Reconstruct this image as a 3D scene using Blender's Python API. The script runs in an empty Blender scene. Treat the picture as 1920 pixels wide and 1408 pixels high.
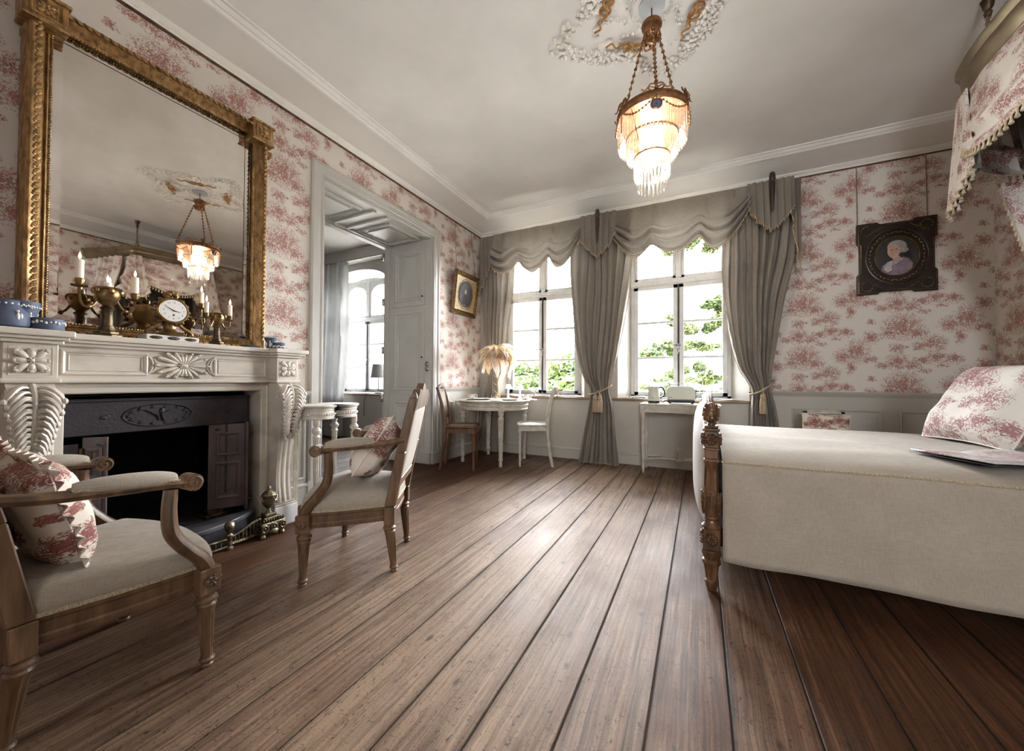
import bpy, bmesh, math, random
from mathutils import Matrix, Vector, noise
random.seed(7)
sc = bpy.context.scene
col = sc.collection
PI = math.pi
sin, cos = math.sin, math.cos

# ---------------------------------------------------------------- camera (fitted to the photograph, 1920x1408)
F_PX, YAW, PITCH, ROLL, EYE = 708.7, 0.46075, 0.01563, 0.00499, 0.97
_fw = Vector((-sin(YAW)*cos(PITCH), cos(YAW)*cos(PITCH), sin(PITCH)))
_r0 = Vector((cos(YAW), sin(YAW), 0)); _u0 = _r0.cross(_fw)
_rt = cos(ROLL)*_r0 + sin(ROLL)*_u0; _up = -sin(ROLL)*_r0 + cos(ROLL)*_u0
cd = bpy.data.cameras.new('camera'); cam = bpy.data.objects.new('camera', cd); col.objects.link(cam)
cd.sensor_width = 36.0; cd.lens = F_PX/1920*36; cd.clip_start = .02; cd.clip_end = 500
cam.matrix_world = Matrix(((_rt.x, _up.x, -_fw.x, 0), (_rt.y, _up.y, -_fw.y, 0), (_rt.z, _up.z, -_fw.z, EYE), (0, 0, 0, 1)))
sc.camera = cam
def at(px, py, axis, c):
    """pixel of the photograph -> point on the plane axis=c"""
    d = _fw + (px-960)/F_PX*_rt - (py-704)/F_PX*_up
    o = (0, 0, EYE); t = (c-o[axis])/d[axis]
    return Vector((t*d.x, t*d.y, EYE+t*d.z))

# ---------------------------------------------------------------- sky, exposure
XL, XR, YW, YB, ZC = -2.812, 2.225, 4.64, -1.9, 3.19
w = bpy.data.worlds.new('overcast_sky'); sc.world = w; w.use_nodes = True
bg = w.node_tree.nodes['Background']; bg.inputs[0].default_value = (.94, .97, 1.0, 1); bg.inputs[1].default_value = 9.0
vs = sc.view_settings
vs.view_transform = 'Standard'; vs.look = 'None'; vs.gamma = 1; vs.use_curve_mapping = False; vs.exposure = 3.38
cy = sc.cycles
cy.use_denoising = True; cy.filter_width = 1.1; cy.max_bounces = 10; cy.diffuse_bounces = 5; cy.glossy_bounces = 4; cy.transmission_bounces = 8
cy.transparent_max_bounces = 12; cy.sample_clamp_indirect = 6; cy.caustics_reflective = False; cy.caustics_refractive = False
def portal(x, y, z, sx, sz, ry):
    l = bpy.data.lights.new('window_portal', 'AREA'); l.shape = 'RECTANGLE'; l.size = sx; l.size_y = sz
    l.cycles.is_portal = True
    o = bpy.data.objects.new('window_portal', l); col.objects.link(o); o.location = (x, y, z); o.rotation_euler = (-PI/2, 0, ry)
WC1, WC2 = -1.954, -0.223      # window centres
for c in (WC1, WC2): portal(c, YW+.5, 1.85, 1.3, 2.2, 0)
portal(-5.3, YW+.5, 1.85, 1.5, 2.4, 0)

portal(.6, YB-.3, 1.7, .8, 1.5, PI)  # portal of the added fill window behind the camera
# ---------------------------------------------------------------- mesh helpers
def lin(r, g, b):
    f = lambda v: (v/255/12.92 if v/255 <= .04045 else ((v/255+.055)/1.055)**2.4)
    return (f(r), f(g), f(b))
WM = {}
class MB:
    def __init__(s): s.v = []; s.f = []; s.uv = {}; s.mi = []; s.M = None; s.m = 0
    def av(s, p, uv=None):
        p = Vector(p)
        if s.M is not None: p = s.M @ p
        s.v.append(p)
        if uv is not None: s.uv[len(s.v)-1] = uv
        return len(s.v)-1
    def af(s, f): s.f.append(f); s.mi.append(s.m)
    def box(s, x0, x1, y0, y1, z0, z1):
        b = [s.av((x, y, z)) for x in (x0, x1) for y in (y0, y1) for z in (z0, z1)]
        for f in ((0,1,3,2),(4,6,7,5),(0,4,5,1),(2,3,7,6),(0,2,6,4),(1,5,7,3)): s.af([b[i] for i in f])
        return s
    def hexa(s, bot, top):
        n = len(bot); a = [s.av(p) for p in bot]; b = [s.av(p) for p in top]
        s.af(a[::-1]); s.af(b)
        for i in range(n): j = (i+1) % n; s.af([a[i], a[j], b[j], b[i]])
        return s
    def grid(s, fn, nu, nv, cu=False, cv=False, uv=None):
        ids = []
        for j in range(nv+(0 if cv else 1)):
            ids.append([s.av(fn(i/nu, j/nv), uv(i/nu, j/nv) if uv else None) for i in range(nu+(0 if cu else 1))])
        for j in range(nv):
            for i in range(nu):
                a = ids[j]; b = ids[(j+1) % len(ids)]; k = (i+1) % len(a)
                s.af([a[i], a[k], b[k], b[i]])
        return ids
    def ell(s, c, r, n=8, m=6, R=None):
        c = Vector(c); top = None
        def P(u, v):
            t = u*2*PI; p = v*PI
            q = Vector((r[0]*sin(p)*cos(t), r[1]*sin(p)*sin(t), -r[2]*cos(p)))
            return c + (R @ q if R is not None else q)
        a = s.av(P(0, 0)); rows = [[s.av(P(i/n, j/m)) for i in range(n)] for j in range(1, m)]; z = s.av(P(0, 1))
        for i in range(n): s.af([a, rows[0][(i+1) % n], rows[0][i]]); s.af([z, rows[-1][i], rows[-1][(i+1) % n]])
        for j in range(m-2):
            for i in range(n): k = (i+1) % n; s.af([rows[j][i], rows[j][k], rows[j+1][k], rows[j+1][i]])
        return s
    def lathe(s, prof, n=16, c=(0,0,0), R=None, flutes=None, sq=None):
        """prof [(r,z)...]; flutes=(count,depth,z0,z1)"""
        c = Vector(c); rows = []
        for r, z in prof:
            row = []
            for i in range(n):
                a = 2*PI*i/n; q = r
                if flutes and flutes[2] <= z <= flutes[3]: q = r*(1-flutes[1]*(.5-.5*cos(a*flutes[0])))
                p = Vector((q*cos(a), q*sin(a), z)); row.append(s.av(c+(R @ p if R is not None else p)))
            rows.append(row)
        s.af(rows[0][::-1]); s.af(rows[-1])
        for j in range(len(rows)-1):
            for i in range(n): k = (i+1) % n; s.af([rows[j][i], rows[j][k], rows[j+1][k], rows[j+1][i]])
        return s
    def tube(s, path, r, n=8, closed=False, flat=None, up=None):
        """round tube along path; r number or list; flat=(a,b) scales the section in the (up, side) axes"""
        P = [Vector(p) for p in path]; m = len(P)
        R = r if isinstance(r, (list, tuple)) else [r]*m
        T = []
        for i in range(m):
            if closed: t = P[(i+1) % m]-P[i-1]
            else: t = P[min(i+1, m-1)]-P[max(i-1, 0)]
            T.append(t.normalized() if t.length > 1e-9 else Vector((0,0,1)))
        N = Vector(up) if up is not None else (Vector((0,0,1)) if abs(T[0].z) < .9 else Vector((1,0,0)))
        rows = []
        for i in range(m):
            if up is not None: N = Vector(up)
            N = (N - T[i]*N.dot(T[i])); N = N.normalized() if N.length > 1e-6 else T[i].orthogonal().normalized()
            B = T[i].cross(N); fa, fb = flat if flat else (1, 1)
            rows.append([s.av(P[i]+N*(R[i]*fa*cos(2*PI*k/n))+B*(R[i]*fb*sin(2*PI*k/n))) for k in range(n)])
        L = m if closed else m-1
        for j in range(L):
            a, b = rows[j], rows[(j+1) % m]
            for i in range(n): k = (i+1) % n; s.af([a[i], a[k], b[k], b[i]])
        if not closed: s.af(rows[0][::-1]); s.af(rows[-1])
        return s
    def sweep(s, prof, path, axes, closed=False, capped=True, uv=False):
        """prof [(a,b)] swept over path; axes(i) -> (A,B) vectors per path point (B may carry the mitre)"""
        rows = []; n = len(prof)
        pl = [0]
        for k in range(1, n): pl.append(pl[-1]+math.hypot(prof[k][0]-prof[k-1][0], prof[k][1]-prof[k-1][1]))
        acc = 0
        for i, p in enumerate(path):
            p = Vector(p); A, B = axes(i)
            if i: acc += (p-Vector(path[i-1])).length
            rows.append([s.av(p+A*a+B*b, (acc, pl[k]) if uv else None) for k, (a, b) in enumerate(prof)])
        m = len(rows)
        for j in range(m if closed else m-1):
            a, b = rows[j], rows[(j+1) % m]
            for i in range(n): k = (i+1) % n; s.af([a[i], a[k], b[k], b[i]])
        if not closed and capped: s.af(rows[0][::-1]); s.af(rows[-1])
        return s
    def prism(s, pts, fn, d0, d1):
        """outline pts (a,b) extruded between depth d0 and d1; fn(a,b,d)->xyz"""
        a = [s.av(fn(x, y, d0)) for x, y in pts]; b = [s.av(fn(x, y, d1)) for x, y in pts]; n = len(pts)
        s.af(a[::-1]); s.af(b)
        for i in range(n): j = (i+1) % n; s.af([a[i], a[j], b[j], b[i]])
        return s
    def build(s, name, mat, parent=None, local=False, smooth=40, bevel=0, sub=0, solid=0, wall_uv=None, fix=True, seg=1):
        me = bpy.data.meshes.new(name); me.from_pydata([tuple(v) for v in s.v], [], s.f)
        mats = mat if isinstance(mat, (list, tuple)) else [mat]
        for q in mats: me.materials.append(q)
        if len(mats) > 1: me.polygons.foreach_set('material_index', s.mi)
        if fix:
            bm = bmesh.new(); bm.from_mesh(me); bmesh.ops.recalc_face_normals(bm, faces=bm.faces); bm.to_mesh(me); bm.free()
        if s.uv or wall_uv:
            ul = me.uv_layers.new(name='UVMap')
            for lp in me.loops:
                vi = lp.vertex_index
                if wall_uv: co = me.vertices[vi].co; ul.data[lp.index].uv = wall_uv(co)
                elif vi in s.uv: ul.data[lp.index].uv = s.uv[vi]
        me.update()
        if smooth:
            me.shade_smooth(); me.set_sharp_from_angle(angle=math.radians(smooth))
        o = bpy.data.objects.new(name, me); col.objects.link(o)
        if parent is not None:
            o.parent = parent
            if local: WM[o] = WM[parent].copy()
            else: o.matrix_parent_inverse = WM[parent].inverted(); WM[o] = Matrix()
        else: WM[o] = Matrix()
        if solid: md = o.modifiers.new('thickness', 'SOLIDIFY'); md.thickness = solid; md.offset = 0
        if bevel: md = o.modifiers.new('bevel', 'BEVEL'); md.width = bevel; md.segments = seg; md.limit_method = 'ANGLE'; md.angle_limit = .6
        if sub: md = o.modifiers.new('subsurf', 'SUBSURF'); md.levels = sub; md.render_levels = sub
        return o
def tag(o, label=None, cat=None, group=None, kind=None):
    if label: o['label'] = label
    if cat: o['category'] = cat
    if group: o['group'] = group
    if kind: o['kind'] = kind
    return o
def thing(name, label, cat, loc=(0,0,0), rz=0, group=None, kind=None):
    o = bpy.data.objects.new(name, None); col.objects.link(o); o.empty_display_size = .1
    o.location = loc; o.rotation_euler = (0, 0, rz)
    WM[o] = Matrix.Translation(Vector(loc)) @ Matrix.Rotation(rz, 4, 'Z')
    return tag(o, label, cat, group, kind)
KIDS = {}
def copy_tree(o, loc=None, rz=None, parent=None):
    c = o.copy(); col.objects.link(c)
    if parent is not None: c.parent = parent
    if loc is not None: c.location = loc
    if rz is not None: c.rotation_euler = (0, 0, rz)
    if parent is None: WM[c] = Matrix.Translation(c.location) @ Matrix.Rotation(c.rotation_euler.z, 4, 'Z')
    for ch in list(o.children): copy_tree(ch, parent=c)
    return c
def piece(src, parent, loc=None):
    c = src.copy(); col.objects.link(c); c.parent = parent
    if loc is not None: c.location = loc
    return c
def lerp(a, b, t): return a+(b-a)*t
def ss(a, b, x):
    t = max(0, min(1, (x-a)/(b-a))); return t*t*(3-2*t)
def spline(pts, n):
    """Catmull-Rom through pts (tuples of any size)"""
    out = []; m = len(pts)
    for i in range(m-1):
        p0, p1, p2, p3 = pts[max(i-1,0)], pts[i], pts[i+1], pts[min(i+2,m-1)]
        for k in range(n):
            t = k/n
            out.append(tuple(.5*((2*b)+(-a+c)*t+(2*a-5*b+4*c-d)*t*t+(-a+3*b-3*c+d)*t**3) for a, b, c, d in zip(p0, p1, p2, p3)))
    out.append(tuple(pts[-1])); return out
def nz(x, y=0, z=0): return noise.noise(Vector((x, y, z)))

# ---------------------------------------------------------------- materials
class NT:
    def __init__(s, name):
        s.m = bpy.data.materials.new(name); s.m.use_nodes = True; s.t = s.m.node_tree; s.n = s.t.nodes; s.l = s.t.links
        s.b = s.n['Principled BSDF']; s.o = s.n['Material Output']
    def add(s, typ, **kw):
        x = s.n.new(typ)
        for k, v in kw.items(): setattr(x, k, v)
        return x
    def put(s, sock, v):
        if hasattr(v, 'is_linked') or hasattr(v, 'links'): s.l.new(v, sock)
        elif isinstance(v, (tuple, list)):
            v = tuple(v)
            if len(sock.default_value) == 4 and len(v) == 3: v = v+(1,)
            sock.default_value = v
        else: sock.default_value = v
    def math(s, op, a, b=0.0, c=None, clamp=False):
        x = s.add('ShaderNodeMath', operation=op, use_clamp=clamp); s.put(x.inputs[0], a); s.put(x.inputs[1], b)
        if c is not None: s.put(x.inputs[2], c)
        return x.outputs[0]
    def vmath(s, op, a, b=(0,0,0), c=None, out=0):
        x = s.add('ShaderNodeVectorMath', operation=op); s.put(x.inputs[0], a); s.put(x.inputs[1], b)
        if c is not None: s.put(x.inputs[2], c)
        return x.outputs[out]
    def coord(s, kind='Object', scale=(1,1,1), off=None):
        v = s.add('ShaderNodeTexCoord').outputs[kind]
        if scale != (1,1,1): v = s.vmath('MULTIPLY', v, scale)
        if off is not None: v = s.vmath('ADD', v, off)
        return v
    def noise(s, v, scale, detail=4, rough=.55, out='Fac', dist=0):
        x = s.add('ShaderNodeTexNoise'); s.put(x.inputs['Vector'], v); x.inputs['Scale'].default_value = scale
        x.inputs['Detail'].default_value = detail; x.inputs['Roughness'].default_value = rough; x.inputs['Distortion'].default_value = dist
        return x.outputs[out]
    def ramp(s, f, stops):
        x = s.add('ShaderNodeValToRGB'); s.put(x.inputs[0], f); e = x.color_ramp.elements
        while len(e) < len(stops): e.new(.5)
        for q, (p, c) in zip(e, stops): q.position = p; q.color = tuple(c)+(1,) if isinstance(c, (tuple, list)) else (c, c, c, 1)
        return x.outputs[0]
    def mix(s, f, a, b, mode='MIX'):
        x = s.add('ShaderNodeMix', data_type='RGBA', blend_type=mode); s.put(x.inputs[0], f); s.put(x.inputs[6], a); s.put(x.inputs[7], b)
        return x.outputs[2]
    def bump(s, h, strength=.3, dist=.01):
        x = s.add('ShaderNodeBump'); x.inputs['Strength'].default_value = strength; x.inputs['Distance'].default_value = dist
        s.put(x.inputs['Height'], h); s.l.new(x.outputs[0], s.b.inputs['Normal'])
    def set(s, **kw):
        names = {'color': 'Base Color', 'rough': 'Roughness', 'metal': 'Metallic', 'spec': 'Specular IOR Level', 'trans': 'Transmission Weight',
                 'coat': 'Coat Weight', 'sheen': 'Sheen Weight', 'alpha': 'Alpha', 'emit': 'Emission Color', 'estr': 'Emission Strength', 'ior': 'IOR', 'sss': 'Subsurface Weight'}
        for k, v in kw.items(): s.put(s.b.inputs[names[k]], v)
        return s.m
def pm(name, c1, c2=None, scale=6, stretch=(1,1,1), detail=4, lo=.35, hi=.65, rough=.5, metal=0, bump=0, bscale=60, bstretch=None, spec=.5, sheen=0, coord='Object', rough2=None, bdist=.01):
    t = NT(name); v = t.coord(coord, stretch); c = c1
    if c2 is not None:
        f = t.noise(v, scale, detail); c = t.ramp(f, [(lo, c1), (hi, c2)])
        if rough2 is not None: rough = t.ramp(f, [(lo, rough), (hi, rough2)])
    if bump:
        vb = t.coord(coord, bstretch) if bstretch else v
        t.bump(t.noise(vb, bscale, 3), bump, bdist)
    return t.set(color=c, rough=rough, metal=metal, spec=spec, sheen=sheen)

def toile(name, ground, ink, ink2, scale=1.0, coord='UV', rough=.85, bumpy=False, bias=0.0):
    """printed toile: islands of leafy scenes in a half-drop repeat, u,v in metres"""
    W, Hh = .73, .53; k = 1/810
    raw = [(430,645,115,92),(358,692,66,40),(508,690,66,44),(258,603,28,22),(765,605,78,90),(682,642,66,54),(832,668,52,28),(400,805,45,36),(455,795,14,12),(400,903,66,60),
           (320,932,46,28),(482,926,54,36),(590,770,78,56),(520,792,40,34),(728,730,30,54),(610,872,54,52),(540,892,52,28),(692,886,58,33),(545,972,40,17),(640,938,36,15),(255,720,52,46)]
    cells = []
    for (x, y, a, b) in raw:
        cx, cyy, rx, ry = (x-180)*k, ((560+429)-y)*k, a*k*.95, b*k*1.0
        for dx in (-1, 0, 1):
            for dy in (-1.5, -1, -.5, 0, .5, 1, 1.5):
                if (dx == 0) != (dy == int(dy)): continue
                X, Y = cx+dx*W, cyy+dy*Hh
                if X+rx < 0 or X-rx > W or Y+ry < 0 or Y-ry > Hh: continue
                cells.append((X, Y, rx, ry))
    t = NT(name); v = t.coord(coord, (scale, scale, 1))
    s = t.add('ShaderNodeSeparateXYZ'); t.l.new(v, s.inputs[0])
    i = t.math('FLOOR', t.math('DIVIDE', s.outputs[0], W))
    fx = t.math('SUBTRACT', s.outputs[0], t.math('MULTIPLY', i, W))
    par = t.math('MULTIPLY', t.math('FLOORED_MODULO', i, 2), Hh/2)
    fy = t.math('FLOORED_MODULO', t.math('ADD', s.outputs[1], par), Hh)
    cmb = t.add('ShaderNodeCombineXYZ'); t.l.new(fx, cmb.inputs[0]); t.l.new(fy, cmb.inputs[1])
    p = cmb.outputs[0]
    wob = t.vmath('SUBTRACT', t.noise(p, 26, 4, .7, 'Color'), (.5,.5,.5))
    p2 = t.vmath('MULTIPLY_ADD', wob, (.055,.085,0), p)
    F = None
    for (X, Y, rx, ry) in cells:
        d = t.vmath('LENGTH', t.vmath('MULTIPLY_ADD', p2, (1/rx, 1/ry, 0), (-X/rx, -Y/ry, 0)), out=1)
        F = d if F is None else t.math('MINIMUM', F, d)
    dens = t.math('SUBTRACT', 1.25, F, clamp=False)
    n1 = t.noise(p, 120, 4, .75); n2 = t.noise(p, 30, 3, .6)
    vo = t.add('ShaderNodeTexVoronoi', feature='DISTANCE_TO_EDGE'); vo.inputs['Scale'].default_value = 58; t.put(vo.inputs['Vector'], p2)
    leaf = t.math('SUBTRACT', .12, vo.outputs['Distance'])
    tex = t.math('ADD', t.math('MULTIPLY', t.math('SUBTRACT', n1, .5), 3.6), t.math('MULTIPLY', t.math('SUBTRACT', n2, .5), 1.9))
    tex = t.math('ADD', tex, t.math('MULTIPLY', leaf, 2.2))
    ink_f = t.math('ADD', t.math('MULTIPLY_ADD', dens, .72, bias), tex)
    edge = t.math('MULTIPLY', dens, 6.0, clamp=True)
    f = t.math('MULTIPLY', t.ramp(ink_f, [(.12, 0.0), (.80, .95)]), edge)
    c = t.mix(f, ground, t.mix(t.ramp(n2, [(.4, 0.0), (.6, 1.0)]), ink, ink2))
    if bumpy: t.bump(t.noise(t.coord('Object'), 160, 2), .15, .003)
    return t.set(color=c, rough=rough, spec=.3)

M = {}
M['paper'] = toile('toile_wallpaper', lin(214,207,199), lin(134,80,72), lin(162,110,96), rough=.6)
M['toile'] = toile('toile_fabric', lin(222,217,210), lin(140,86,84), lin(156,108,112), bumpy=True)
M['toile_red'] = toile('toile_cushion_fabric', lin(214,204,190), lin(116,50,50), lin(140,80,74), scale=1.5, bumpy=True, bias=.25)
M['paint'] = pm('greige_panel_paint', lin(186,181,172), lin(178,172,162), 3, rough=.45, bump=.08, bscale=25)
M['paint_cool'] = pm('cool_grey_panel_paint', lin(186,184,178), lin(178,176,170), 3, rough=.42, bump=.08, bscale=25)
M['ceiling'] = pm('limewashed_ceiling', lin(236,233,229), lin(222,219,214), 1.3, detail=6, rough=.8)
M['white_trim'] = pm('white_cornice_paint', lin(236,233,228), lin(228,225,220), 4, rough=.6)
M['cove'] = pm('cove_paint', lin(226,222,216), lin(220,216,210), 2, rough=.75)
M['plaster'] = pm('white_stucco', lin(244,241,235), lin(232,228,220), 30, rough=.7, bump=.1, bscale=120)
M['marble'] = pm('cream_marble', lin(200,192,180), lin(158,150,139), 4, stretch=(1,1.2,2.2), detail=8, lo=.5, hi=.78, rough=.35, rough2=.45, bump=.05, bscale=40)
M['white_marble'] = pm('white_marble', lin(222,222,222), lin(186,186,190), 5, detail=8, lo=.5, hi=.8, rough=.35)
M['gold'] = pm('worn_gilding', lin(182,146,96), lin(124,94,58), 40, stretch=(1,1,.4), detail=6, rough=.36, rough2=.55, metal=.65, bump=.35, bscale=90)
M['gilt'] = pm('bright_gilding', lin(146,118,78), lin(104,80,50), 26, rough=.34, metal=.8)
M['bronze'] = pm('aged_bronze', lin(108,92,68), lin(66,54,40), 22, detail=5, rough=.4, metal=.85, bump=.3, bscale=80)
M['brass'] = pm('tarnished_brass', lin(156,146,122), lin(78,70,54), 30, detail=5, rough=.3, rough2=.5, metal=.9, bump=.3, bscale=110)
M['crown_gold'] = pm('antique_gold_leaf', lin(138,124,100), lin(112,98,76), 5, detail=5, rough=.30, rough2=.42, metal=.6)
M['iron'] = pm('cast_iron', lin(50,45,50), lin(34,31,35), 9, rough=.42, rough2=.6, bump=.2, bscale=70)
M['iron_door'] = pm('painted_iron_door', lin(96,84,84), lin(70,62,64), 7, rough=.45, bump=.1, bscale=60)
M['soot'] = pm('sooty_brick', lin(16,15,17), lin(26,24,26), 12, rough=.9, bump=.4, bscale=30)
M['slate'] = pm('grey_slate', lin(92,92,98), lin(62,62,68), 6, rough=.35)
M['oak'] = pm('limed_oak', lin(112,86,63), lin(74,54,37), 6, stretch=(6,6,.9), detail=6, rough=.42, bump=.12, bscale=14)
M['walnut'] = pm('carved_walnut', lin(112,78,51), lin(64,42,27), 9, stretch=(3,3,1), detail=6, rough=.34, bump=.1, bscale=30)
M['beech'] = pm('brown_beech', lin(112,78,55), lin(76,50,34), 7, stretch=(4,4,1), detail=5, rough=.4)
M['dark_wood'] = pm('dark_turned_wood', lin(66,50,42), lin(42,32,28), 9, rough=.4)
M['sill_wood'] = pm('bare_pine_sill', lin(150,120,92), lin(118,90,66), 6, stretch=(1,8,8), rough=.45)
M['white_paint'] = pm('chalky_white_paint', lin(204,200,190), lin(180,172,158), 16, detail=6, rough=.5, bump=.1, bscale=60)
M['window_paint'] = pm('white_window_paint', lin(208,209,208), lin(196,196,194), 9, rough=.4)
M['black'] = pm('black_enamel', lin(28,27,27), rough=.4)
M['chrome'] = pm('nickel', lin(190,188,184), lin(140,138,134), 30, rough=.22, metal=1)
M['cane'] = pm('woven_cane', lin(176,158,130), lin(118,100,78), 160, lo=.42, hi=.58, rough=.6, bump=.5, bscale=160)
M['cane_white'] = pm('white_woven_cane', lin(208,204,196), lin(160,154,142), 160, lo=.42, hi=.58, rough=.6, bump=.5, bscale=160)
M['mint'] = pm('cream_enamel', lin(206,208,194), rough=.25)
M['wedgwood'] = pm('blue_jasperware', lin(88,97,118), lin(76,86,108), 12, rough=.6)
M['relief'] = pm('white_jasper_relief', lin(226,224,218), rough=.6)
M['porcelain'] = pm('white_porcelain', lin(228,227,222), rough=.12)
M['porcelain_print'] = pm('printed_porcelain', lin(226,224,218), lin(92,78,78), 34, detail=3, lo=.54, hi=.6, rough=.15)
M['wax'] = pm('candle_wax', lin(240,232,214), rough=.4, spec=.4)
M['trim_braid'] = pm('beige_braid', lin(190,176,150), lin(140,126,102), 220, rough=.8, bump=.6, bscale=220)
M['tassel'] = pm('beige_tassel_thread', lin(190,170,146), lin(150,130,108), 90, stretch=(1,1,.08), rough=.8, bump=.5, bscale=90)
M['ivory_tassel'] = pm('ivory_tassel_thread', lin(214,202,180), lin(168,150,122), 90, stretch=(1,1,.1), rough=.8)
M['rope'] = pm('twisted_cord', lin(150,126,100), lin(104,84,64), 60, rough=.8, bump=.5, bscale=90)
M['cable'] = pm('white_cable', lin(206,204,200), rough=.5)
M['cord_black'] = pm('black_cable', lin(30,30,32), rough=.5)
def linen(name, a, b, rough=.85, transl=0.0, fine=420):
    t = NT(name); v = t.coord('Object')
    wv = t.math('ADD', t.noise(t.vmath('MULTIPLY', v, (1,1,.06)), fine, 2), t.noise(t.vmath('MULTIPLY', v, (.08,.08,1)), fine, 2))
    big = t.noise(v, 5, 4)
    f = t.math('ADD', t.math('MULTIPLY', wv, .35), t.math('MULTIPLY', big, .3))
    c = t.ramp(f, [(.35, a), (.65, b)]); t.bump(wv, .25, .002)
    m = t.set(color=c, rough=rough, sheen=.15, spec=.25)
    if transl:
        tr = t.add('ShaderNodeBsdfTranslucent'); t.put(tr.inputs[0], c); mx = t.add('ShaderNodeMixShader'); mx.inputs[0].default_value = transl
        t.l.new(t.b.outputs[0], mx.inputs[1]); t.l.new(tr.outputs[0], mx.inputs[2]); t.l.new(mx.outputs[0], t.o.inputs[0])
    return m
M['linen'] = linen('oatmeal_linen', lin(166,156,143), lin(138,128,115))
M['bed_linen'] = linen('natural_linen_bedspread', lin(166,155,141), lin(142,131,118))
M['foot_linen'] = linen('pale_linen_upholstery', lin(204,202,198), lin(188,184,178))
M['curtain'] = linen('taupe_linen_curtain', lin(150,141,130), lin(128,119,108), transl=.10, fine=260)
M['grey_drape'] = linen('grey_drape', lin(132,128,120), lin(108,104,98), transl=.05)
M['silk'] = linen('silver_grey_silk', lin(172,172,170), lin(148,148,148), rough=.5, transl=.15)
M['white_linen'] = linen('white_napkin_linen', lin(226,224,220), lin(210,208,204))
def glassy(name, tint=(1,1,1), base=.04, rough=0.0, op=0.0, opc=(1,1,1)):
    """thin pane: straight-through transparency plus a mirror sheen"""
    t = NT(name); tr = t.add('ShaderNodeBsdfTransparent'); tr.inputs[0].default_value = tuple(tint)+(1,)
    gl = t.add('ShaderNodeBsdfGlossy'); gl.inputs['Roughness'].default_value = rough
    lw = t.add('ShaderNodeFresnel'); lw.inputs[0].default_value = 1.45
    f = t.math('ADD', t.math('MULTIPLY', lw.outputs[0], .8), base-.04, clamp=True)
    mx = t.add('ShaderNodeMixShader'); t.l.new(f, mx.inputs[0]); t.l.new(tr.outputs[0], mx.inputs[1]); t.l.new(gl.outputs[0], mx.inputs[2])
    out = mx.outputs[0]
    if op:
        df = t.add('ShaderNodeBsdfTranslucent'); df.inputs[0].default_value = tuple(opc)+(1,)
        d2 = t.add('ShaderNodeBsdfDiffuse'); d2.inputs[0].default_value = tuple(opc)+(1,)
        ad = t.add('ShaderNodeMixShader'); t.l.new(df.outputs[0], ad.inputs[1]); t.l.new(d2.outputs[0], ad.inputs[2])
        m2 = t.add('ShaderNodeMixShader'); m2.inputs[0].default_value = op; t.l.new(out, m2.inputs[1]); t.l.new(ad.outputs[0], m2.inputs[2]); out = m2.outputs[0]
    t.l.new(out, t.o.inputs[0]); return t.m
M['pane'] = glassy('window_glass')
M['crystal'] = glassy('cut_crystal', (.98,.97,.95), .16, .08, .03, (.97,.93,.85))
M['clear_glass'] = glassy('clear_glass', (.95,.96,.97), .12, .02, .3, (.9,.92,.93))
def mirror_mat():
    t = NT('aged_mirror_silver'); n = t.noise(t.coord('Object'), 6, 6); s = t.noise(t.coord('Object'), 60, 2)
    return t.set(color=t.ramp(n, [(.3, lin(228,222,214)), (.7, lin(216,208,198))]), metal=1, rough=t.ramp(s, [(.72, .015), (.8, .2)]))
M['mirror'] = mirror_mat()
def emitter(name, c, s):
    t = NT(name); return t.set(color=c, emit=c, estr=s)
M['flame'] = emitter('candle_flame', (1,.60,.22), 1.6)
M['bulb'] = emitter('warm_bulb', (1,.86,.66), 3)
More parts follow.
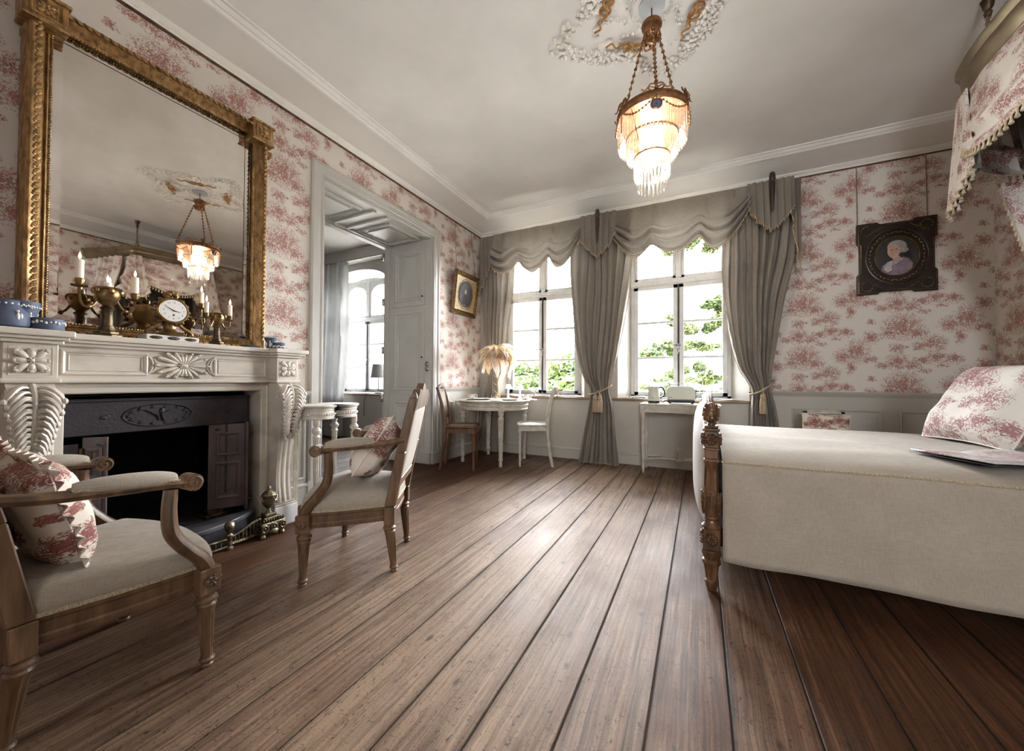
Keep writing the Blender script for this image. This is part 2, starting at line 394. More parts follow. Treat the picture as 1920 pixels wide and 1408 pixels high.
def plank_mat(name, worn_shift=0.0):
    t = NT(name); oi = t.add('ShaderNodeObjectInfo'); rnd = oi.outputs['Random']
    off = t.add('ShaderNodeCombineXYZ'); t.l.new(t.math('MULTIPLY', rnd, 37.0), off.inputs[0]); t.l.new(t.math('MULTIPLY', rnd, 91.0), off.inputs[1])
    v = t.vmath('ADD', t.coord('Object'), off.outputs[0])
    geo = t.add('ShaderNodeNewGeometry'); pos = t.add('ShaderNodeSeparateXYZ'); t.l.new(geo.outputs['Position'], pos.inputs[0])
    bend = t.vmath('MULTIPLY_ADD', t.vmath('SUBTRACT', t.noise(v, 2.2, 3, .6, 'Color'), (.5,.5,.5)), (.028,.3,0), v)
    grain = t.noise(t.vmath('MULTIPLY', bend, (70, 1.4, 1)), 1, 6, .7)
    fine = t.noise(t.vmath('MULTIPLY', bend, (190, 6, 1)), 1, 3, .7)
    scr = t.noise(t.vmath('MULTIPLY', v, (60, 34, 1)), 1, 4, .75, dist=1.5)
    blot = t.noise(v, 3.0, 5, .6); blot2 = t.noise(t.vmath('MULTIPLY', v, (6, 2.2, 1)), 1, 4, .6)
    # wear: the walked middle of the room is scrubbed pale, the edges keep their old brown varnish; steeper on the right to paint in the bed's shadow
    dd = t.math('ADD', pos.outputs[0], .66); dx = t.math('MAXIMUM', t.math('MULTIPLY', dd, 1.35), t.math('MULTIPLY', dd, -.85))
    wear_shade = t.math('SUBTRACT', 1.16+worn_shift, t.math('MULTIPLY', dx, .95))
    wear_shade = t.math('ADD', wear_shade, t.math('MULTIPLY', t.math('SUBTRACT', blot, .5), 1.3))
    wear_shade = t.math('ADD', wear_shade, t.math('MULTIPLY', t.math('SUBTRACT', rnd, .5), .55))
    wear_shade = t.math('ADD', wear_shade, t.math('MULTIPLY', t.math('SUBTRACT', grain, .5), .9), clamp=True)
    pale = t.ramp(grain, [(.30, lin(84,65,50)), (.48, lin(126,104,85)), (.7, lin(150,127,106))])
    brown = t.ramp(grain, [(.30, lin(36,23,16)), (.52, lin(78,50,33)), (.72, lin(110,74,50))])  # old varnish brown, darkened further for the painted shade by the bed
    c = t.mix(wear_shade, brown, pale)
    c = t.mix(t.ramp(fine, [(.56, 0.0), (.72, .55)]), c, lin(66,50,40))
    c = t.mix(t.ramp(scr, [(.57, 0.0), (.66, .85)]), c, lin(38,28,24))
    scl = t.noise(t.vmath('MULTIPLY', v, (26, 90, 1)), 1, 3, .7, dist=2.5); c = t.mix(t.ramp(scl, [(.62, 0.0), (.69, .75)]), c, lin(40,30,26))
    spk = t.noise(v, 130, 2, .6); c = t.mix(t.ramp(spk, [(.66, 0.0), (.72, .75)]), c, lin(42,32,28))
    c = t.mix(t.ramp(blot2, [(.56, 0.0), (.72, .55)]), c, lin(70,52,44))
    loc = t.add('ShaderNodeSeparateXYZ'); t.l.new(t.coord('Object'), loc.inputs[0]); ax = t.math('ABSOLUTE', loc.outputs[0])
    edge = t.math('ADD', ax, t.math('MULTIPLY', t.math('SUBTRACT', blot2, .5), .05)); c = t.mix(t.ramp(edge, [(.082, 0.0), (.122, .6)]), c, lin(48,35,27))   # grime along the joints
    # knots
    vo = t.add('ShaderNodeTexVoronoi', feature='F1'); vo.inputs['Scale'].default_value = 1.0; t.put(vo.inputs['Vector'], t.vmath('MULTIPLY', v, (6.4, 3.2, 0)))
    kd = vo.outputs['Distance']
    c = t.mix(t.ramp(kd, [(.035, .9), (.085, 0.0)]), c, lin(60,44,36))
    t.bump(t.math('ADD', grain, t.math('MULTIPLY', scr, .6)), .30, .004)
    r = t.ramp(t.math('ADD', t.math('MULTIPLY', blot2, .6), t.math('MULTIPLY', fine, .4)), [(.3, .44), (.7, .68)])
    return t.set(color=c, rough=r, spec=.18)
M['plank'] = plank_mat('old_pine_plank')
M['dust'] = pm('dark_joint', lin(20,16,14), rough=.9)
# ================================================================ THE SETTING
# ---- floors: every board its own object
def boards(fl, x0, x1, y0, y1, wd, phase, joints=()):
    k = math.floor((x0-phase)/wd)
    x = phase+k*wd
    while x < x1-.02:
        a, b = max(x, x0), min(x+wd, x1); m = MB(); hw = (b-a)/2-.0022
        if hw > .02:
            o = MB(); L = (y1-y0)/2
            # crowned top with eased arrises
            prof = [(-hw, -.02), (-hw, -.003), (-hw+.003, 0), (0, .0006), (hw-.003, 0), (hw, -.003), (hw, -.02)]
            n = 2
            rows = [[o.av((px, lerp(-L, L, j/n), pz)) for px, pz in prof] for j in range(n+1)]
            for j in range(n):
                for i in range(len(prof)-1): o.af([rows[j][i], rows[j][i+1], rows[j+1][i+1], rows[j+1][i]])
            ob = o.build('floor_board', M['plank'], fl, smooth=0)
            ob.location = ((a+b)/2, (y0+y1)/2, 0)
        x += wd
floor = MB().box(XL-.8, XR+.05, YB-.05, YW+.05, -.06, -.006).build('floor', M['dust']); tag(floor, kind='structure')
bw = (at(1377,1408,2,0).x-at(862,1408,2,0).x)/3
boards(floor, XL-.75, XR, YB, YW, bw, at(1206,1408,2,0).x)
X2, Z2 = -7.2, 3.19             # far side of the next room
floor2 = MB().box(X2, XL-.75, -.6, YW+.05, -.06, -.006).build('floor', M['dust']); tag(floor2, kind='structure')
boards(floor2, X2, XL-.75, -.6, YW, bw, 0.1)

ceil = MB().box(XL-.05, XR+.05, YB-.05, YW+.05, ZC, ZC+.1).build('ceiling', M['ceiling']); tag(ceil, kind='structure')
MBx = MB().box(X2, XL-.70, -.6, YW+.05, Z2, Z2+.1); tag(MBx.build('ceiling', M['ceiling']), kind='structure')

# ---- left wall (papered): hearth opening and double-door opening
DO0, DO1, DOZ = 2.10, 3.553, 2.66         # doorway in y, top
FO0, FO1, FOZ = 0.645, 1.515, 0.90        # hearth opening
TH = .70
uvL = lambda co: (co.y*1.0, co.z); uvW = lambda co: (co.x+.12, co.z)
wl = MB()
wl.box(XL-TH, XL, YB-.05, FO0, 0, ZC); wl.box(XL-TH, XL, FO0, FO1, FOZ, ZC); wl.box(XL-TH, XL, FO1, DO0, 0, ZC)
wl.box(XL-TH, XL, DO0, DO1, DOZ, ZC); wl.box(XL-TH, XL, DO1, YW+.05, 0, ZC)
tag(wl.build('wall_left', M['paper'], smooth=0, wall_uv=uvL), kind='structure')
# firebox behind the hearth opening
fb = MB().box(XL-.62, XL-.58, FO0-.1, FO1+.1, -.005, FOZ).box(XL-.6, XL-.0, FO0-.06, FO0, -.005, FOZ).box(XL-.6, XL-.0, FO1, FO1+.06, -.005, FOZ).box(XL-.6, XL, FO0, FO1, FOZ-.02, FOZ+.02)
tag(fb.build('wall_firebox', M['soot'], smooth=0), kind='structure')
# ---- right wall, back wall
tag(MB().box(XR, XR+.2, YB-.05, YW+.4, 0, ZC).build('wall_right', M['paper'], smooth=0, wall_uv=lambda co: (co.y+.3, co.z)), kind='structure')
bx0, bx1, bz0, bz1 = .25, .95, 1.1, 2.4  # opening in the unseen back wall for the added fill window
wb = MB().box(XL-TH, bx0, YB-.25, YB, 0, ZC).box(bx1, XR+.2, YB-.25, YB, 0, ZC).box(bx0, bx1, YB-.25, YB, 0, bz0).box(bx0, bx1, YB-.25, YB, bz1, ZC)
tag(wb.build('wall_back', M['paper'], smooth=0, wall_uv=uvW), kind='structure')
# ---- window wall: deep splayed reveals
RD = .26                                   # reveal depth to the window frame
WZ0, WZ1 = .776, 2.86
def win_wall():
    m = MB(); a0, a1 = .66, .545           # half widths at room face / at frame
    xs = [XL-.05, WC1-a0, WC1+a0, WC2-a0, WC2+a0+.03, XR+.2]
    m.box(xs[0], xs[-1], YW, YW+.45, 0, WZ0); m.box(xs[0], xs[-1], YW, YW+.45, WZ1, ZC)
    edges = [xs[0], WC1-a1, WC1+a1, WC2-a1, WC2+a1, xs[-1]]
    for i in (0, 2, 4):
        l0, r0 = xs[i], xs[i+1]; l1, r1 = edges[i], edges[i+1]
        m.hexa([(l0,YW,WZ0),(r0,YW,WZ0),(r1,YW+RD,WZ0),(r1,YW+.45,WZ0),(l1,YW+.45,WZ0),(l1,YW+RD,WZ0)],
               [(l0,YW,WZ1),(r0,YW,WZ1),(r1,YW+RD,WZ1),(r1,YW+.45,WZ1),(l1,YW+.45,WZ1),(l1,YW+RD,WZ1)])
    return m
tag(win_wall().build('wall_front', M['paint'], smooth=0), kind='structure')
XP = WC2+.66+.06                            # paper starts right of the second window
pw = MB().box(XP, XR, YW-.006, YW+.01, .88, 3.03)
tag(pw.build('wall_front_paper', M['paper'], smooth=0, wall_uv=uvW), kind='structure')
# ---- next room: facade wall with arched window, far wall, back wall
W3, W3a, W3z0, W3z1 = -5.31, .60, .75, 2.86
def wall3():
    m = MB(); m.box(X2, W3-.68, YW, YW+.45, 0, Z2); m.box(W3+.68, XL-TH+.02, YW, YW+.45, 0, Z2); m.box(W3-.68, W3+.68, YW, YW+.45, 0, W3z0)
    # arched head
    n = 14; top = Z2
    for k in range(n):
        a, b = PI*k/n, PI*(k+1)/n
        def pt(t, r=.68, h=.22): return (W3+r*cos(t), W3z1-.20+h*sin(t))
        p, q = pt(a), pt(b)
        m.hexa([(q[0],YW,q[1]),(p[0],YW,p[1]),(p[0],YW+.45,p[1]),(q[0],YW+.45,q[1])], [(q[0],YW,top),(p[0],YW,top),(p[0],YW+.45,top),(q[0],YW+.45,top)])
    return m
tag(wall3().build('wall_side_room_front', M['paint_cool'], smooth=0), kind='structure')
tag(MB().box(X2-.1, X2, -.6, YW+.05, 0, Z2).box(X2, XL-TH+.02, -.7, -.6, 0, Z2).build('wall_side_room', M['paint_cool'], smooth=0), kind='structure')
tag(MB().box(X2, XL-TH, YW-.18, YW+.01, 2.99, Z2).build('trim_side_room', M['paint_cool'], smooth=0), kind='structure')

# ---- cornice: picture moulding, sloping cove, upper moulding (swept round the room)
rect = [(XL, YB), (XR, YB), (XR, YW), (XL, YW)]
dirs = [(1,1), (-1,1), (-1,-1), (1,-1)]
def cornice(name, prof, mat):
    m = MB(); m.sweep(prof, [(x, y, 0) for x, y in rect], lambda i: (Vector((dirs[i][0], dirs[i][1], 0)), Vector((0,0,1))), closed=True)
    return tag(m.build(name, mat, smooth=30), kind='structure')
cornice('trim_1', [(0,3.025),(.016,3.025),(.022,3.034),(.016,3.042),(.034,3.05),(.045,3.062),(.045,3.07),(0,3.07)], M['white_trim'])
cornice('trim_8', [(0,3.012),(.010,3.012),(.012,3.02),(.010,3.027),(0,3.027)], M['walnut'])
cornice('trim_2', [(0,3.06),(.04,3.068),(.27,3.155),(.27,ZC+.01),(0,ZC+.01)], M['cove'])
cornice('trim_3', [(.255,3.15),(.262,3.142),(.275,3.146),(.288,3.160),(.30,3.158),(.312,3.168),(.32,3.178),(.335,3.178),(.34,3.186),(.34,ZC+.01),(.255,ZC+.01)], M['white_trim'])

# ---- chair rail, dado panels, baseboards
RAIL = .885
def rail_prof(): return [(0,RAIL-.05),(.012,RAIL-.05),(.016,RAIL-.035),(.022,RAIL-.028),(.028,RAIL-.012),(.03,RAIL),(0,RAIL)]
def straight(name, prof, p0, p1, out, mat, parent=None):
    m = MB(); m.sweep(prof, [p0, p1], lambda i: (Vector(out), Vector((0,0,1))))
    o = m.build(name, mat, parent, smooth=30)
    if parent is None: tag(o, kind='structure')
    return o
def base_prof(h): return [(0,0),(.02,0),(.02,h-.03),(.026,h-.025),(.026,h-.012),(.016,h),(0,h)]
def dado(name, plane, p0, p1, z0, z1, cells, mat):
    """boarded dado with one raised-and-fielded panel object per cell. plane: fn(s,d,z)->xyz, d = proud of the wall"""
    m = MB(); a, b = p0, p1
    m.prism([(a,z0),(b,z0),(b,z1),(a,z1)], lambda s, z, d: plane(s, d, z), 0, .008)
    root = m.build(name, mat, smooth=0); tag(root, kind='structure')
    for (s0, s1, c0, c1) in cells:
        f = MB()
        pr = [(0,.008),(0,.016),(.008,.02),(.018,.016),(.022,.008),(.022,.006)]
        loop = [(s0,c0,1,1),(s1,c0,-1,1),(s1,c1,-1,-1),(s0,c1,1,-1)]
        rows = [[f.av(plane(s+dx*q, d, z+dz*q)) for q, d in pr] for s, z, dx, dz in loop]
        for j in range(4):
            A, B = rows[j], rows[(j+1)%4]
            for i in range(len(pr)-1): f.af([A[i], B[i], B[i+1], A[i+1]])
        # field, raised in the middle
        i1, i2 = .05, .062
        q1 = [f.av(plane(s+dx*i1, .0085, z+dz*i1)) for s, z, dx, dz in loop]; q2 = [f.av(plane(s+dx*i2, .0125, z+dz*i2)) for s, z, dx, dz in loop]
        for j in range(4): k = (j+1)%4; f.af([q1[j], q1[k], q2[k], q2[j]])
        f.af(q2); f.build('panel', mat, root, smooth=0, fix=True)
    return root
PL = lambda s, d, z: (XL+d, s, z)
PW = lambda s, d, z: (s, YW-.006-d, z)
PR = lambda s, d, z: (XR-d, s, z)
def cells(a, b, n, z0=.19, z1=.72, g=.075):
    w_ = (b-a)/n; return [(a+i*w_+g/2, a+(i+1)*w_-g/2, z0, z1) for i in range(n)]
dado('trim_dado_window', PW, XP+.02, XR, 0, RAIL-.03, [(.82,1.10,.19,.72),(1.18,1.50,.19,.72),(1.62,2.05,.19,.72)], M['paint'])
dado('trim_dado_right', PR, YB, YW, 0, RAIL-.03, cells(YB+.1, YW-.05, 10), M['paint'])
dado('trim_dado_corner', PL, DO1+.10, YW, 0, RAIL-.03, cells(DO1+.12, YW-.02, 3), M['paint'])
dado('trim_dado_hearth', PL, 1.70, DO0-.11, 0, RAIL-.03, [(1.76, DO0-.14, .19, .76)], M['paint_cool'])
straight('trim_4', rail_prof(), (XP,YW-.006,0), (XR,YW-.006,0), (0,-1,0), M['paint'])
straight('trim_5', rail_prof(), (XR,YB,0), (XR,YW,0), (-1,0,0), M['paint'])
straight('trim_6', rail_prof(), (XL,DO1+.09,0), (XL,YW,0), (1,0,0), M['paint_cool'])
straight('trim_7', rail_prof(), (XL,1.70,0), (XL,DO0-.1,0), (1,0,0), M['paint_cool'])
straight('baseboard_front', base_prof(.14), (XL,YW-.001,0), (XR,YW-.001,0), (0,-1,0), M['paint'])
straight('baseboard_right', base_prof(.14), (XR-.006,YB,0), (XR-.006,YW,0), (-1,0,0), M['paint'])
straight('baseboard_left', base_prof(.14), (XL+.006,DO1+.10,0), (XL+.006,YW,0), (1,0,0), M['paint_cool'])
straight('baseboard_hearth', base_prof(.16), (XL+.006,1.70,0), (XL+.006,DO0-.11,0), (1,0,0), M['paint_cool'])
straight('baseboard_side_room', base_prof(.14), (X2,YW,0), (XL-TH,YW,0), (0,-1,0), M['paint_cool'])

# ---- door casing and panelled passage through the thick wall
cas = [(0,.115),(.02,.115),(.028,.10),(.028,.082),(.018,.075),(.018,.03),(.012,.022),(.022,.012),(.022,0),(0,0)]   # (proud, outwards)
m = MB()
pth = [((XL, DO0, 0), Vector((0,-1,0))), ((XL, DO0, DOZ), Vector((0,-1,1))), ((XL, DO1, DOZ), Vector((0,1,1))), ((XL, DO1, 0), Vector((0,1,0)))]
m.sweep(cas, [p for p, _ in pth], lambda i: (Vector((1,0,0)), pth[i][1]))
m.box(XL-.005, XL+.034, DO1-.012, DO1+.125, 0, .17); m.box(XL-.005, XL+.034, DO0-.125, DO0+.012, 0, .17)
tag(m.build('trim_door_casing', M['paint_cool'], smooth=25), kind='structure')
# passage lining
XF = XL-TH
lin_ = MB()
lin_.box(XF, XL+.002, DO1-.02, DO1+.02, 0, DOZ); lin_.box(XF, XL+.002, DO0-.02, DO0+.02, 0, DOZ); lin_.box(XF, XL+.002, DO0, DO1, DOZ-.02, DOZ+.02)
lin_.box(XF-.03, XF+.05, DO1-.04, DO1+.02, 0, DOZ-.02); lin_.box(XF-.03, XF+.05, DO0-.02, DO0+.04, 0, DOZ-.02); lin_.box(XF-.03, XF+.05, DO0, DO1, DOZ-.05, DOZ)
lin_.box(XF, XL, DO1-.035, DO1, 0, .13)
passage = lin_.build('trim_passage_lining', M['paint_cool'], smooth=0, bevel=.004); tag(passage, kind='structure')
def framed_panel(m, fn, a0, a1, b0, b1, wd=.022, dp=.018):
    pr = [(0,0),(0,dp*.7),(wd*.35,dp),(wd*.8,dp*.6),(wd,0)]
    loop = [(a0,b0,1,1),(a1,b0,-1,1),(a1,b1,-1,-1),(a0,b1,1,-1)]
    rows = [[m.av(fn(a+dx*q, b+dz*q, d)) for q, d in pr] for a, b, dx, dz in loop]
    for j in range(4):
        A, B = rows[j], rows[(j+1)%4]
        for i in range(len(pr)-1): m.af([A[i], B[i], B[i+1], A[i+1]])
# soffit panels
sf = lambda a, b, d: (b, a, DOZ-.02-d)
for (y0, y1) in ((DO0+.06, DO0+.52), (DO1-.58, DO1-.10)):
    m = MB(); framed_panel(m, sf, y0, y1, XF+.10, XL-.12, .03, .022); m.prism([(y0+.08,XF+.18),(y1-.08,XF+.18),(y1-.08,XL-.20),(y0+.08,XL-.20)], sf, 0, .012)
    m.build('soffit_panel', M['paint_cool'], passage, smooth=0)
for yy in (DO0+.58, DO0+.74):
    MB().box(XF+.05, XL-.03, yy, yy+.035, DOZ-.042, DOZ-.019).build('soffit_batten', M['paint_cool'], passage, smooth=0, bevel=.004)
MB().box(XF+.05, XF+.09, DO0, DO1, DOZ-.042, DOZ-.019).build('soffit_batten', M['paint_cool'], passage, smooth=0, bevel=.004)
# cupboard doors in the right cheek of the passage
ck = lambda a, b, d: (a, DO1-.02-d, b)
for (z0, z1) in ((1.87, 2.58), (.80, 1.84), (.17, .77)):
    d = MB().prism([(XL-.60,z0),(XL-.09,z0),(XL-.09,z1),(XL-.60,z1)], ck, 0, .014)
    framed_panel(d, lambda a, b, q: ck(a, b, .014+q), XL-.545, XL-.145, z0+.055, z1-.055, .022, .012); framed_panel(d, lambda a, b, q: ck(a, b, .014+q), XL-.505, XL-.185, z0+.095, z1-.095, .012, .006)
    dd = d.build('cupboard_door', M['paint_cool'], passage, smooth=0)
    kz = z0+.10 if z0 > 1.8 else z0+.45
    MB().lathe([(.004,0),(.004,.012),(.010,.016),(.011,.022),(.006,.027)], 10, (XL-.115, DO1-.034, kz), Matrix.Rotation(PI/2, 3, 'X')).build('knob', M['black'], dd)
for k, zz in enumerate((1.17, 1.11)):
    m = MB().lathe([(.028,0),(.028,.004),(.022,.008),(.012,.010)], 16, (XL-.055, DO1-.02, zz), Matrix.Rotation(PI/2, 3, 'X'))
    m.lathe([(.014,.01),(.014,.016),(.006,.018)], 12, (XL-.055, DO1-.02, zz), Matrix.Rotation(PI/2, 3, 'X')).build('light_switch', M['chrome'], passage)
for zz in (2.52, 1.95, 1.35, .75, .22):
    MB().lathe([(.012,-.045),(.016,-.04),(.016,.04),(.012,.045)], 10, (XF-.035, DO1-.045, zz)).build('hinge', M['chrome'], passage)

# ---- windows: fixed frame, two transom lights, two casements of three panes
def window(name, c, y, z0, z1, hw, ztr, zm, arch=False, mull=(.0625,)):
    root = MB()
    fr = .045
    root.box(c-hw, c-hw+fr, y, y+.07, z0, z1); root.box(c+hw-fr, c+hw, y, y+.07, z0, z1); root.box(c-hw, c+hw, y, y+.07, z0, z0+.03)
    if not arch: root.box(c-hw, c+hw, y, y+.07, z1-fr, z1)
    else:
        n = 12; h = .20
        for k in range(n):
            a, b = PI*k/n, PI*(k+1)/n
            P = lambda t, r: (c+(hw-fr*r)*cos(t), z1-h+(h-fr*r)*sin(t))
            p0, p1, q0, q1 = P(a,0), P(b,0), P(a,1.6), P(b,1.6)
            root.hexa([(p0[0],y,p0[1]),(q0[0],y,q0[1]),(q0[0],y+.07,q0[1]),(p0[0],y+.07,p0[1])], [(p1[0],y,p1[1]),(q1[0],y,q1[1]),(q1[0],y+.07,q1[1]),(p1[0],y+.07,p1[1])])
    root.box(c-hw, c+hw, y-.012, y+.07, ztr[0], ztr[1]); root.box(c-hw, c+hw, y-.022, y+.0, ztr[0]+.012, ztr[0]+.045)
    root.box(c-.03, c+.03, y-.006, y+.07, ztr[1], z1-.02)
    R = root.build(name, M['window_paint'], smooth=0, bevel=.004); tag(R, kind='structure')
    # transom lights
    for s in (-1, 1):
        xa, xb = sorted((c+s*.03, c+s*(hw-fr)))
        m = MB(); e = .035
        m.box(xa, xa+e, y+.005, y+.05, ztr[1], z1-.03); m.box(xb-e, xb, y+.005, y+.05, ztr[1], z1-.03); m.box(xa, xb, y+.005, y+.05, ztr[1], ztr[1]+e)
        if not arch: m.box(xa, xb, y+.005, y+.05, z1-.06, z1-.03)
        else:
            n = 8; ra = (xb-xa)/2-e; cx = (xa+xb)/2; zz = z1-.30
            for k in range(n):
                a, b = PI*k/n, PI*(k+1)/n
                p, q = (cx+ra*cos(a), zz+.16*sin(a)), (cx+ra*cos(b), zz+.16*sin(b)); tp = z1+.0
                m.hexa([(q[0],y+.005,q[1]),(p[0],y+.005,p[1]),(p[0],y+.05,p[1]),(q[0],y+.05,q[1])], [(q[0],y+.005,tp-.03),(p[0],y+.005,tp-.03),(p[0],y+.05,tp-.03),(q[0],y+.05,tp-.03)])
        m.build('transom_sash', M['window_paint'], R, smooth=0, bevel=.003)
        MB().box(xa+.01, xb-.01, y+.028, y+.032, ztr[1]+.01, z1-.04).build('pane', M['pane'], R, smooth=0)
    for s in (-1, 1):
        xa, xb = sorted((c+s*.006, c+s*(hw-fr+.008))); e = .052; zb, zt = z0+.022, ztr[0]+.006
        m = MB(); m.box(xa, xa+e, y-.012, y+.04, zb, zt); m.box(xb-e, xb, y-.012, y+.04, zb, zt); m.box(xa, xb, y-.012, y+.04, zb, zb+.045); m.box(xa, xb, y-.012, y+.04, zt-.045, zt)
        for zz in zm: m.box(xa+.02, xb-.02, y+.002, y+.035, zz-.014, zz+.014)
        S = m.build('casement_sash', M['window_paint'], R, smooth=0, bevel=.004)
        lv = [zb+.04]+list(zm)+[zt-.04]
        for a, b in zip(lv[:-1], lv[1:]): MB().box(xa+.04, xb-.04, y+.016, y+.02, a+.004, b-.004).build('pane', M['pane'], S, smooth=0)
    # espagnolette: dark rod, handle
    MB().box(c-.010, c+.010, y-.020, y-.008, z0+.03, ztr[0]).build('meeting_strip', M['iron'], R, smooth=0)
    hz = lerp(z0, ztr[0], .46)
    h = MB().tube([(c+.0,y-.02,hz),(c-.005,y-.06,hz)], .008, 8).tube([(c+.03,y-.06,hz-.004),(c-.02,y-.062,hz),(c-.07,y-.062,hz+.006)], [.006,.008,.006], 8).ell((c-.078,y-.062,hz+.007), (.012,.010,.010)).tube([(c-.002,y-.03,hz-.02),(c+.004,y-.035,hz-.06),(c-.008,y-.035,hz-.10)], .004, 6)
    h.ell((c,y-.022,hz), (.014,.008,.03)).build('handle', M['chrome'], R)
    return R
YF = YW+RD
win1 = window('window_1', WC1, YF, WZ0+.01, WZ1, .545, (2.135, 2.215), (1.268, 1.695))
win2 = window('window_2', WC2, YF, WZ0+.01, WZ1, .545, (2.135, 2.215), (1.268, 1.695))
win3 = window('window_3', W3, YF, W3z0+.01, W3z1-.05, .60, (2.02, 2.10), (1.20, 1.62), arch=True)
window('added_fill_window', .6, YB-.12, bz0, bz1, .35, (1.95, 2.0), (1.38, 1.66))  # window added behind the camera to brighten the near side of the room
straight_sill = MB().box(XL+.25, WC2+.73, YW-.035, YF, WZ0-.026, WZ0).build('window_sill', M['sill_wood'], smooth=0, bevel=.006, seg=2)
tag(straight_sill, kind='structure')
tag(MB().box(W3-.72, W3+.72, YW-.035, YF, W3z0-.03, W3z0).build('window_sill', M['sill_wood'], smooth=0, bevel=.006), kind='structure')

# ---------------------------------------------------------------- outdoors
tag(MB().box(-60, 60, YW+3, 220, -7.1, -7).build('ground', pm('pale_bounce_ground', lin(176,172,164), lin(160,156,148), .3, rough=.9)), kind='structure')  # ground made pale to bounce skylight up onto the ceiling
def leafmat(name, a, b):
    t = NT(name); n = t.noise(t.coord('Object'), 1.4, 3); c = t.ramp(n, [(.35, a), (.65, b)]); t.set(color=c, rough=.6, spec=.2)
    tr = t.add('ShaderNodeBsdfTranslucent'); t.put(tr.inputs[0], c); mx = t.add('ShaderNodeMixShader'); mx.inputs[0].default_value = .3
    t.l.new(t.b.outputs[0], mx.inputs[1]); t.l.new(tr.outputs[0], mx.inputs[2]); t.l.new(mx.outputs[0], t.o.inputs[0]); return t.m
M['leaf'] = leafmat('shrub_leaf', lin(30,42,14), lin(50,60,26))
M['leaf2'] = leafmat('tree_leaf', lin(32,42,16), lin(52,58,30))
M['leaf3'] = leafmat('birch_leaf', lin(36,46,24), lin(58,64,42))
M['bark'] = pm('bark', lin(58,52,42), lin(40,36,30), 12, rough=.9)
def crown(m, blobs, n, size):
    for _ in range(n):
        c, r = random.choices(blobs, [b[1][0]*b[1][2] for b in blobs])[0]
        d = Vector((random.gauss(0,1), random.gauss(0,1), random.gauss(0,1))).normalized()*(random.random()**.35)
        p = Vector(c)+Vector((d.x*r[0], d.y*r[1], d.z*r[2]))
        a = Vector((random.gauss(0,1), random.gauss(0,1), random.gauss(0,.5))).normalized(); b = a.orthogonal().normalized()
        s = size*random.uniform(.6,1.3); q = [p-a*s, p-b*s*.45, p+a*s, p+b*s*.45]
        m.af([m.av(x) for x in q])
def shrub(name, label, base, blobs, n, size, mat, trunk):
    t = thing(name, label, 'tree', base)
    m = MB(); crown(m, blobs, n, size); m.build('foliage', mat, t, smooth=0, fix=False)
    k = MB()
    for path, r in trunk: k.tube(path, r, 6)
    k.build('trunk', M['bark'], t)
    return t
# big bushy crown outside window 1
b = []
for i in range(26):
    x = -6.2+random.random()*4.6; b.append(((x, 10.5+random.random()*2, -.5+random.random()*1.9*(1-.5*abs(x+3.9)/4.6)), (.9,.8,.55)))
shrub('chestnut_tree', 'broad pale green leafy tree filling the lower panes of the window behind the round table', (-4, 11.5, -7), b, 34000, .11, M['leaf'], [([(-4,11.5,-7),(-4,11.5,-3),(-4.3,11.4,.2)], [.25,.2,.06]), ([(-4,11.5,-3),(-3,11.3,-.5)], [.15,.05])])
# layered tree outside window 2: trunk right, level branches to the left
bl = []; tk = [([(2.1,10.2,-7),(1.9,10.2,-2),(1.6,10.1,1.5),(1.45,10,3.4),(1.2,9.9,5.2)], [.3,.22,.14,.10,.04])]
for (z, x0, dz) in ((.75,-1.55,.0),(1.15,-.9,.05),(1.75,-1.25,.12),(2.35,-.75,.15),(2.75,.3,.1),(4.25,-.6,.15),(4.7,.2,.1)):
    tk.append(([(1.6,10.05,z-.15),(lerp(1.6,x0,.5),10,z+.08),(x0,9.9,z-dz)], [.05,.03,.01]))
    for k in range(9):
        f = .30+.70*(k+.5)/9
        bl.append(((lerp(1.6,x0,f)+random.uniform(-.12,.12), 10+random.uniform(-.4,.4), z+random.uniform(-.12,.20)), (random.uniform(.14,.28),.3,random.uniform(.05,.15))))
shrub('pagoda_tree', 'airy tree with level branches outside the window above the toaster', (2.1, 10.2, -7), bl, 15000, .075, M['leaf2'], tk)
b = [((2.6+random.uniform(-1.8,1.2), 15+random.random()*2, -.6+random.random()*1.4), (.9,.8,.5)) for i in range(16)]
shrub('lime_tree', 'rounded bright green tree low in the right half of the window above the toaster', (2.4, 16, -7), b, 13000, .12, M['leaf'], [([(2.4,16,-7),(2.4,16,0)], [.25,.1])])
b = [((-1.75+random.uniform(-.5,.5), 19+random.random(), -.35+random.random()*.5), (.4,.4,.3)) for i in range(8)]
shrub('garden_bush', 'small dark green bush beside the pale roof seen past the kettle', (-1.7, 19.5, -7), b, 1800, .09, M['leaf'], [([(-1.7,19.5,-7),(-1.7,19.5,-.3)], [.15,.05])])
b = [((-8.9+random.uniform(-.9,.9), 10.2+random.random()*1.4, -.6+random.random()*2.1), (.5,.5,.4)) for i in range(16)]
shrub('birch_tree', 'small pale green tree outside the arched window of the next room', (-8.9, 10.8, -7), b, 8000, .075, M['leaf3'], [([(-8.9,10.8,-7),(-8.9,10.8,1.2)], [.15,.03])])
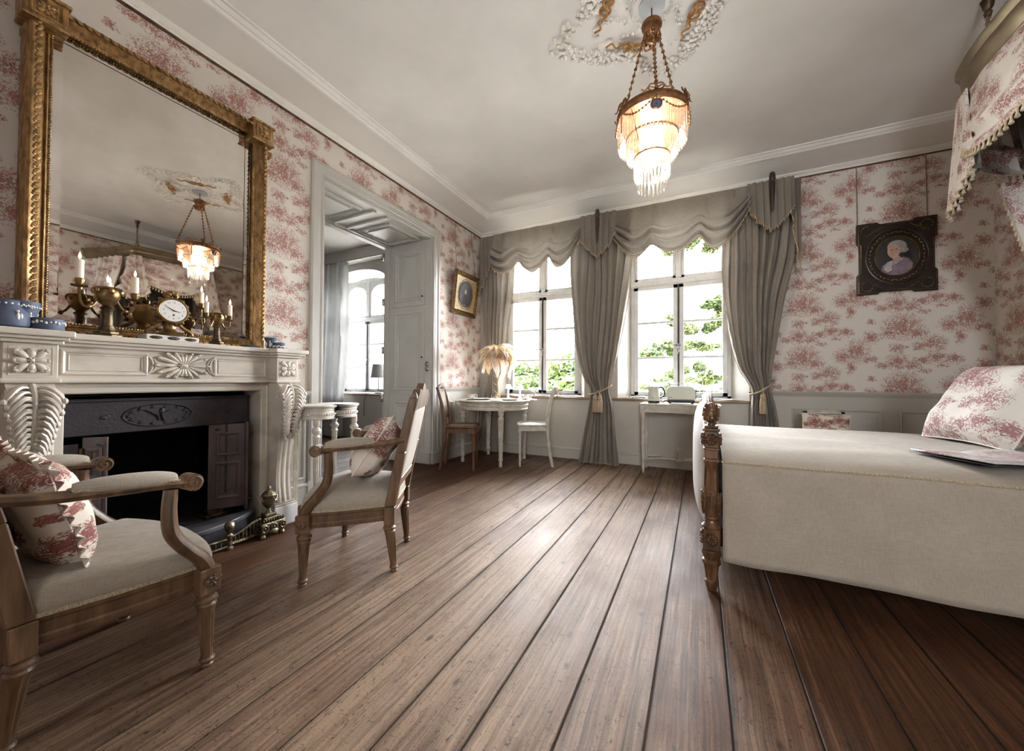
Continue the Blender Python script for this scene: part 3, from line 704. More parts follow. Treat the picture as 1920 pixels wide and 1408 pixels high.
# distant wooded hill and a neighbour's roof
h = MB()
h.grid(lambda u, v: (lerp(-70,70,u), 150+v*60, lerp(-8, 1, v)+3.5*sin(v*PI)*(.6+.4*nz(u*5, 3))+8*sin(v*PI/2)*(.35+.65*ss(0,1,u))+1.2*nz(u*40, v*9)), 90, 10)
tag(h.build('hill', pm('hazy_woodland', lin(84,94,94), lin(100,108,100), .6, rough=1)), kind='structure')
rt = thing('house', 'neighbouring house with a pale slate roof below the window beside the kettle', 'house', (-2.9, 17, -7))
MB().box(-6.2,-2.55,14.5,19.5,-7,-.75).build('wall', pm('render_wall', lin(150,148,142), rough=.9), rt)
MB().prism([(-6.5,-.8),(-2.15,-.8),(-2.3,-.7),(-4.35,1.15),(-6.4,-.7)], lambda a, b, d: (a, d, b), 14.2, 19.8).build('roof', pm('pale_slate', lin(140,142,148), lin(118,120,126), 6, rough=.6), rt, smooth=0)
# ================================================================ FIREPLACE
YC = 1.07
def rosette(m, c, A, B, N, ra, rb, petals=8, depth=.02, diag=True):
    """carved flower: plane axes A,B, normal N (unit vectors)"""
    c = Vector(c); A, B, N = Vector(A), Vector(B), Vector(N)
    for k in range(petals):
        t = 2*PI*k/petals; u = A*cos(t)+B*sin(t); v = -A*sin(t)+B*cos(t)
        big = 1.0 if (k % 2 == 0 or not diag) else 1.28
        L = big*math.hypot(ra*cos(t), rb*sin(t)); wd = (ra+rb)/2*3.5/petals
        R = Matrix((u, v, N)).transposed()
        m.ell(c+u*(L*.56)+N*depth*.3, (L*.42, wd*.62, depth*.55), 8, 5, R)
        m.ell(c+u*(L*.92)+N*depth*.35, (L*.13, wd*.5, depth*.6), 6, 4, R)
        for s in (-1, 1): m.ell(c+u*(L*.78)+v*(s*wd*.42)+N*depth*.25, (L*.2, wd*.24, depth*.45), 6, 4, R)
    R = Matrix((A, B, N)).transposed()
    m.ell(c+N*depth*.5, (ra*.2, rb*.2, depth*.6), 8, 5, R)
    for k in range(6): t = k*PI/3; m.ell(c+A*(ra*.2*cos(t))+B*(rb*.2*sin(t))+N*depth*.6, (ra*.08, rb*.08, depth*.4), 6, 4, R)
fp = thing('fireplace', 'carved cream marble fireplace surround with acanthus brackets below the gilt mirror', 'fireplace', (XL, YC, 0))
Xb, Xc = -2.50, -2.58           # face of the end blocks, face of the frieze
e0, e1 = .445, 1.695            # outer faces of the end blocks
bw_ = .150                      # block width
mar = M['marble']
# shelf with break-fronts
def steps(m, x_blk, x_ctr, over, z0, z1):
    m.prism([(XL,e0-over),(x_blk,e0-over),(x_blk,e0+bw_+over),(x_ctr,e0+bw_+over),(x_ctr,e1-bw_-over),(x_blk,e1-bw_-over),(x_blk,e1+over),(XL,e1+over)], lambda a, b, d: (a, b, d), z0, z1)
m = MB(); steps(m, Xb+.055, Xc+.055, .038, 1.150, 1.178); m.build('mantel_shelf', mar, fp, smooth=0, bevel=.006, seg=2)
m = MB(); steps(m, Xb+.040, Xc+.040, .024, 1.136, 1.151); steps(m, Xb+.022, Xc+.022, .012, 1.120, 1.137); m.build('shelf_moulding', mar, fp, smooth=0, bevel=.005, seg=2)
m = MB(); m.box(XL, Xc, e0+.02, e1-.02, .972, 1.121); m.build('frieze', mar, fp, smooth=0)
m = MB(); steps(m, Xb+.014, Xc+.014, .010, .952, .974); m.build('lower_moulding', mar, fp, smooth=0, bevel=.008, seg=3)
ff = lambda a, b, d: (Xc+d, a, b)
for (a, b) in ((e0+bw_+.025, YC-.150), (YC+.150, e1-bw_-.025)):
    m = MB(); framed_panel(m, ff, a, b, .990, 1.106, .016, .008); framed_panel(m, ff, a+.022, b-.022, 1.010, 1.086, .005, .004); m.build('frieze_panel', mar, fp, smooth=0)
m = MB()
for s in (-1, 1):
    arc = [(Xc+.003, YC+s*(.165-.035*cos(t)), 1.048+.052*sin(t)) for t in [(-1.2+2.4*k/10) for k in range(11)]]
    MB().tube(arc, .006, 6).build('frieze_bracket_moulding', mar, fp); MB().tube([(p[0], p[1]-s*.014, p[2]*.9+.1048) for p in arc], .004, 6).build('frieze_bracket_bead', mar, fp)
m = MB(); rosette(m, (Xc, YC, 1.048), (0,1,0), (0,0,1), (1,0,0), .125, .058, 18, .022, False); m.build('oval_flower', mar, fp)
for yb in (e0, e1-bw_):
    yc = yb+bw_/2
    MB().box(XL, Xb, yb, yb+bw_, .972, 1.121).build('end_block', mar, fp, smooth=0, bevel=.003)
    m = MB(); framed_panel(m, lambda a, b, d: (Xb+d, a, b), yc-.060, yc+.060, .985, 1.108, .004, .002); rosette(m, (Xb, yc, 1.047), (0,1,0), (0,0,1), (1,0,0), .050, .050, 8, .018); m.build('carved_flower', mar, fp)
    # base block
    MB().box(XL, -2.492, yb-.004, yb+bw_+.004, 0, .128).build('base_block', M['white_marble'], fp, smooth=0, bevel=.003)
    MB().box(XL, -2.500, yb, yb+bw_, .128, .142).box(XL, -2.512, yb+.006, yb+bw_-.006, .142, .154).build('base_moulding', mar, fp, smooth=0, bevel=.005, seg=2)
    # S-scroll console, fluted face
    prof = spline([(-2.505,.952),(-2.462,.905),(-2.452,.84),(-2.470,.74),(-2.498,.60),(-2.524,.42),(-2.530,.28),(-2.512,.152)], 5)
    m = MB(); NU = 26
    def cf(u, v):
        k = v*(len(prof)-1); i = min(int(k), len(prof)-2); f = k-i
        x = lerp(prof[i][0], prof[i+1][0], f); z = lerp(prof[i][1], prof[i+1][1], f)
        fl = abs(sin(u*PI*3)); d = -.010*(1-fl**.6)*ss(.30,.42,v) if .04 < u < .96 else 0
        hw = lerp(.066, .052, ss(.05,.7,v))
        return (x+d, yc+(u*2-1)*hw, z)
    rows = m.grid(cf, NU, len(prof)-1)
    for side in (0, NU):
        for j in range(len(rows)-1):
            p, q = m.v[rows[j][side]], m.v[rows[j+1][side]]
            m.af([rows[j][side], rows[j+1][side], m.av((XL+.02, q.y, q.z)), m.av((XL+.02, p.y, p.z))])
    m.build('console_bracket', mar, fp, smooth=35)
    # volute on the cheek
    for s in (-1, 1):
        vol = [(-2.500+.034*(1-k/26)*cos(k*.42), yc+s*.066, .880+.048*(1-k/26)*sin(k*.42)) for k in range(24)]
        MB().tube(vol, .005, 6).build('volute', mar, fp)
    # acanthus leaf lying over the console
    m = MB()
    def onc(z):
        for a, b in zip(prof[:-1], prof[1:]):
            if a[1] >= z >= b[1]: return lerp(a[0], b[0], (a[1]-z)/(a[1]-b[1]+1e-9))
        return prof[-1][0]
    sp = [(onc(z)+.014, yc, z) for z in [.945-.028*k for k in range(13)]]
    m.tube(sp, [.011-.0006*k for k in range(13)], 8)
    for k in range(6):
        z0 = .928-.050*k; wd = lerp(.074, .030, k/5)
        for s in (-1, 1):
            for q in range(3):
                zz = z0-.017*q; path = []
                for j in range(6):
                    f = j/5; y = yc+s*(.006+wd*f*(1-.12*q)); z = zz+.016*sin(f*PI)-.052*f*f-.004*q
                    path.append((onc(z)+.012+.016*sin(f*PI*.9)+(.006 if j == 5 else 0), y, z))
                m.tube(path, [.004,.009,.011,.0125,.0135,.007], 7, flat=(.75,1)); m.ell(path[-1], (.010,.011,.014), 7, 5)
    m.ell((onc(.60)+.016, yc, .605), (.012,.016,.03), 8, 6)
    m.build('acanthus_leaf', mar, fp)
# inner slips around the opening
m = MB()
sl = [(0,0),(0,.05),(.012,.05),(.016,.036),(.010,.03),(.010,.006),(.002,0)]
pts = [((-2.625, FO0, 0), Vector((0,-1,0))), ((-2.625, FO0, FOZ), Vector((0,-1,1))), ((-2.625, FO1, FOZ), Vector((0,1,1))), ((-2.625, FO1, 0), Vector((0,1,0)))]
m.sweep(sl, [p for p, _ in pts], lambda i: (Vector((1,0,0)), pts[i][1]))
m.box(XL, -2.625, FO0-.05, FO0, 0, FOZ); m.box(XL, -2.625, FO1, FO1+.05, 0, FOZ); m.box(XL, -2.625, FO0-.05, FO1+.05, FOZ, .953)
m.build('inner_slip', mar, fp, smooth=20)
# ---- iron front with oval emblem and folding doors
ir = thing('fireplace_insert', 'black cast iron hearth front with starred oval emblem and folding doors', 'fireplace insert', (XL, YC, 0))
XI = -2.705
m = MB(); m.box(XI-.03, XI, FO0+.003, FO1-.035, .69, .868); m.box(XI-.03, XI+.010, FO0+.003, FO1-.028, .855, .872); m.box(XI-.03, XI-.005, FO1-.16, FO1-.04, .25, .69)
m.build('hood_plate', M['iron'], ir, smooth=0, bevel=.004)
pc, pz = 1.02, .775
m = MB(); m.tube([(XI+.002, pc+.150*cos(t), pz+.060*sin(t)) for t in [2*PI*k/40 for k in range(40)]], .004, 6, closed=True)
for k in range(14):
    t = 2*PI*k/14; cy_, cz_ = pc+.128*cos(t), pz+.046*sin(t)
    st = [(cy_+(.010 if q % 2 == 0 else .004)*cos(PI/2+q*PI/5), cz_+(.010 if q % 2 == 0 else .004)*sin(PI/2+q*PI/5)) for q in range(10)]
    m.prism(st, lambda a, b, d: (d, a, b), XI, XI+.005)
m.tube([(XI+.004, pc-.06, pz+.03),(XI+.006, pc-.01, pz),(XI+.004, pc+.0, pz-.03)], [.003,.005,.003], 6); m.tube([(XI+.004, pc+.05, pz+.025),(XI+.006, pc+.01, pz+.0),(XI+.004, pc+.02, pz-.035)], [.004,.006,.004], 6)
m.ell((XI+.003, pc+.012, pz+.02), (.006,.010,.02)).build('oval_emblem', M['iron'], ir)
for yy in (.80, 1.36):
    MB().ell((XI+.002, yy, .775), (.005,.016,.010)).ell((XI+.002, yy+.012, .782), (.005,.010,.007)).build('relief_mount', M['iron'], ir)
def iron_leaf(y0, x0, y1, x1, z0, z1, mat):
    d = Vector((x1-x0, y1-y0, 0)); L = d.length; d.normalize(); n = Vector((d.y, -d.x, 0))
    if n.x < 0: n = -n
    f = lambda a, b, q: tuple(Vector((x0, y0, b))+d*a+n*q)
    m = MB(); m.prism([(0,z0),(L,z0),(L,z1),(0,z1)], f, -.012, 0)
    def sunk(a, b, c, e):
        framed_panel(m, f, a, b, c, e, .022, .010)
    sunk(L*.18, L*.82, z1-.20, z1-.05); sunk(L*.18, L*.82, z0+.06, z1-.24)
    return m.build('folding_door', mat, ir, smooth=0), f, L
d1, f1, L1 = iron_leaf(at(398,800,0,-2.72).y, -2.76, FO1-.06, -2.655, .155, .688, M['iron_door'])
d2, f2, L2 = iron_leaf(at(182,818,0,-2.72).y, -2.60, .715, -2.66, .155, .688, M['iron_door'])
iron_leaf(FO0+.005, -2.66, .700, -2.655, .12, .66, M['iron'])
for dd, ff_, L in ((d1, f1, L1), (d2, f2, L2)):
    for zz in (.20, .62): MB().tube([ff_(L+.002, zz-.018, .004), ff_(L+.002, zz+.018, .004)], .009, 8).tube([ff_(L+.002, zz, .004), ff_(L+.03, zz, .0)], .006, 6).build('hinge', M['bronze'], dd)
    MB().ell(ff_(L*.22, .655, .012), (.010,.014,.008)).build('latch', M['iron'], dd)
m = MB().box(-2.665,-2.64,FO1-.075,FO1-.06,.13,.70).build('side_bar', M['iron_door'], ir, smooth=0, bevel=.003)
m = MB().box(XL-.55, -2.66, FO0+.01, FO1-.01, -.004, .105); m.build('hearth_plate', M['soot'], ir, smooth=0)
hs = thing('hearth', 'grey slate hearth shelf with a rounded front edge before the iron insert', 'hearth', (-2.6, YC, 0))
pt = [(-2.655,FO0+.02)]+[(-2.655+.17*sin(PI*k/16)**.7, lerp(FO0+.02, FO1-.01, k/16)) for k in range(1, 16)]+[(-2.655,FO1-.01)]
MB().prism(pt, lambda a, b, d: (a, b, d), .095, .125).build('slab', M['slate'], hs, smooth=30, bevel=.006, seg=2)
MB().prism([(XL+.16+(a+2.655)*.9, b) for a, b in pt], lambda a, b, d: (a, b, d), 0, .095).build('plinth', M['iron'], hs, smooth=30)
# andirons
for k, (yy, xx, mt) in enumerate(((1.325, -2.78, 'bronze'), (.86, -2.60, 'brass'))):
    an = thing('andiron', ('dark bronze andiron standing inside the hearth before the right iron door', 'pale brass andiron foot on the hearth beside the left folding door')[k], 'andiron', (xx, yy, .125 if k else .105))
    z0 = .125 if k else .105
    m = MB().box(xx-.05,xx+.05,yy-.06,yy+.06,z0,z0+.02).box(xx-.04,xx+.04,yy-.045,yy+.045,z0+.02,z0+.045).box(xx-.03,xx+.03,yy-.03,yy+.03,z0+.045,z0+.065); m.build('foot', M[mt], an, smooth=0, bevel=.004)
    if not k: MB().lathe([(.028,0),(.02,.02),(.024,.05),(.034,.09),(.03,.12),(.016,.14),(.022,.15)], 12, (xx,yy,z0+.065)).build('stem', M[mt], an)
    zo = z0+.225 if not k else z0+.078
    m = MB()
    for q in range(7): m.ell((xx+.018*cos(q*.9), yy+.022*sin(q*.9), zo+.012*(q % 2)), (.016,.018,.022), 7, 5)
    m.ell((xx,yy,zo+.02), (.016,.018,.02)); m.build('ornament', M[mt], an)
    if not k: MB().tube([(xx-.03,yy,z0+.2),(xx-.03,yy,z0+.42)], .004, 6).build('poker_rod', M['iron'], an)
# ---- brass fender: pierced gallery, ball finials and urns on scroll blocks
fd = thing('fender', 'low pierced brass fender with urn finials and ball knobs on the floor before the hearth', 'fender', (-2.45, YC, 0))
brs = M['brass']
def fender_end(s):
    # s = +1: right end (towards the windows), -1 left end
    ye = YC+s*.392; xe = -2.428
    m = MB(); m.box(xe-.055, xe+.055, ye-.075, ye+.075, .03, .095); m.build('end_block', brs, fd, smooth=0, bevel=.008, seg=2)
    m = MB()
    for q in (-.055, 0, .055): m.tube([(xe+.058, ye+q+.017*cos(t), .062+.020*sin(t)) for t in [2*PI*k/12 for k in range(12)]], .004, 6, closed=True); m.ell((xe+.058, ye+q, .062), (.006,.008,.009)); 
    for t in range(9): m.ell((xe+.05, ye-.06+.015*t, .105), (.007,.006,.012), 6, 5)
    m.ell((xe+.058, ye, .035), (.008,.03,.018)); m.build('scroll_relief', brs, fd)
    MB().box(xe-.04,xe+.04,ye-.05,ye+.05,.095,.120).box(xe-.03,xe+.03,ye-.035,ye+.035,.12,.14).build('urn_plinth', brs, fd, smooth=0, bevel=.006)
    for q in ((-1,-1),(1,-1),(1,1),(-1,1)): MB().lathe([(.014,0),(.018,.010),(.012,.024),(.016,.034)], 10, (xe+q[0]*.04, ye+q[1]*.058, 0)).build('foot', brs, fd)
    u = MB().lathe([(.020,.14),(.012,.150),(.010,.165),(.018,.172),(.034,.195),(.042,.225),(.040,.245),(.043,.250),(.036,.262),(.020,.275),(.010,.282),(.014,.290),(.010,.300),(.003,.308)], 16, (xe,ye,0)).build('urn', brs, fd)
    m = MB()
    for k in range(4): t = k*PI/2+.4; m.tube([(xe+.043*cos(t+a), ye+.043*sin(t+a), .245-.028*sin((a+.5)/1.0*PI)) for a in [-.5+j*.125 for j in range(9)]], .004, 5)
    m.build('swag', brs, u)
fender_end(1); fender_end(-1)
for s in (-1, 1):
    ya, yb_ = YC+s*.335, YC+s*.175
    n = 8
    def top(f): return lerp(.120, .070, ss(0,1,f))
    m = MB()
    path = [(-2.415, lerp(ya, yb_, j/n), top(j/n)) for j in range(n+1)]
    m.tube(path, .008, 8); m.tube([(-2.415, p[1], .032) for p in path], .008, 8)
    for j in range(n): p = path[j]; m.box(-2.419,-2.411, p[1]-.003, p[1]+.003, .03, p[2])
    for j in range(2*n): y = lerp(ya, yb_, (j+.5)/(2*n)); m.ell((-2.409, y, .028), (.005,.006,.005), 6, 4)
    m.build('pierced_gallery', brs, fd)
    yk = YC+s*.165
    k_ = MB().lathe([(.02,0),(.02,.012),(.013,.018),(.013,.075),(.018,.082),(.010,.092),(.012,.10),(.022,.112),(.026,.132),(.022,.150),(.010,.16)], 14, (-2.415, yk, 0)); k_.build('ball_knob', brs, fd)
m = MB(); m.tube([(-2.415, YC-.16, .062),(-2.415, YC+.16, .062)], .007, 8); m.tube([(-2.415, YC-.16, .02),(-2.415, YC+.16, .02)], .007, 8)
for j in range(12): y = YC-.15+.3*j/11; m.box(-2.419,-2.411,y-.003,y+.003,.02,.062)
m.build('centre_gallery', brs, fd)

# ================================================================ MIRROR
mg0, mg1, mz0, mz1 = .622, 1.502, 1.252, 2.638
mir = thing('wall_mirror', 'tall gilt framed overmantel mirror with square corner blocks', 'mirror', (XL, YC, 1.18))
prof = [(0,0),(0,.018),(.016,.018),(.020,.026),(.012,.032),(.028,.052),(.050,.072),(.058,.088),(.050,.100),(.030,.104),(0,.104)]   # (proud, outward)
prof = [(a+.045 if (0 < k < len(prof)-1) else a, b) for k, (a, b) in enumerate(prof)]
cor = [((XL, mg0, mz0), Vector((0,-1,-1))), ((XL, mg1, mz0), Vector((0,1,-1))), ((XL, mg1, mz1), Vector((0,1,1))), ((XL, mg0, mz1), Vector((0,-1,1)))]
prof = [(a, b*.88) for a, b in prof]
m = MB(); m.sweep(prof, [p for p, _ in cor], lambda i: (Vector((1,0,0)), cor[i][1]), closed=True); m.build('frame', M['gold'], mir, smooth=30)
# rope and leaf-and-berry enrichment
loop = [Vector(p) for p, _ in cor]
for i in range(4):
    m = MB()
    a, b = loop[i], loop[(i+1)%4]; out = [Vector((0,0,-1)), Vector((0,1,0)), Vector((0,0,1)), Vector((0,-1,0))][i]; d = (b-a); L = d.length; d.normalize()
    n = int(L/.030)
    for k in range(n+1):
        p = a+d*(L*k/n)+out*.060+Vector((.118,0,0)); R = Matrix((d, out, Vector((1,0,0)))).transposed() @ Matrix.Rotation(.5, 3, 'Z')
        m.ell(p, (.019,.010,.010), 6, 4, R)
        m.ell(p+d*.013+out*.008, (.007,.007,.007), 6, 4)
    m.build('leaf_and_berry_carving', M['gold'], mir)
m = MB()
for i in range(4):
    a, b = loop[i], loop[(i+1)%4]; out = [Vector((0,0,-1)), Vector((0,1,0)), Vector((0,0,1)), Vector((0,-1,0))][i]; d = (b-a); L = d.length; d.normalize(); n = int(L/.012)
    for k in range(n+1): m.ell(a+d*(L*k/n)+out*.011+Vector((.062,0,0)), (.0055,.0055,.0055), 5, 4)
m.build('bead_moulding', M['gold'], mir)
for (y, z, s) in ((mg0-.042, mz1+.040, -1), (mg1+.042, mz1+.040, 1)):
    blk = MB().box(XL, XL+.128, y-.068, y+.068, z-.068, z+.055); blk.box(XL, XL+.142, y-.076, y+.076, z+.046, z+.062); blk.box(XL, XL+.136, y-.072, y+.072, z-.076, z-.062)
    bo = blk.build('corner_block', M['gold'], mir, smooth=0, bevel=.006, seg=2)
    m = MB(); framed_panel(m, lambda a, b, d: (XL+.128+d, a, b), y-.05, y+.05, z-.05, z+.038, .012, .008); rosette(m, (XL+.128, y, z-.006), (0,1,0), (0,0,1), (1,0,0), .03, .03, 8, .012); m.build('rosette', M['gold'], bo)
    MB().box(XL, XL+.09, y+s*.035-.02, y+s*.035+.05*max(s,.2), z-.13, z-.09).build('ear_drop', M['gold'], bo, smooth=0, bevel=.006)
MB().box(XL+.03, XL+.042, mg0-.01, mg1+.01, mz0-.01, mz1+.01).build('mirror_glass', M['mirror'], mir, smooth=0)
# bevelled border of the plate
m = MB(); bv = [(.0425,0),(.0455,.022),(.0455,.024)]
g = [(mg0,mz0,1,1),(mg1,mz0,-1,1),(mg1,mz1,-1,-1),(mg0,mz1,1,-1)]
rows = [[m.av((XL+x, y+dy*q, z+dz*q)) for x, q in ((.0425,0),(.0452,.030))] for y, z, dy, dz in g]
for j in range(4): k = (j+1)%4; m.af([rows[j][0], rows[k][0], rows[k][1], rows[j][1]])
m.build('bevelled_edge', M['mirror'], mir, smooth=0)

# ================================================================ ON THE MANTELPIECE (top 1.178)
MT = 1.178
XMt = -2.60
def candle(parent, x, y, z, h, r=.0115):
    cd_ = thing('candle', '', 'candle', (x, y, z))
    return cd_
def candelabrum(y, x, sc_, label, cand, arms):
    t = thing('candelabrum', label, 'candelabrum', (x, y, MT), group='gilt candelabra on the mantelpiece')
    S = lambda v: v*sc_
    b = MB(); b.lathe([(S(.060),0),(S(.060),S(.008)),(S(.046),S(.014)),(S(.046),S(.024)),(S(.034),S(.030)),(S(.030),S(.045))], 8, (x,y,MT)); b.build('base', M['bronze'], t, smooth=30)
    s_ = MB().lathe([(S(.026),S(.045)),(S(.024),S(.06)),(S(.022),S(.13)),(S(.028),S(.140)),(S(.018),S(.150))], 12, (x,y,MT), flutes=(10,.12,S(.055),S(.135))); s_.build('column', M['bronze'], t)
    u = MB().lathe([(S(.016),S(.150)),(S(.030),S(.165)),(S(.044),S(.190)),(S(.048),S(.215)),(S(.044),S(.228)),(S(.050),S(.233)),(S(.046),S(.240)),(S(.012),S(.246))], 14, (x,y,MT)); u.build('urn', M['gilt'], t)
    m = MB()
    for k in range(6): a = k*PI/3; m.ell((x+S(.046)*cos(a), y+S(.046)*sin(a), MT+S(.222)), (S(.012),S(.012),S(.018)), 7, 5)
    m.build('mask_relief', M['gilt'], t)['kind'] = 'stuff'
    for (dx, dy, zt) in arms:
        p = [(x+dx*f_, y+dy*f_, MT+S(z_)) for f_, z_ in ((.3,.19),(.5,.150),(.75,.135),(.95,.155),(1.0,zt))]
        p = spline([tuple(q) for q in p], 5); a = MB().tube(p, S(.0055), 7); a.ell(p[8], (S(.010),S(.010),S(.012))); ao = a.build('arm', M['gilt'], t)
        e = p[-1]; MB().lathe([(S(.006),-.004),(S(.026),0),(S(.030),S(.006)),(S(.012),S(.009)),(S(.015),S(.02)),(S(.017),S(.034)),(S(.014),S(.038))], 12, e).build('drip_pan', M['gilt'], ao)
    for (dx, dy, z_, h, lab) in cand:
        c = thing('candle', lab, 'candle', (x+dx, y+dy, MT+S(z_)), group='lit candles on the mantelpiece')
        cx, cy_, cz = x+dx, y+dy, MT+S(z_)
        r = S(.0145)
        MB().lathe([(r,0),(r*1.02,h*.3),(r,h*.7),(r*1.02,h-.003),(r*.8,h),(r*.2,h-.002)], 14, (cx,cy_,cz)).build('wax', M['wax'], c)
        MB().tube([(cx,cy_,cz+h-.003),(cx+.001,cy_,cz+h+.006)], .001, 5).build('wick', M['black'], c)
        MB().lathe([(.001,0),(.0045,.006),(.0055,.012),(.004,.021),(.0015,.029),(.0003,.034)], 10, (cx,cy_,cz+h+.002)).build('flame', M['flame'], c)
candelabrum(at(200,628,0,XMt).y, XMt, 1.0, 'gilt three light candelabrum on the mantelpiece left of the clock',
    [(0,0,.246,.022,'short lit candle in the bowl of the left candelabrum'), (-.015,.105,.236,.085,'tall lit candle on the right arm of the left candelabrum'), (.02,-.100,.262,.088,'tall lit candle on the left arm of the left candelabrum')],
    [(-.015,.105,.198), (.02,-.100,.224)])
candelabrum(at(406,641,0,XMt).y, XMt, .80, 'smaller gilt three light candelabrum on the mantelpiece right of the clock',
    [(-.01,.075,.236,.068,'lit candle on the right arm of the right candelabrum'), (.0,-.080,.296,.066,'taller lit candle on the left arm of the right candelabrum'), (.045,-.075,.226,.064,'lit candle on the front arm of the right candelabrum')],
    [(-.01,.075,.198), (.0,-.080,.258), (.045,-.075,.188)])
# clock
ky = at(323,583,0,XMt+.02).y; kz = at(323,583,0,XMt+.02).z; kx = XMt-.01
ck_ = thing('mantel_clock', 'gilt mantel clock with round white enamel dial between the candelabra', 'clock', (kx, ky, MT))
m = MB(); m.box(kx-.05,kx+.055,ky-.115,ky+.115,MT,MT+.030); m.build('marble_plinth', M['white_marble'], ck_, smooth=0, bevel=.004)
m = MB()
for dy in (-.075, .0, .075): m.ell((kx+.055, ky+dy, MT+.015), (.004,.030,.009), 10, 5)
m.build('plaque', M['bronze'], ck_)
for dx in (-.035,.04):
    for dy in (-.095,.095): pass
MB().lathe([(.065,.030),(.060,.040),(.034,.055),(.026,.075),(.030,.105),(.044,.118)], 14, (kx,ky,MT)).build('pedestal', M['gilt'], ck_)
m = MB()
for s in (-1, 1):
    m.tube(spline([(kx+.01, ky+s*.030, MT+.115),(kx+.01, ky+s*.052, MT+.085),(kx+.01, ky+s*.085, MT+.062),(kx+.01, ky+s*.098, MT+.044),(kx+.01, ky+s*.080, MT+.040)], 5), [.010]*9+[.012]*12, 7)
m.build('scroll_foot', M['gilt'], ck_)
RX = Matrix.Rotation(PI/2, 3, 'Y')
dr = MB().lathe([(.040,-.045),(.060,-.042),(.066,-.02),(.066,.025),(.072,.030),(.072,.042),(.064,.048),(.058,.044)], 28, (kx,ky,kz), RX).build('drum_case', M['gilt'], ck_)
m = MB()
for k in range(14): a = 2*PI*k/14; m.ell((kx+.02, ky+.073*cos(a), kz+.073*sin(a)), (.016,.014,.010), 6, 5, Matrix.Rotation(a, 3, 'X'))
for k in range(7): m.ell((kx+.01+.012*(k % 2), ky-.02+.007*k, kz+.085+.012*sin(k*.5*PI/3)), (.012,.014,.016), 7, 5)
m.build('wreath', M['gilt'], dr)
MB().lathe([(.0005,.044),(.059,.044),(.059,.046),(.0005,.0475)], 28, (kx,ky,kz), RX).build('dial', M['porcelain'], ck_)
XD = kx+.0478
def text_mesh(txt, size, M4):
    cu = bpy.data.curves.new('t', 'FONT'); cu.body = txt; cu.size = size; cu.align_x = 'CENTER'; cu.align_y = 'CENTER'; cu.resolution_u = 2
    o = bpy.data.objects.new('t', cu); col.objects.link(o)
    me = bpy.data.meshes.new_from_object(o.evaluated_get(bpy.context.evaluated_depsgraph_get())); bpy.data.objects.remove(o); bpy.data.curves.remove(cu)
    v = [M4 @ p.co for p in me.vertices]; f = [list(p.vertices) for p in me.polygons]; bpy.data.meshes.remove(me)
    return v, f
def facing(origin, right, up, nrm):
    r, u, n = Vector(right), Vector(up), Vector(nrm); o = Vector(origin)
    return Matrix(((r.x,u.x,n.x,o.x),(r.y,u.y,n.y,o.y),(r.z,u.z,n.z,o.z),(0,0,0,1)))
m = MB()
for h in range(1, 13):
    a = PI/2-h*PI/6; v, f = text_mesh(str(h), .0135, facing((XD+.0006, ky+.044*cos(a), kz+.044*sin(a)), (0,1,0), (0,0,1), (1,0,0)))
    o_ = len(m.v)
    for p in v: m.av(p)
    for q in f: m.af([i+o_ for i in q])
m.build('numerals', M['black'], ck_, smooth=0, fix=False)
m = MB()
for ang, L in ((150, .036), (-12, .030)):
    a = math.radians(ang); m.tube([(XD+.002, ky-.006*cos(a), kz-.006*sin(a)), (XD+.002, ky+L*cos(a), kz+L*sin(a))], [.0022,.0010], 5)
m.ell((XD+.002, ky, kz), (.002,.0035,.0035), 8, 4).build('hands', M['black'], ck_)
MB().ell((XD, ky, kz-.024), (.002,.005,.005), 8, 4).build('winding_hole', M['black'], ck_)
# jasperware
def jar(name, label, px, py, prof, n=24, x=XMt, relief=None, cat='jar'):
    p = at(px, py, 0, x); t = thing(name, label, cat, (x, p.y, MT), group='blue jasperware on the mantelpiece')
    MB().lathe(prof, n, (x, p.y, MT)).build('body', M['wedgwood'], t)
    if relief:
        m = MB(); zr, rr, kind = relief
        if kind == 'band':
            for k in range(26): a = 2*PI*k/26; m.ell((x+rr*cos(a), p.y+rr*sin(a), MT+zr+.003*sin(k*2.2)), (.005,.005,.004+.002*(k % 3)), 6, 4)
        else:
            for k in range(6):
                a = 2*PI*k/6+.3; u = Vector((cos(a), sin(a), 0)); c = Vector((x, p.y, MT+zr))+u*rr
                m.ell(c, (.006,.006,.020), 7, 5); m.ell(c+Vector((0,0,.024)), (.005,.005,.006), 6, 4); m.ell(c+Vector((-sin(a)*.01, cos(a)*.01, .004)), (.005,.005,.012), 6, 4)
            for k in range(28): a = 2*PI*k/28; m.ell((x+(rr+.010)*cos(a), p.y+(rr+.010)*sin(a), MT+zr+.052), (.004,.004,.004), 5, 4)
        m.build('relief', M['relief'], t)
    return t
jar('vase', 'squat rounded blue jasperware vase at the left end of the mantelpiece', 12, 610, [(.040,0),(.060,.01),(.066,.03),(.058,.065),(.036,.092),(.030,.105),(.034,.115),(.026,.118)], x=-2.55, relief=(.045,.060,'figures'), cat='vase')
jar('flower_pot', 'tall flared blue jasperware pot behind the squat vase at the left end', 40, 607, [(.030,0),(.034,.004),(.036,.02),(.046,.085),(.053,.100),(.053,.125),(.046,.128),(.040,.10)], x=-2.62, relief=(.05,.042,'figures'), cat='pot')
jar('dish', 'low oval blue jasperware box in front of the mirror frame corner', 87, 616, [(.050,0),(.052,.004),(.052,.052),(.048,.055),(.010,.056)], x=-2.55, relief=(.036,.053,'band'), cat='box')
jar('flower_pot', 'small flared blue jasperware pot at the right end of the mantelpiece', 508, 655, [(.024,0),(.026,.004),(.030,.05),(.038,.068),(.040,.085),(.035,.088),(.030,.07)], x=-2.62, relief=(.03,.030,'figures'), cat='pot')
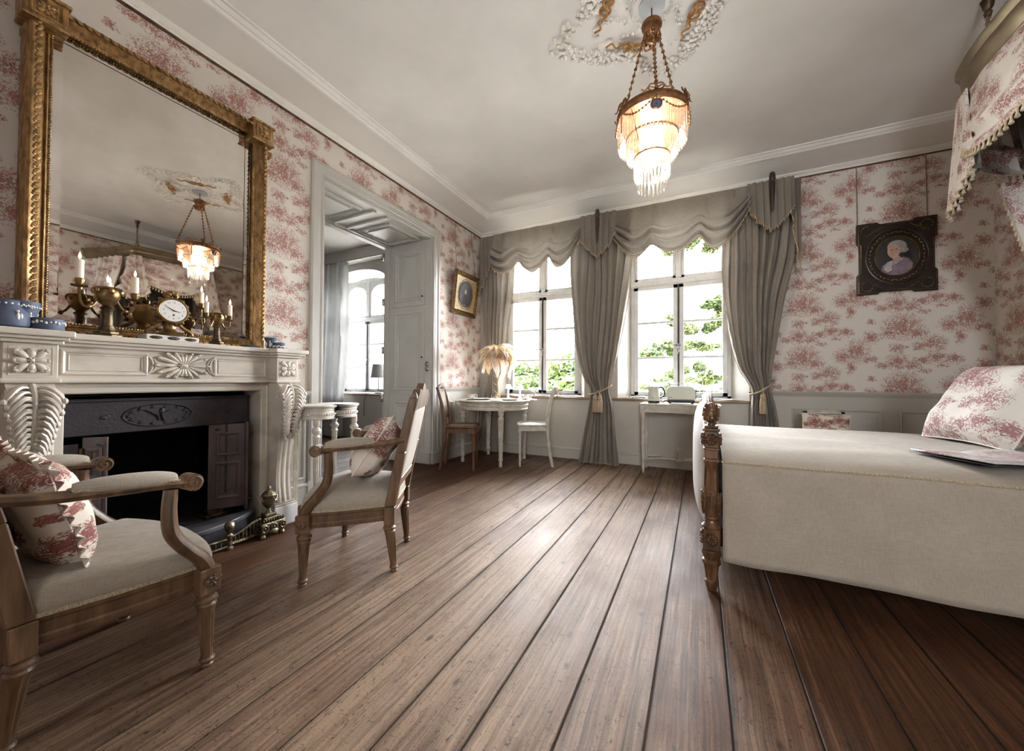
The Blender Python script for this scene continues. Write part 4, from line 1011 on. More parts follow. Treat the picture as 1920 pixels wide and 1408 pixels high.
jar('dish', 'low round blue jasperware jar beside the flared pot at the right end', 523, 657, [(.032,0),(.034,.004),(.034,.036),(.036,.040),(.036,.044),(.028,.048),(.006,.050)], x=-2.57, relief=(.02,.034,'band'), cat='jar')
jar('dish', 'flat blue jasperware dish under the right edge of the mirror', 470, 651, [(.030,0),(.050,.006),(.056,.016),(.052,.018),(.03,.012)], x=-2.64, cat='dish')
# ================================================================ ARMCHAIRS
def turned_leg(m, x, y, ztop, r, x2=None, y2=None, n=20):
    x2 = x if x2 is None else x2; y2 = y if y2 is None else y2; h = ztop
    prof = [(.55*r,0),(.62*r,.03*h),(.5*r,.05*h),(.72*r,.085*h),(.76*r,.10*h),(.56*r,.125*h)]+[(lerp(.56,.92,k/8)*r, lerp(.13,.80,k/8)*h) for k in range(9)]+[(1.0*r,.82*h),(.80*r,.85*h),(1.12*r,.875*h),(1.12*r,.90*h),(.85*r,.93*h),(.95*r,h)]
    m0 = len(m.v); m.lathe(prof, n, (0,0,0), flutes=(8,.30,.14*h,.79*h))
    for i in range(m0, len(m.v)):
        v = m.v[i]; f = v.z/h; m.v[i] = Vector((v.x+lerp(x2,x,f), v.y+lerp(y2,y,f), v.z))
    return m
def seat_outline(wf, wb, yf, yb, bow, n=10):
    pts = []
    for k in range(n+1): u = k/n*2-1; pts.append((u*wf, yf+bow*(1-u*u)))
    pts = pts[::-1]                              # right -> left along the front
    for k in range(1, n): f = k/n; pts.append((-lerp(wf, wb, f)-.012*sin(f*PI), lerp(yf, yb, f)))
    for k in range(n+1): u = -1+2*k/n; pts.append((u*wb, yb-.012*(1-u*u)))
    for k in range(1, n): f = 1-k/n; pts.append((lerp(wf, wb, f)+.012*sin(f*PI), lerp(yf, yb, f)))
    return pts
def ring_surface(m, pts, levels, cap=True):
    """levels [(scale_inset, z)]; pts outline about centroid"""
    cx = sum(p[0] for p in pts)/len(pts); cy_ = sum(p[1] for p in pts)/len(pts); rows = []
    for s, z in levels: rows.append([m.av((cx+(x-cx)*s, cy_+(y-cy_)*s, z)) for x, y in pts])
    n = len(pts)
    for a, b in zip(rows[:-1], rows[1:]):
        for i in range(n): k = (i+1) % n; m.af([a[i], a[k], b[k], b[i]])
    if cap: m.af(rows[-1])
    return rows
def make_armchair(label):
    t = thing('armchair', label, 'armchair', group='carved armchairs by the hearth'); W = M['oak']
    t_l = dict(local=True)
    FX, FY, BX, BY = .289, .195, .178, -.195
    for s in (-1, 1):
        turned_leg(MB(), s*FX, FY, .255, .028).build('leg', W, t, **t_l) if False else None
        m = MB(); turned_leg(m, s*FX*.985, FY-.005, .255, .030, s*FX, FY); m.build('leg', W, t, local=True)
        m = MB(); turned_leg(m, s*.192, -.180, .255, .028, s*BX, BY-.01); m.build('leg', W, t, local=True)
        b = MB().box(s*FX*.985-.031, s*FX*.985+.031, FY-.036, FY+.026, .25, .335).build('corner_block', W, t, local=True, smooth=0, bevel=.003)
        m = MB(); rosette(m, (s*FX*.985, FY+.026, .293), (1,0,0), (0,0,1), (0,1,0), .020, .020, 6, .010, False); rosette(m, (s*(FX*.985+.031), FY-.005, .293), (0,1,0), (0,0,1), (s,0,0), .020, .020, 6, .010, False)
        m.build('rosette', W, b, local=True)
        b = MB().box(s*.192-.027, s*.192+.027, -.212, -.160, .245, .335); b.build('corner_block', W, t, local=True, smooth=0, bevel=.003)
    out = seat_outline(.278, .190, .200, -.185, .050)
    m = MB(); ring_surface(m, out, [(.93,.262),(1.0,.262),(1.012,.270),(1.012,.282),(.995,.288),(1.0,.296),(1.0,.318),(1.016,.324),(1.016,.334),(.98,.338)]); m.build('seat_rail', W, t, local=True, smooth=30)
    m = MB(); ring_surface(m, out, [(.99,.334),(1.03,.350),(1.035,.372),(1.01,.396),(.93,.416),(.78,.430),(.55,.439),(.25,.442)]); m.build('seat', M['linen'], t, local=True, smooth=80)
    cx = sum(p[0] for p in out)/len(out); cy_ = sum(p[1] for p in out)/len(out)
    MB().tube([(cx+(x-cx)*1.026, cy_+(y-cy_)*1.026, .341) for x, y in out], .0065, 6, closed=True).build('braid', M['trim_braid'], t, local=True)
    # back: raked posts, crest with ears, padded panel
    pb, pt = Vector((.192, -.188, .335)), Vector((.228, -.305, .885))
    for s in (-1, 1):
        P = [Vector((s*pb.x, pb.y, pb.z)), Vector((s*lerp(pb.x,pt.x,.5), lerp(pb.y,pt.y,.45), lerp(pb.z,pt.z,.5))), Vector((s*pt.x, pt.y, pt.z))]
        m = MB()
        rows = []
        for k, p in enumerate(P): hw, hd = lerp(.021, .019, k/2), lerp(.027, .020, k/2); rows.append([(p.x-hw, p.y-hd, p.z), (p.x+hw, p.y-hd, p.z), (p.x+hw, p.y+hd, p.z), (p.x-hw, p.y+hd, p.z)])
        m.hexa(rows[0], rows[1]); m.hexa(rows[1], rows[2])
        q = rows[2]; tip = Vector((s*(pt.x+.006), pt.y-.008, pt.z+.040)); ids = [m.av(x) for x in q]; ti = m.av(tip)
        for i in range(4): m.af([ids[i], ids[(i+1)%4], ti])
        m.build('back_post', W, t, local=True, smooth=0, bevel=.004)
    def bk(u, v):   # u -1..1 across, v 0 bottom ..1 top of the back plane
        f = v; return Vector((u*lerp(pb.x,pt.x,f), lerp(pb.y,pt.y,f), lerp(pb.z,pt.z,f)))
    m = MB(); n = 24
    def crest_top(u): return .050*(1-abs(u)**2.2)+.012*cos(u*PI*3)*(abs(u) < .9) + (.012 if abs(u) < .3 else 0)
    for k in range(n):
        u0, u1 = -1+2*k/n, -1+2*(k+1)/n; lo, hi = [], []
        def col_(u):
            c = bk(u, .90); y = c.y
            return [(c.x, y-.018, c.z-.010), (c.x, y+.018, c.z-.010), (c.x, y+.014-.012, c.z+.055+crest_top(u)), (c.x, y-.022-.012, c.z+.055+crest_top(u))]
        m.hexa(col_(u0), col_(u1))
    m.build('crest_rail', W, t, local=True, smooth=50)
    m = MB()
    a, b = bk(-1, .20), bk(1, .20); m.hexa([(a.x,a.y-.018,a.z-.022),(b.x,b.y-.018,b.z-.022),(b.x,b.y+.018,b.z-.022),(a.x,a.y+.018,a.z-.022)], [(a.x,a.y-.022,a.z+.022),(b.x,b.y-.022,b.z+.022),(b.x,b.y+.014,b.z+.022),(a.x,a.y+.014,a.z+.022)])
    m.build('lower_back_rail', W, t, local=True, smooth=0, bevel=.004)
    m = MB()
    def pad(sign, bulge):
        def f(u, v):
            U = (u*2-1)*.93; V = lerp(.22, .93, v); c = bk(U, V); d = bulge*((1-(u*2-1)**4)*(1-(v*2-1)**4))**.6
            return (c.x, c.y+sign*(.012+d), c.z)
        return f
    m.grid(pad(1, .030), 14, 14); m.grid(pad(-1, .012), 14, 14); m.build('back_cushion', M['foot_linen'] if False else M['linen'], t, local=True, smooth=80)
    # arms
    for s in (-1, 1):
        sup = spline([(s*.284,.190,.330),(s*.292,.168,.375),(s*.302,.120,.430),(s*.308,.082,.490),(s*.308,.074,.560),(s*.308,.078,.628)], 6)
        MB().tube(sup, [lerp(.026,.019,k/(len(sup)-1)) for k in range(len(sup))], 10, flat=(1.1,.95)).build('arm_support', W, t, local=True)
        arm = spline([(s*.308,.125,.640),(s*.308,.06,.648),(s*.300,-.05,.655),(s*.268,-.17,.662),(s*.222,-.250,.672)], 6)
        ao = MB().tube(arm, [.022]*7+[.020]*(len(arm)-7), 8, flat=(.8,1.15)); ao.build('arm', W, t, local=True)
        m = MB()
        for side in (-1, 1):
            vol = [(s*.308+side*.024, .128+.026*(1-k/20)*cos(-PI/2+k*.5), .640+.026*(1-k/20)*sin(-PI/2+k*.5)) for k in range(18)]
            m.tube(vol, .004, 5)
        m.lathe([(.010,-.024),(.027,-.024),(.027,.024),(.010,.024)], 18, (s*.308,.128,.640), Matrix.Rotation(PI/2, 3, 'Y')); m.build('scroll', W, t, local=True)
        pp = spline([(s*.308,.088,.660),(s*.306,.03,.668),(s*.298,-.05,.674),(s*.280,-.125,.676)], 6)
        MB().tube(pp, [.012+.019*sin(PI*min(1,max(0,(k+.6)/(len(pp)))))**.5 for k in range(len(pp))], 10, flat=(.85,1.0)).build('arm_pad', M['linen'], t, local=True, smooth=80)
        ring = [(s*.022+p[0], p[1], p[2]-.004) for p in pp]+[(-s*.022+p[0], p[1], p[2]-.004) for p in pp[::-1]]
        MB().tube(ring, .0045, 5, closed=True).build('braid', M['trim_braid'], t, local=True)
    return t
def frame_from(p_front, p_back):
    """near-side front/back feet -> (location, rz) of an armchair; s=+1 right side, -1 left side"""
    pass
# chair by the hearth, seen from its side and back
fA, fB = at(572,1098,2,0), at(572,1098,2,0)
cB = (at(572,1098,2,0)+at(738,1070,2,0)+at(757,1015,2,0)+at(643,1005,2,0))/4
face = ((at(572,1098,2,0)+at(643,1005,2,0))/2-(at(738,1070,2,0)+at(757,1015,2,0))/2)
rzB = math.atan2(-face.x, face.y)
chairB = make_armchair('carved oak armchair with linen seat beyond the hearth, its back towards the windows')
chairB.location = (cB.x, cB.y, 0); chairB.rotation_euler = (0,0,rzB); WM[chairB] = Matrix.Translation((cB.x,cB.y,0)) @ Matrix.Rotation(rzB, 4, 'Z')
fr, br = at(388,1247,2,0), at(36,1406,2,0)
ang = math.atan2(fr.y-br.y, fr.x-br.x)-math.atan2(.39, .111); R2 = Matrix.Rotation(ang, 3, 'Z')
cA = fr-R2 @ Vector((.289,.195,0))
chairA = copy_tree(chairB, (cA.x, cA.y, 0), ang); chairA['label'] = 'carved oak armchair with linen seat cut by the left edge of the picture'
WA, WB_ = WM[chairA], WM[chairB]

# ---- cushions
def pillow_mesh(m, w_, h_, th, n=18, k=.5, uo=0, vo=0):
    for sg in (1, -1):
        def f(u, v):
            a, b = u*2-1, v*2-1
            e = max(0, (1-a**4)*(1-b**4))**.55; pin = 1-.07*(a*a*(1-b*b)+b*b*(1-a*a))
            wr = .010*nz(a*3+uo, b*3+sg, vo)*e
            return (a*w_/2*pin, sg*(th/2*e+wr), b*h_/2*pin)
        m.grid(f, n, n, uv=lambda u, v: (u*w_+uo, v*h_+vo))
    return m
def cushion(name, label, M4, w_, h_, th, mat, ruffle=False, uo=0, vo=0):
    t = thing(name, label, 'cushion', M4.translation)
    m = MB(); m.M = M4; pillow_mesh(m, w_, h_, th, uo=uo, vo=vo); m.build('cover', mat, t, smooth=80)
    if ruffle:
        r = MB(); r.M = M4; n = 420
        def f(u, v):
            a = u*4; s = int(a) % 4; q = a-int(a)
            c = [(-1,-1),(1,-1),(1,1),(-1,1)]; A, B = c[s], c[(s+1)%4]; x, z = lerp(A[0],B[0],q), lerp(A[1],B[1],q)
            pin = 1-.07*(x*x*(1-z*z)+z*z*(1-x*x)); k = pin*(1+ v*.22)
            return (x*w_/2*k, .008*v*sin(u*2*PI*44+.8*sin(u*40))+.005*sin(u*2*PI*9), z*h_/2*k)
        r.grid(f, n, 3, cu=True, uv=lambda u, v: (u*4*w_+uo, v*.07+vo)); r.build('ruffle', mat, t, smooth=80, solid=.002)
    else:
        r = MB(); r.M = M4; pth = []
        for k in range(80):
            a = k/80*4; s = int(a); q = a-s; c = [(-1,-1),(1,-1),(1,1),(-1,1)]; A, B = c[s], c[(s+1)%4]; x, z = lerp(A[0],B[0],q), lerp(A[1],B[1],q)
            pin = 1-.07*(x*x*(1-z*z)+z*z*(1-x*x)); pth.append((x*w_/2*pin, 0, z*h_/2*pin))
        r.tube(pth, .004, 5, closed=True); r.build('piping', mat, t)
    return t
def TR(x, y, z, rx=0, ry=0, rz=0): return Matrix.Translation((x,y,z)) @ Matrix.Rotation(rz,4,'Z') @ Matrix.Rotation(rx,4,'X') @ Matrix.Rotation(ry,4,'Y')
cushion('cushion', 'toile cushion with a ruffled edge leaning on the armchair at the left edge', WA @ TR(.0, -.105, .585, .30, .15), .36, .34, .14, M['toile_red'], True, .2, .3)
cushion('cushion', 'square red toile cushion leaning in the armchair beyond the hearth', WB_ @ TR(.03, -.060, .590, .55, .30), .38, .36, .17, M['toile_red'], False, .5, .1)

# ================================================================ TABLES AND SIDE CHAIRS
WP = M['white_paint']
# round table
tx, ty, tr_, tz = -2.27, 4.085, .44, .745
rt_ = thing('round_table', 'chalky white round table on four turned legs in the corner by the window', 'table', (tx, ty, 0))
MB().lathe([(.01,tz-.022),(tr_-.012,tz-.022),(tr_-.004,tz-.016),(tr_,tz-.008),(tr_-.004,tz),(.01,tz)], 56, (tx,ty,0)).build('table_top', WP, rt_, smooth=40)
MB().lathe([(tr_-.05,tz-.11),(tr_-.028,tz-.11),(tr_-.024,tz-.100),(tr_-.030,tz-.094),(tr_-.030,tz-.070),(tr_-.020,tz-.062),(tr_-.020,tz-.050),(tr_-.032,tz-.042),(tr_-.032,tz-.02),(tr_-.05,tz-.02)], 56, (tx,ty,0)).build('apron', WP, rt_, smooth=40)
fl = at(936,873,2,0); a0 = math.atan2(fl.y-ty, fl.x-tx)
for k in range(4):
    a = a0+k*PI/2; x, y = tx+(tr_-.055)*cos(a), ty+(tr_-.055)*sin(a)
    R = Matrix.Rotation(a, 4, 'Z'); m = MB(); m.M = Matrix.Translation((x,y,0)) @ R; m.box(-.03,.034,-.034,.034,tz-.125,tz-.02); bo = m.build('leg_block', WP, rt_, smooth=0, bevel=.003)
    m = MB(); m.M = Matrix.Translation((x,y,0)) @ R; rosette(m, (.034,0,tz-.07), (0,1,0), (0,0,1), (1,0,0), .02, .02, 8, .008, False); m.build('rosette', WP, bo)
    m = MB(); m.M = Matrix.Translation((x,y,0)); h = tz-.125
    m.lathe([(.018,0),(.022,.03),(.017,.06),(.027,.075),(.028,.09),(.021,.105)]+[(lerp(.022,.033,j/6), lerp(.11,h-.10,j/6)) for j in range(7)]+[(.036,h-.08),(.030,h-.07),(.022,h-.05),(.034,h-.03),(.034,h-.015),(.026,h)], 20, flutes=(10,.16,.11,h-.10)); m.build('leg', WP, rt_)
# side chairs with cane seats
def make_side_chair(name, label, wood, cane):
    t = thing(name, label, 'chair', group=None); SZ = .478
    out = seat_outline(.195, .165, .175, -.155, .035)
    m = MB(); ring_surface(m, out, [(.86,SZ-.018),(.98,SZ-.022),(1.03,SZ-.012),(1.03,SZ-.002),(1.0,SZ+.004),(.86,SZ+.002)], cap=False); m.build('seat_frame', wood, t, local=True, smooth=50)
    m = MB(); ring_surface(m, out, [(.87,SZ-.004),(.5,SZ-.008),(.1,SZ-.010)]); m.build('cane_seat', cane, t, local=True, smooth=80)
    m = MB(); ring_surface(m, out, [(.90,SZ-.07),(.96,SZ-.07),(.96,SZ-.018),(.90,SZ-.018)], cap=False); m.build('apron', wood, t, local=True, smooth=30)
    for s in (-1, 1):
        m = MB(); m.lathe([(.010,0),(.013,.02),(.012,.05)]+[(lerp(.012,.019,k/5), lerp(.06,.36,k/5)) for k in range(6)]+[(.022,.37),(.016,.38),(.024,.395),(.024,.41),(.018,.42),(.022,SZ-.02)], 14, (s*.165,.165,0)); m.build('leg', wood, t, local=True)
        st = spline([(s*.155,-.205,0),(s*.158,-.165,.22),(s*.160,-.148,SZ),(s*.166,-.175,.70),(s*.172,-.232,.905)], 6)
        m = MB(); m.tube(st, [.015+.004*sin(PI*k/(len(st)-1)) for k in range(len(st))], 8, flat=(1.0,1.15)); m.build('back_leg_stile', wood, t, local=True)
    a = lambda z: lerp(-.148,-.232,((z-SZ)/(.905-SZ))**1.3)
    m = MB(); n = 14
    m.tube([(lerp(-.172,.172,k/n), a(.88)-.01*sin(PI*k/n), .880+.035*sin(PI*k/n)) for k in range(n+1)], .019, 8, flat=(1.2,.7)); m.build('crest_rail', wood, t, local=True)
    m = MB(); m.tube([(-.163,a(.57),.57),(0,a(.57)-.012,.57),(.163,a(.57),.57)], .014, 8); m.build('back_rail', wood, t, local=True)
    m = MB(); m.grid(lambda u, v: (lerp(-.155,.155,u), a(lerp(.58,.875,v))-.010*sin(PI*u), lerp(.58,.885,v)), 8, 6); m.build('cane_back', cane, t, local=True, solid=.004)
    return t
sB = make_side_chair('side_chair', 'brown wooden side chair with cane seat left of the round table', M['beech'], M['cane'])
def side_pose(o, bpx, fpx, side):
    b_, f_ = at(*bpx,2,0), at(*fpx,2,0); d = f_-b_
    a = math.atan2(d.y, d.x)-math.atan2(.165+.205, side*.010)
    R = Matrix.Rotation(a, 3, 'Z'); c = b_-R @ Vector((side*.155,-.205,0)); o.location = (c.x, c.y, 0); o.rotation_euler = (0,0,a)
side_pose(sB, (824,882), (886,883), 1)
sW = make_side_chair('side_chair', 'white painted side chair with cane seat right of the round table', WP, M['cane_white'])
side_pose(sW, (1036,876), (975,875), -1)
# ---- kidney shaped side table by the hearth
kc = at(612,762,0,-2.50); kx_, kyc, kz_ = -2.50, kc.y, .795
kt = thing('side_table', 'chalky white lobed side table on fluted legs between the fireplace and the doorway', 'side table', (kx_, kyc, 0))
def lobes(r, off, n=22):
    p = []; a0_ = math.acos(min(.99, off*.62/r))
    for k in range(n+1): t = -PI/2+ .62+(PI-1.24+PI*0)*0
    for k in range(n+1): t = -PI*.86+PI*1.72*k/n; p.append((r*sin(t)*1.0, off+r*cos(t)))
    q = [(-x, -y) for x, y in p]; return p+q
def lobed(m, r, off, z0, z1): m.prism([(kx_+x*1.25, kyc+y) for x, y in lobes(r, off)], lambda a, b, d: (a, b, d), z0, z1)
m = MB(); lobed(m, .138, .098, kz_-.014, kz_); lobed(m, .130, .098, kz_-.024, kz_-.014); m.build('table_top', WP, kt, smooth=35, bevel=.004, seg=2)
m = MB(); lobed(m, .122, .098, kz_-.100, kz_-.024); m.build('apron', WP, kt, smooth=35)
m = MB(); lobed(m, .127, .098, kz_-.100, kz_-.088); lobed(m, .126, .098, kz_-.040, kz_-.032); m.build('apron_moulding', WP, kt, smooth=35, bevel=.003)
m = MB(); lb = lobes(.1245, .098, 40)
for j, (x, y) in enumerate(lb):
    m.ell((kx_+x*1.25, kyc+y, kz_-.064), (.006,.009,.010), 6, 4)
m.build('guilloche_relief', WP, kt)
for (dx, dy) in ((.11,-.16),(.11,.16),(-.11,-.16),(-.11,.16)):
    m = MB(); m.M = Matrix.Translation((kx_+dx, kyc+dy, 0)); h = kz_-.10
    m.lathe([(.012,0),(.016,.03),(.012,.05),(.019,.065),(.015,.08)]+[(lerp(.015,.022,j/6), lerp(.09,h-.13,j/6)) for j in range(7)]+[(.026,h-.12),(.018,h-.105),(.030,h-.085),(.033,h-.075),(.016,h-.05),(.022,h-.035),(.022,h)], 20, flutes=(10,.22,.09,h-.13)); m.build('leg', WP, kt)

# ---- console table under the second window
c0 = at(1206,886,2,0); cx0, cy0 = c0.x, c0.y; cx1, cy1, cz = .16, 4.585, .742
ct = thing('console_table', 'white carved console table under the window carrying kettle and toaster', 'console table', ((cx0+cx1)/2, (cy0+cy1)/2, 0))
MB().box(cx0-.035, cx1+.035, cy0-.035, cy1+.0, cz-.018, cz).build('table_top', WP, ct, smooth=0, bevel=.005, seg=2)
MB().box(cx0-.022, cx1+.022, cy0-.022, cy1-.01, cz-.095, cz-.018).build('apron', WP, ct, smooth=0, bevel=.003)
m = MB()
for j in range(26): x = lerp(cx0+.04, cx1-.04, j/25); m.tube([(x-.010, cy0-.023, cz-.072), (x+.010, cy0-.023, cz-.042)], .006, 5)
m.tube([(cx0+.02,cy0-.023,cz-.080),(cx1,cy0-.023,cz-.080)], .003, 5); m.tube([(cx0+.02,cy0-.023,cz-.034),(cx1,cy0-.023,cz-.034)], .003, 5); m.build('guilloche_relief', WP, ct)
for (x, y) in ((cx0,cy0),(cx1,cy0),(cx0,cy1-.045),(cx1,cy1-.045)):
    b_ = MB().box(x-.027, x+.027, y-.027, y+.027, cz-.10, cz-.02).build('leg_block', WP, ct, smooth=0, bevel=.003)
    m = MB(); rosette(m, (x, y-.027, cz-.058), (1,0,0), (0,0,1), (0,-1,0), .018, .018, 8, .008, False); m.build('rosette', WP, b_)
    h = cz-.10; m = MB(); m.M = Matrix.Translation((x,y,0))
    m.lathe([(.008,0),(.012,.03),(.017,.05),(.018,.07),(.013,.085)]+[(lerp(.014,.018,j/4), lerp(.09,.30,j/4)) for j in range(5)]+[(.024,.31),(.024,.33),(.017,.345)]+[(lerp(.018,.021,j/5), lerp(.35,h-.07,j/5)) for j in range(6)]+[(.028,h-.055),(.024,h-.03),(.028,h-.015),(.022,h)], 18, flutes=(8,.22,.35,h-.07)); m.build('leg', WP, ct)
mx_, my_ = (cx0+cx1)/2, (cy0+cy1)/2
for (x, y) in ((cx0,cy0),(cx1,cy0),(cx0,cy1-.045),(cx1,cy1-.045)):
    MB().tube(spline([(x,y,.14),(lerp(x,mx_,.5),lerp(y,my_,.5),.155),(mx_,my_,.13)], 5), .010, 8).build('stretcher', WP, ct)
MB().lathe([(.035,.12),(.035,.135),(.022,.145),(.010,.165),(.008,.20),(.014,.21),(.030,.235),(.038,.255),(.036,.265),(.040,.27),(.030,.278)], 16, (mx_,my_,0)).build('stretcher_urn', WP, ct)
# kettle and toaster
kp = at(1226,740,1,4.42); kx2, ky2 = kp.x, 4.42
ke = thing('kettle', 'cream electric kettle with black handle on the console table', 'kettle', (kx2, ky2, cz))
MB().lathe([(.060,0),(.064,.004),(.064,.022),(.060,.024)], 24, (kx2,ky2,cz)).build('power_base', M['black'], ke)
MB().lathe([(.062,.024),(.066,.03),(.064,.06),(.058,.12),(.052,.165),(.046,.180),(.030,.186),(.008,.188)], 24, (kx2,ky2,cz)).build('body', M['mint'], ke)
MB().tube(spline([(kx2+.050,ky2,cz+.168),(kx2+.085,ky2,cz+.172),(kx2+.108,ky2,cz+.135),(kx2+.105,ky2,cz+.085),(kx2+.062,ky2,cz+.055)], 5), .009, 8, flat=(1,1.3)).build('handle', M['black'], ke)
MB().hexa([(kx2-.05,ky2-.018,cz+.14),(kx2-.05,ky2+.018,cz+.14),(kx2-.056,ky2+.006,cz+.14),(kx2-.056,ky2-.006,cz+.14)], [(kx2-.046,ky2-.022,cz+.176),(kx2-.046,ky2+.022,cz+.176),(kx2-.078,ky2+.006,cz+.176),(kx2-.078,ky2-.006,cz+.176)]).build('spout', M['mint'], ke, smooth=0)
MB().ell((kx2,ky2,cz+.190), (.018,.018,.008)).build('lid_knob', M['mint'], ke)
def lettering(parent, origin, size, widths):
    m = MB(); x = 0
    for w_ in widths: m.box(origin[0]+x, origin[0]+x+w_*.7, origin[1]-.001, origin[1], origin[2], origin[2]+size); x += w_
    m.build('lettering', M['black'], parent, smooth=0)
lettering(ke, (kx2-.018, ky2-.0655, cz+.052), .006, [.007,.005,.008,.006,.006])
ta, tb = at(1250,740,1,4.40).x, at(1304,740,1,4.40).x; tyy = 4.44
to = thing('toaster', 'cream long slot toaster with black base on the console table', 'toaster', ((ta+tb)/2, tyy, cz))
MB().box(ta+.004, tb-.004, tyy-.058, tyy+.058, cz+.012, cz+.045).build('base', M['black'], to, smooth=0, bevel=.01, seg=2)
for x in (ta+.03, tb-.03): MB().box(x-.012,x+.012,tyy-.05,tyy+.05,cz,cz+.013).build('foot', M['black'], to, smooth=0)
L_ = (tb-ta)/2; xc = (ta+tb)/2
op = [(-L_,.04),(L_,.04)]+[(L_-.055+.055*cos(t)-.004*0, .130+.055*sin(t)) for t in [PI/2*k/8 for k in range(9)]]+[(-L_+.055-.055*sin(t), .130+.055*cos(t)) for t in [PI/2*k/8 for k in range(9)]]
MB().prism(op, lambda a, b, d: (xc+a, d, cz+b), tyy-.062, tyy+.062).build('body', M['mint'], to, smooth=40, bevel=.012, seg=3)
MB().box(xc-L_+.05, xc+L_-.05, tyy-.018, tyy+.018, cz+.18, cz+.1865).build('slot', M['black'], to, smooth=0)
m = MB().box(xc+L_-.004, xc+L_+.016, tyy-.02, tyy+.02, cz+.125, cz+.140); m.box(xc+L_-.004,xc+L_+.008,tyy-.03,tyy+.03,cz+.05,cz+.15); m.build('lever', M['black'], to, smooth=0, bevel=.004)
m = MB().tube([(xc-.10,tyy,cz+.19),(xc-.10,tyy,cz+.215),(xc+.10,tyy,cz+.215),(xc+.10,tyy,cz+.19)], .0025, 6); m.build('bun_rack', M['chrome'], to)
for s in (-1, 1): MB().box(xc+s*.125-.015,xc+s*.125+.015,tyy-.008,tyy+.008,cz+.21,cz+.22).build('rack_grip', M['black'], to, smooth=0); MB().tube([(xc+s*.10,tyy,cz+.215),(xc+s*.125,tyy,cz+.215)], .0025, 6).build('rack_wire', M['chrome'], to)
lettering(to, (ta+.022, tyy-.0628, cz+.062), .007, [.008,.005,.009,.006,.006])
tag(MB().tube(spline([(kx2+.055,ky2+.05,cz+.008),(kx2+.09,ky2+.07,cz+.012),(kx2+.11,ky2+.03,cz+.030),(kx2+.085,ky2+.0,cz+.018),(kx2+.12,ky2+.05,cz+.008),(kx2+.14,ky2+.11,cz+.008)], 6), .004, 6).build('power_cable', M['cord_black']), 'black power cable coiled between kettle and toaster', 'cable')
# folded magazines on the sill, left of the kettle
mg = at(1190,746,2,WZ0+.002); mgx = at(1192,742,1,4.74).x
t = thing('magazine_stack', 'two white magazines lying on the window sill behind the kettle', 'magazine', (mgx, 4.74, WZ0))
for k in range(2):
    m = MB(); m.M = TR(mgx+.02*k, 4.74, WZ0+.002+.012*k, 0, 0, .2-.3*k); m.box(-.11,.11,-.075,.075,0,.010); m.build('magazine', M['porcelain_print'], t, smooth=0, bevel=.002)
# cane-backed chair with a toile cushion behind the bed
q0, q1 = at(1505,768,1,4.28), at(1584,768,1,4.28); qx = (q0.x+q1.x)/2; hw = (q1.x-q0.x)/2; qz = q0.z
bc = thing('cane_chair', 'white framed chair with square cane back standing behind the bed', 'chair', (qx, 4.05, 0))
m = MB()
m.box(qx-hw,qx-hw+.035,4.262,4.298,.45,qz); m.box(qx+hw-.035,qx+hw,4.262,4.298,.45,qz); m.box(qx-hw,qx+hw,4.262,4.298,qz-.032,qz); m.box(qx-hw,qx+hw,4.262,4.298,.50,.535); m.build('back_frame', WP, bc, smooth=0, bevel=.005, seg=2)
m = MB()
for j in range(20): m.ell((lerp(qx-hw,qx+hw,j/19), 4.262, qz-.006), (.008,.006,.006), 6, 4)
m.build('bead_moulding', WP, bc)
MB().box(qx-hw+.03,qx+hw-.03,4.276,4.284,.53,qz-.03).build('cane_back', M['cane'], bc, smooth=0)
MB().box(qx-hw-.01,qx+hw+.01,3.85,4.30,.40,.45).build('seat', WP, bc, smooth=0, bevel=.01, seg=2)
for (x, y) in ((qx-hw+.02,3.87),(qx+hw-.02,3.87),(qx-hw+.02,4.28),(qx+hw-.02,4.28)): MB().lathe([(.012,0),(.018,.03),(.014,.05),(.022,.36),(.026,.40)], 12, (x,y,0)).build('leg', WP, bc)
cushion('cushion', 'red toile cushion on the cane backed chair behind the bed', TR(qx-.01, 4.17, .575, -.12, .03), .34, .25, .10, M['toile_red'], False, .1, .25)

# ================================================================ ON THE ROUND TABLE
def plate(label, x, y, z, r, mat='porcelain', name='plate', cat='plate', group='china on the round table'):
    o = MB().lathe([(r*.45,0),(r*.60,.002),(r,.016),(r*.99,.018),(r*.62,.006),(.004,.005)], 28, (x,y,z)).build(name, M[mat]); return tag(o, label, cat, group)
def cup(label, x, y, z, s=1, ang=0):
    t = thing('teacup', label, 'cup', (x, y, z), group='china on the round table')
    MB().lathe([(.022*s,0),(.024*s,.004),(.036*s,.014*s),(.043*s,.040*s),(.046*s,.062*s),(.043*s,.062*s),(.034*s,.016*s),(.004,.010*s)], 22, (x,y,z)).build('bowl', M['porcelain_print'], t)
    u = Vector((cos(ang), sin(ang), 0)); c = Vector((x,y,z))
    MB().tube(spline([tuple(c+u*.042*s+Vector((0,0,.052*s))), tuple(c+u*.066*s+Vector((0,0,.052*s))), tuple(c+u*.068*s+Vector((0,0,.028*s))), tuple(c+u*.040*s+Vector((0,0,.018*s)))], 5), .003*s, 6).build('handle', M['porcelain'], t); return t
def on_table(px, py): p = at(px, py, 2, tz); return p.x, p.y
TY = 4.0
def tpos(px, y): return at(px, 740, 1, y).x, y
x, y = tpos(884, 3.86); plate('white saucer under the teacup at the left of the round table', x, y, tz, .075, name='saucer'); cup('printed porcelain teacup at the left edge of the round table', x, y, tz+.007, 1.0, .3)
x, y = tpos(905, 3.98); plate('white dinner plate beside the feather lamp on the round table', x, y, tz, .125)
x, y = tpos(957, 4.02); plate('white dinner plate in front of the small crystal lamps', x, y, tz, .125)
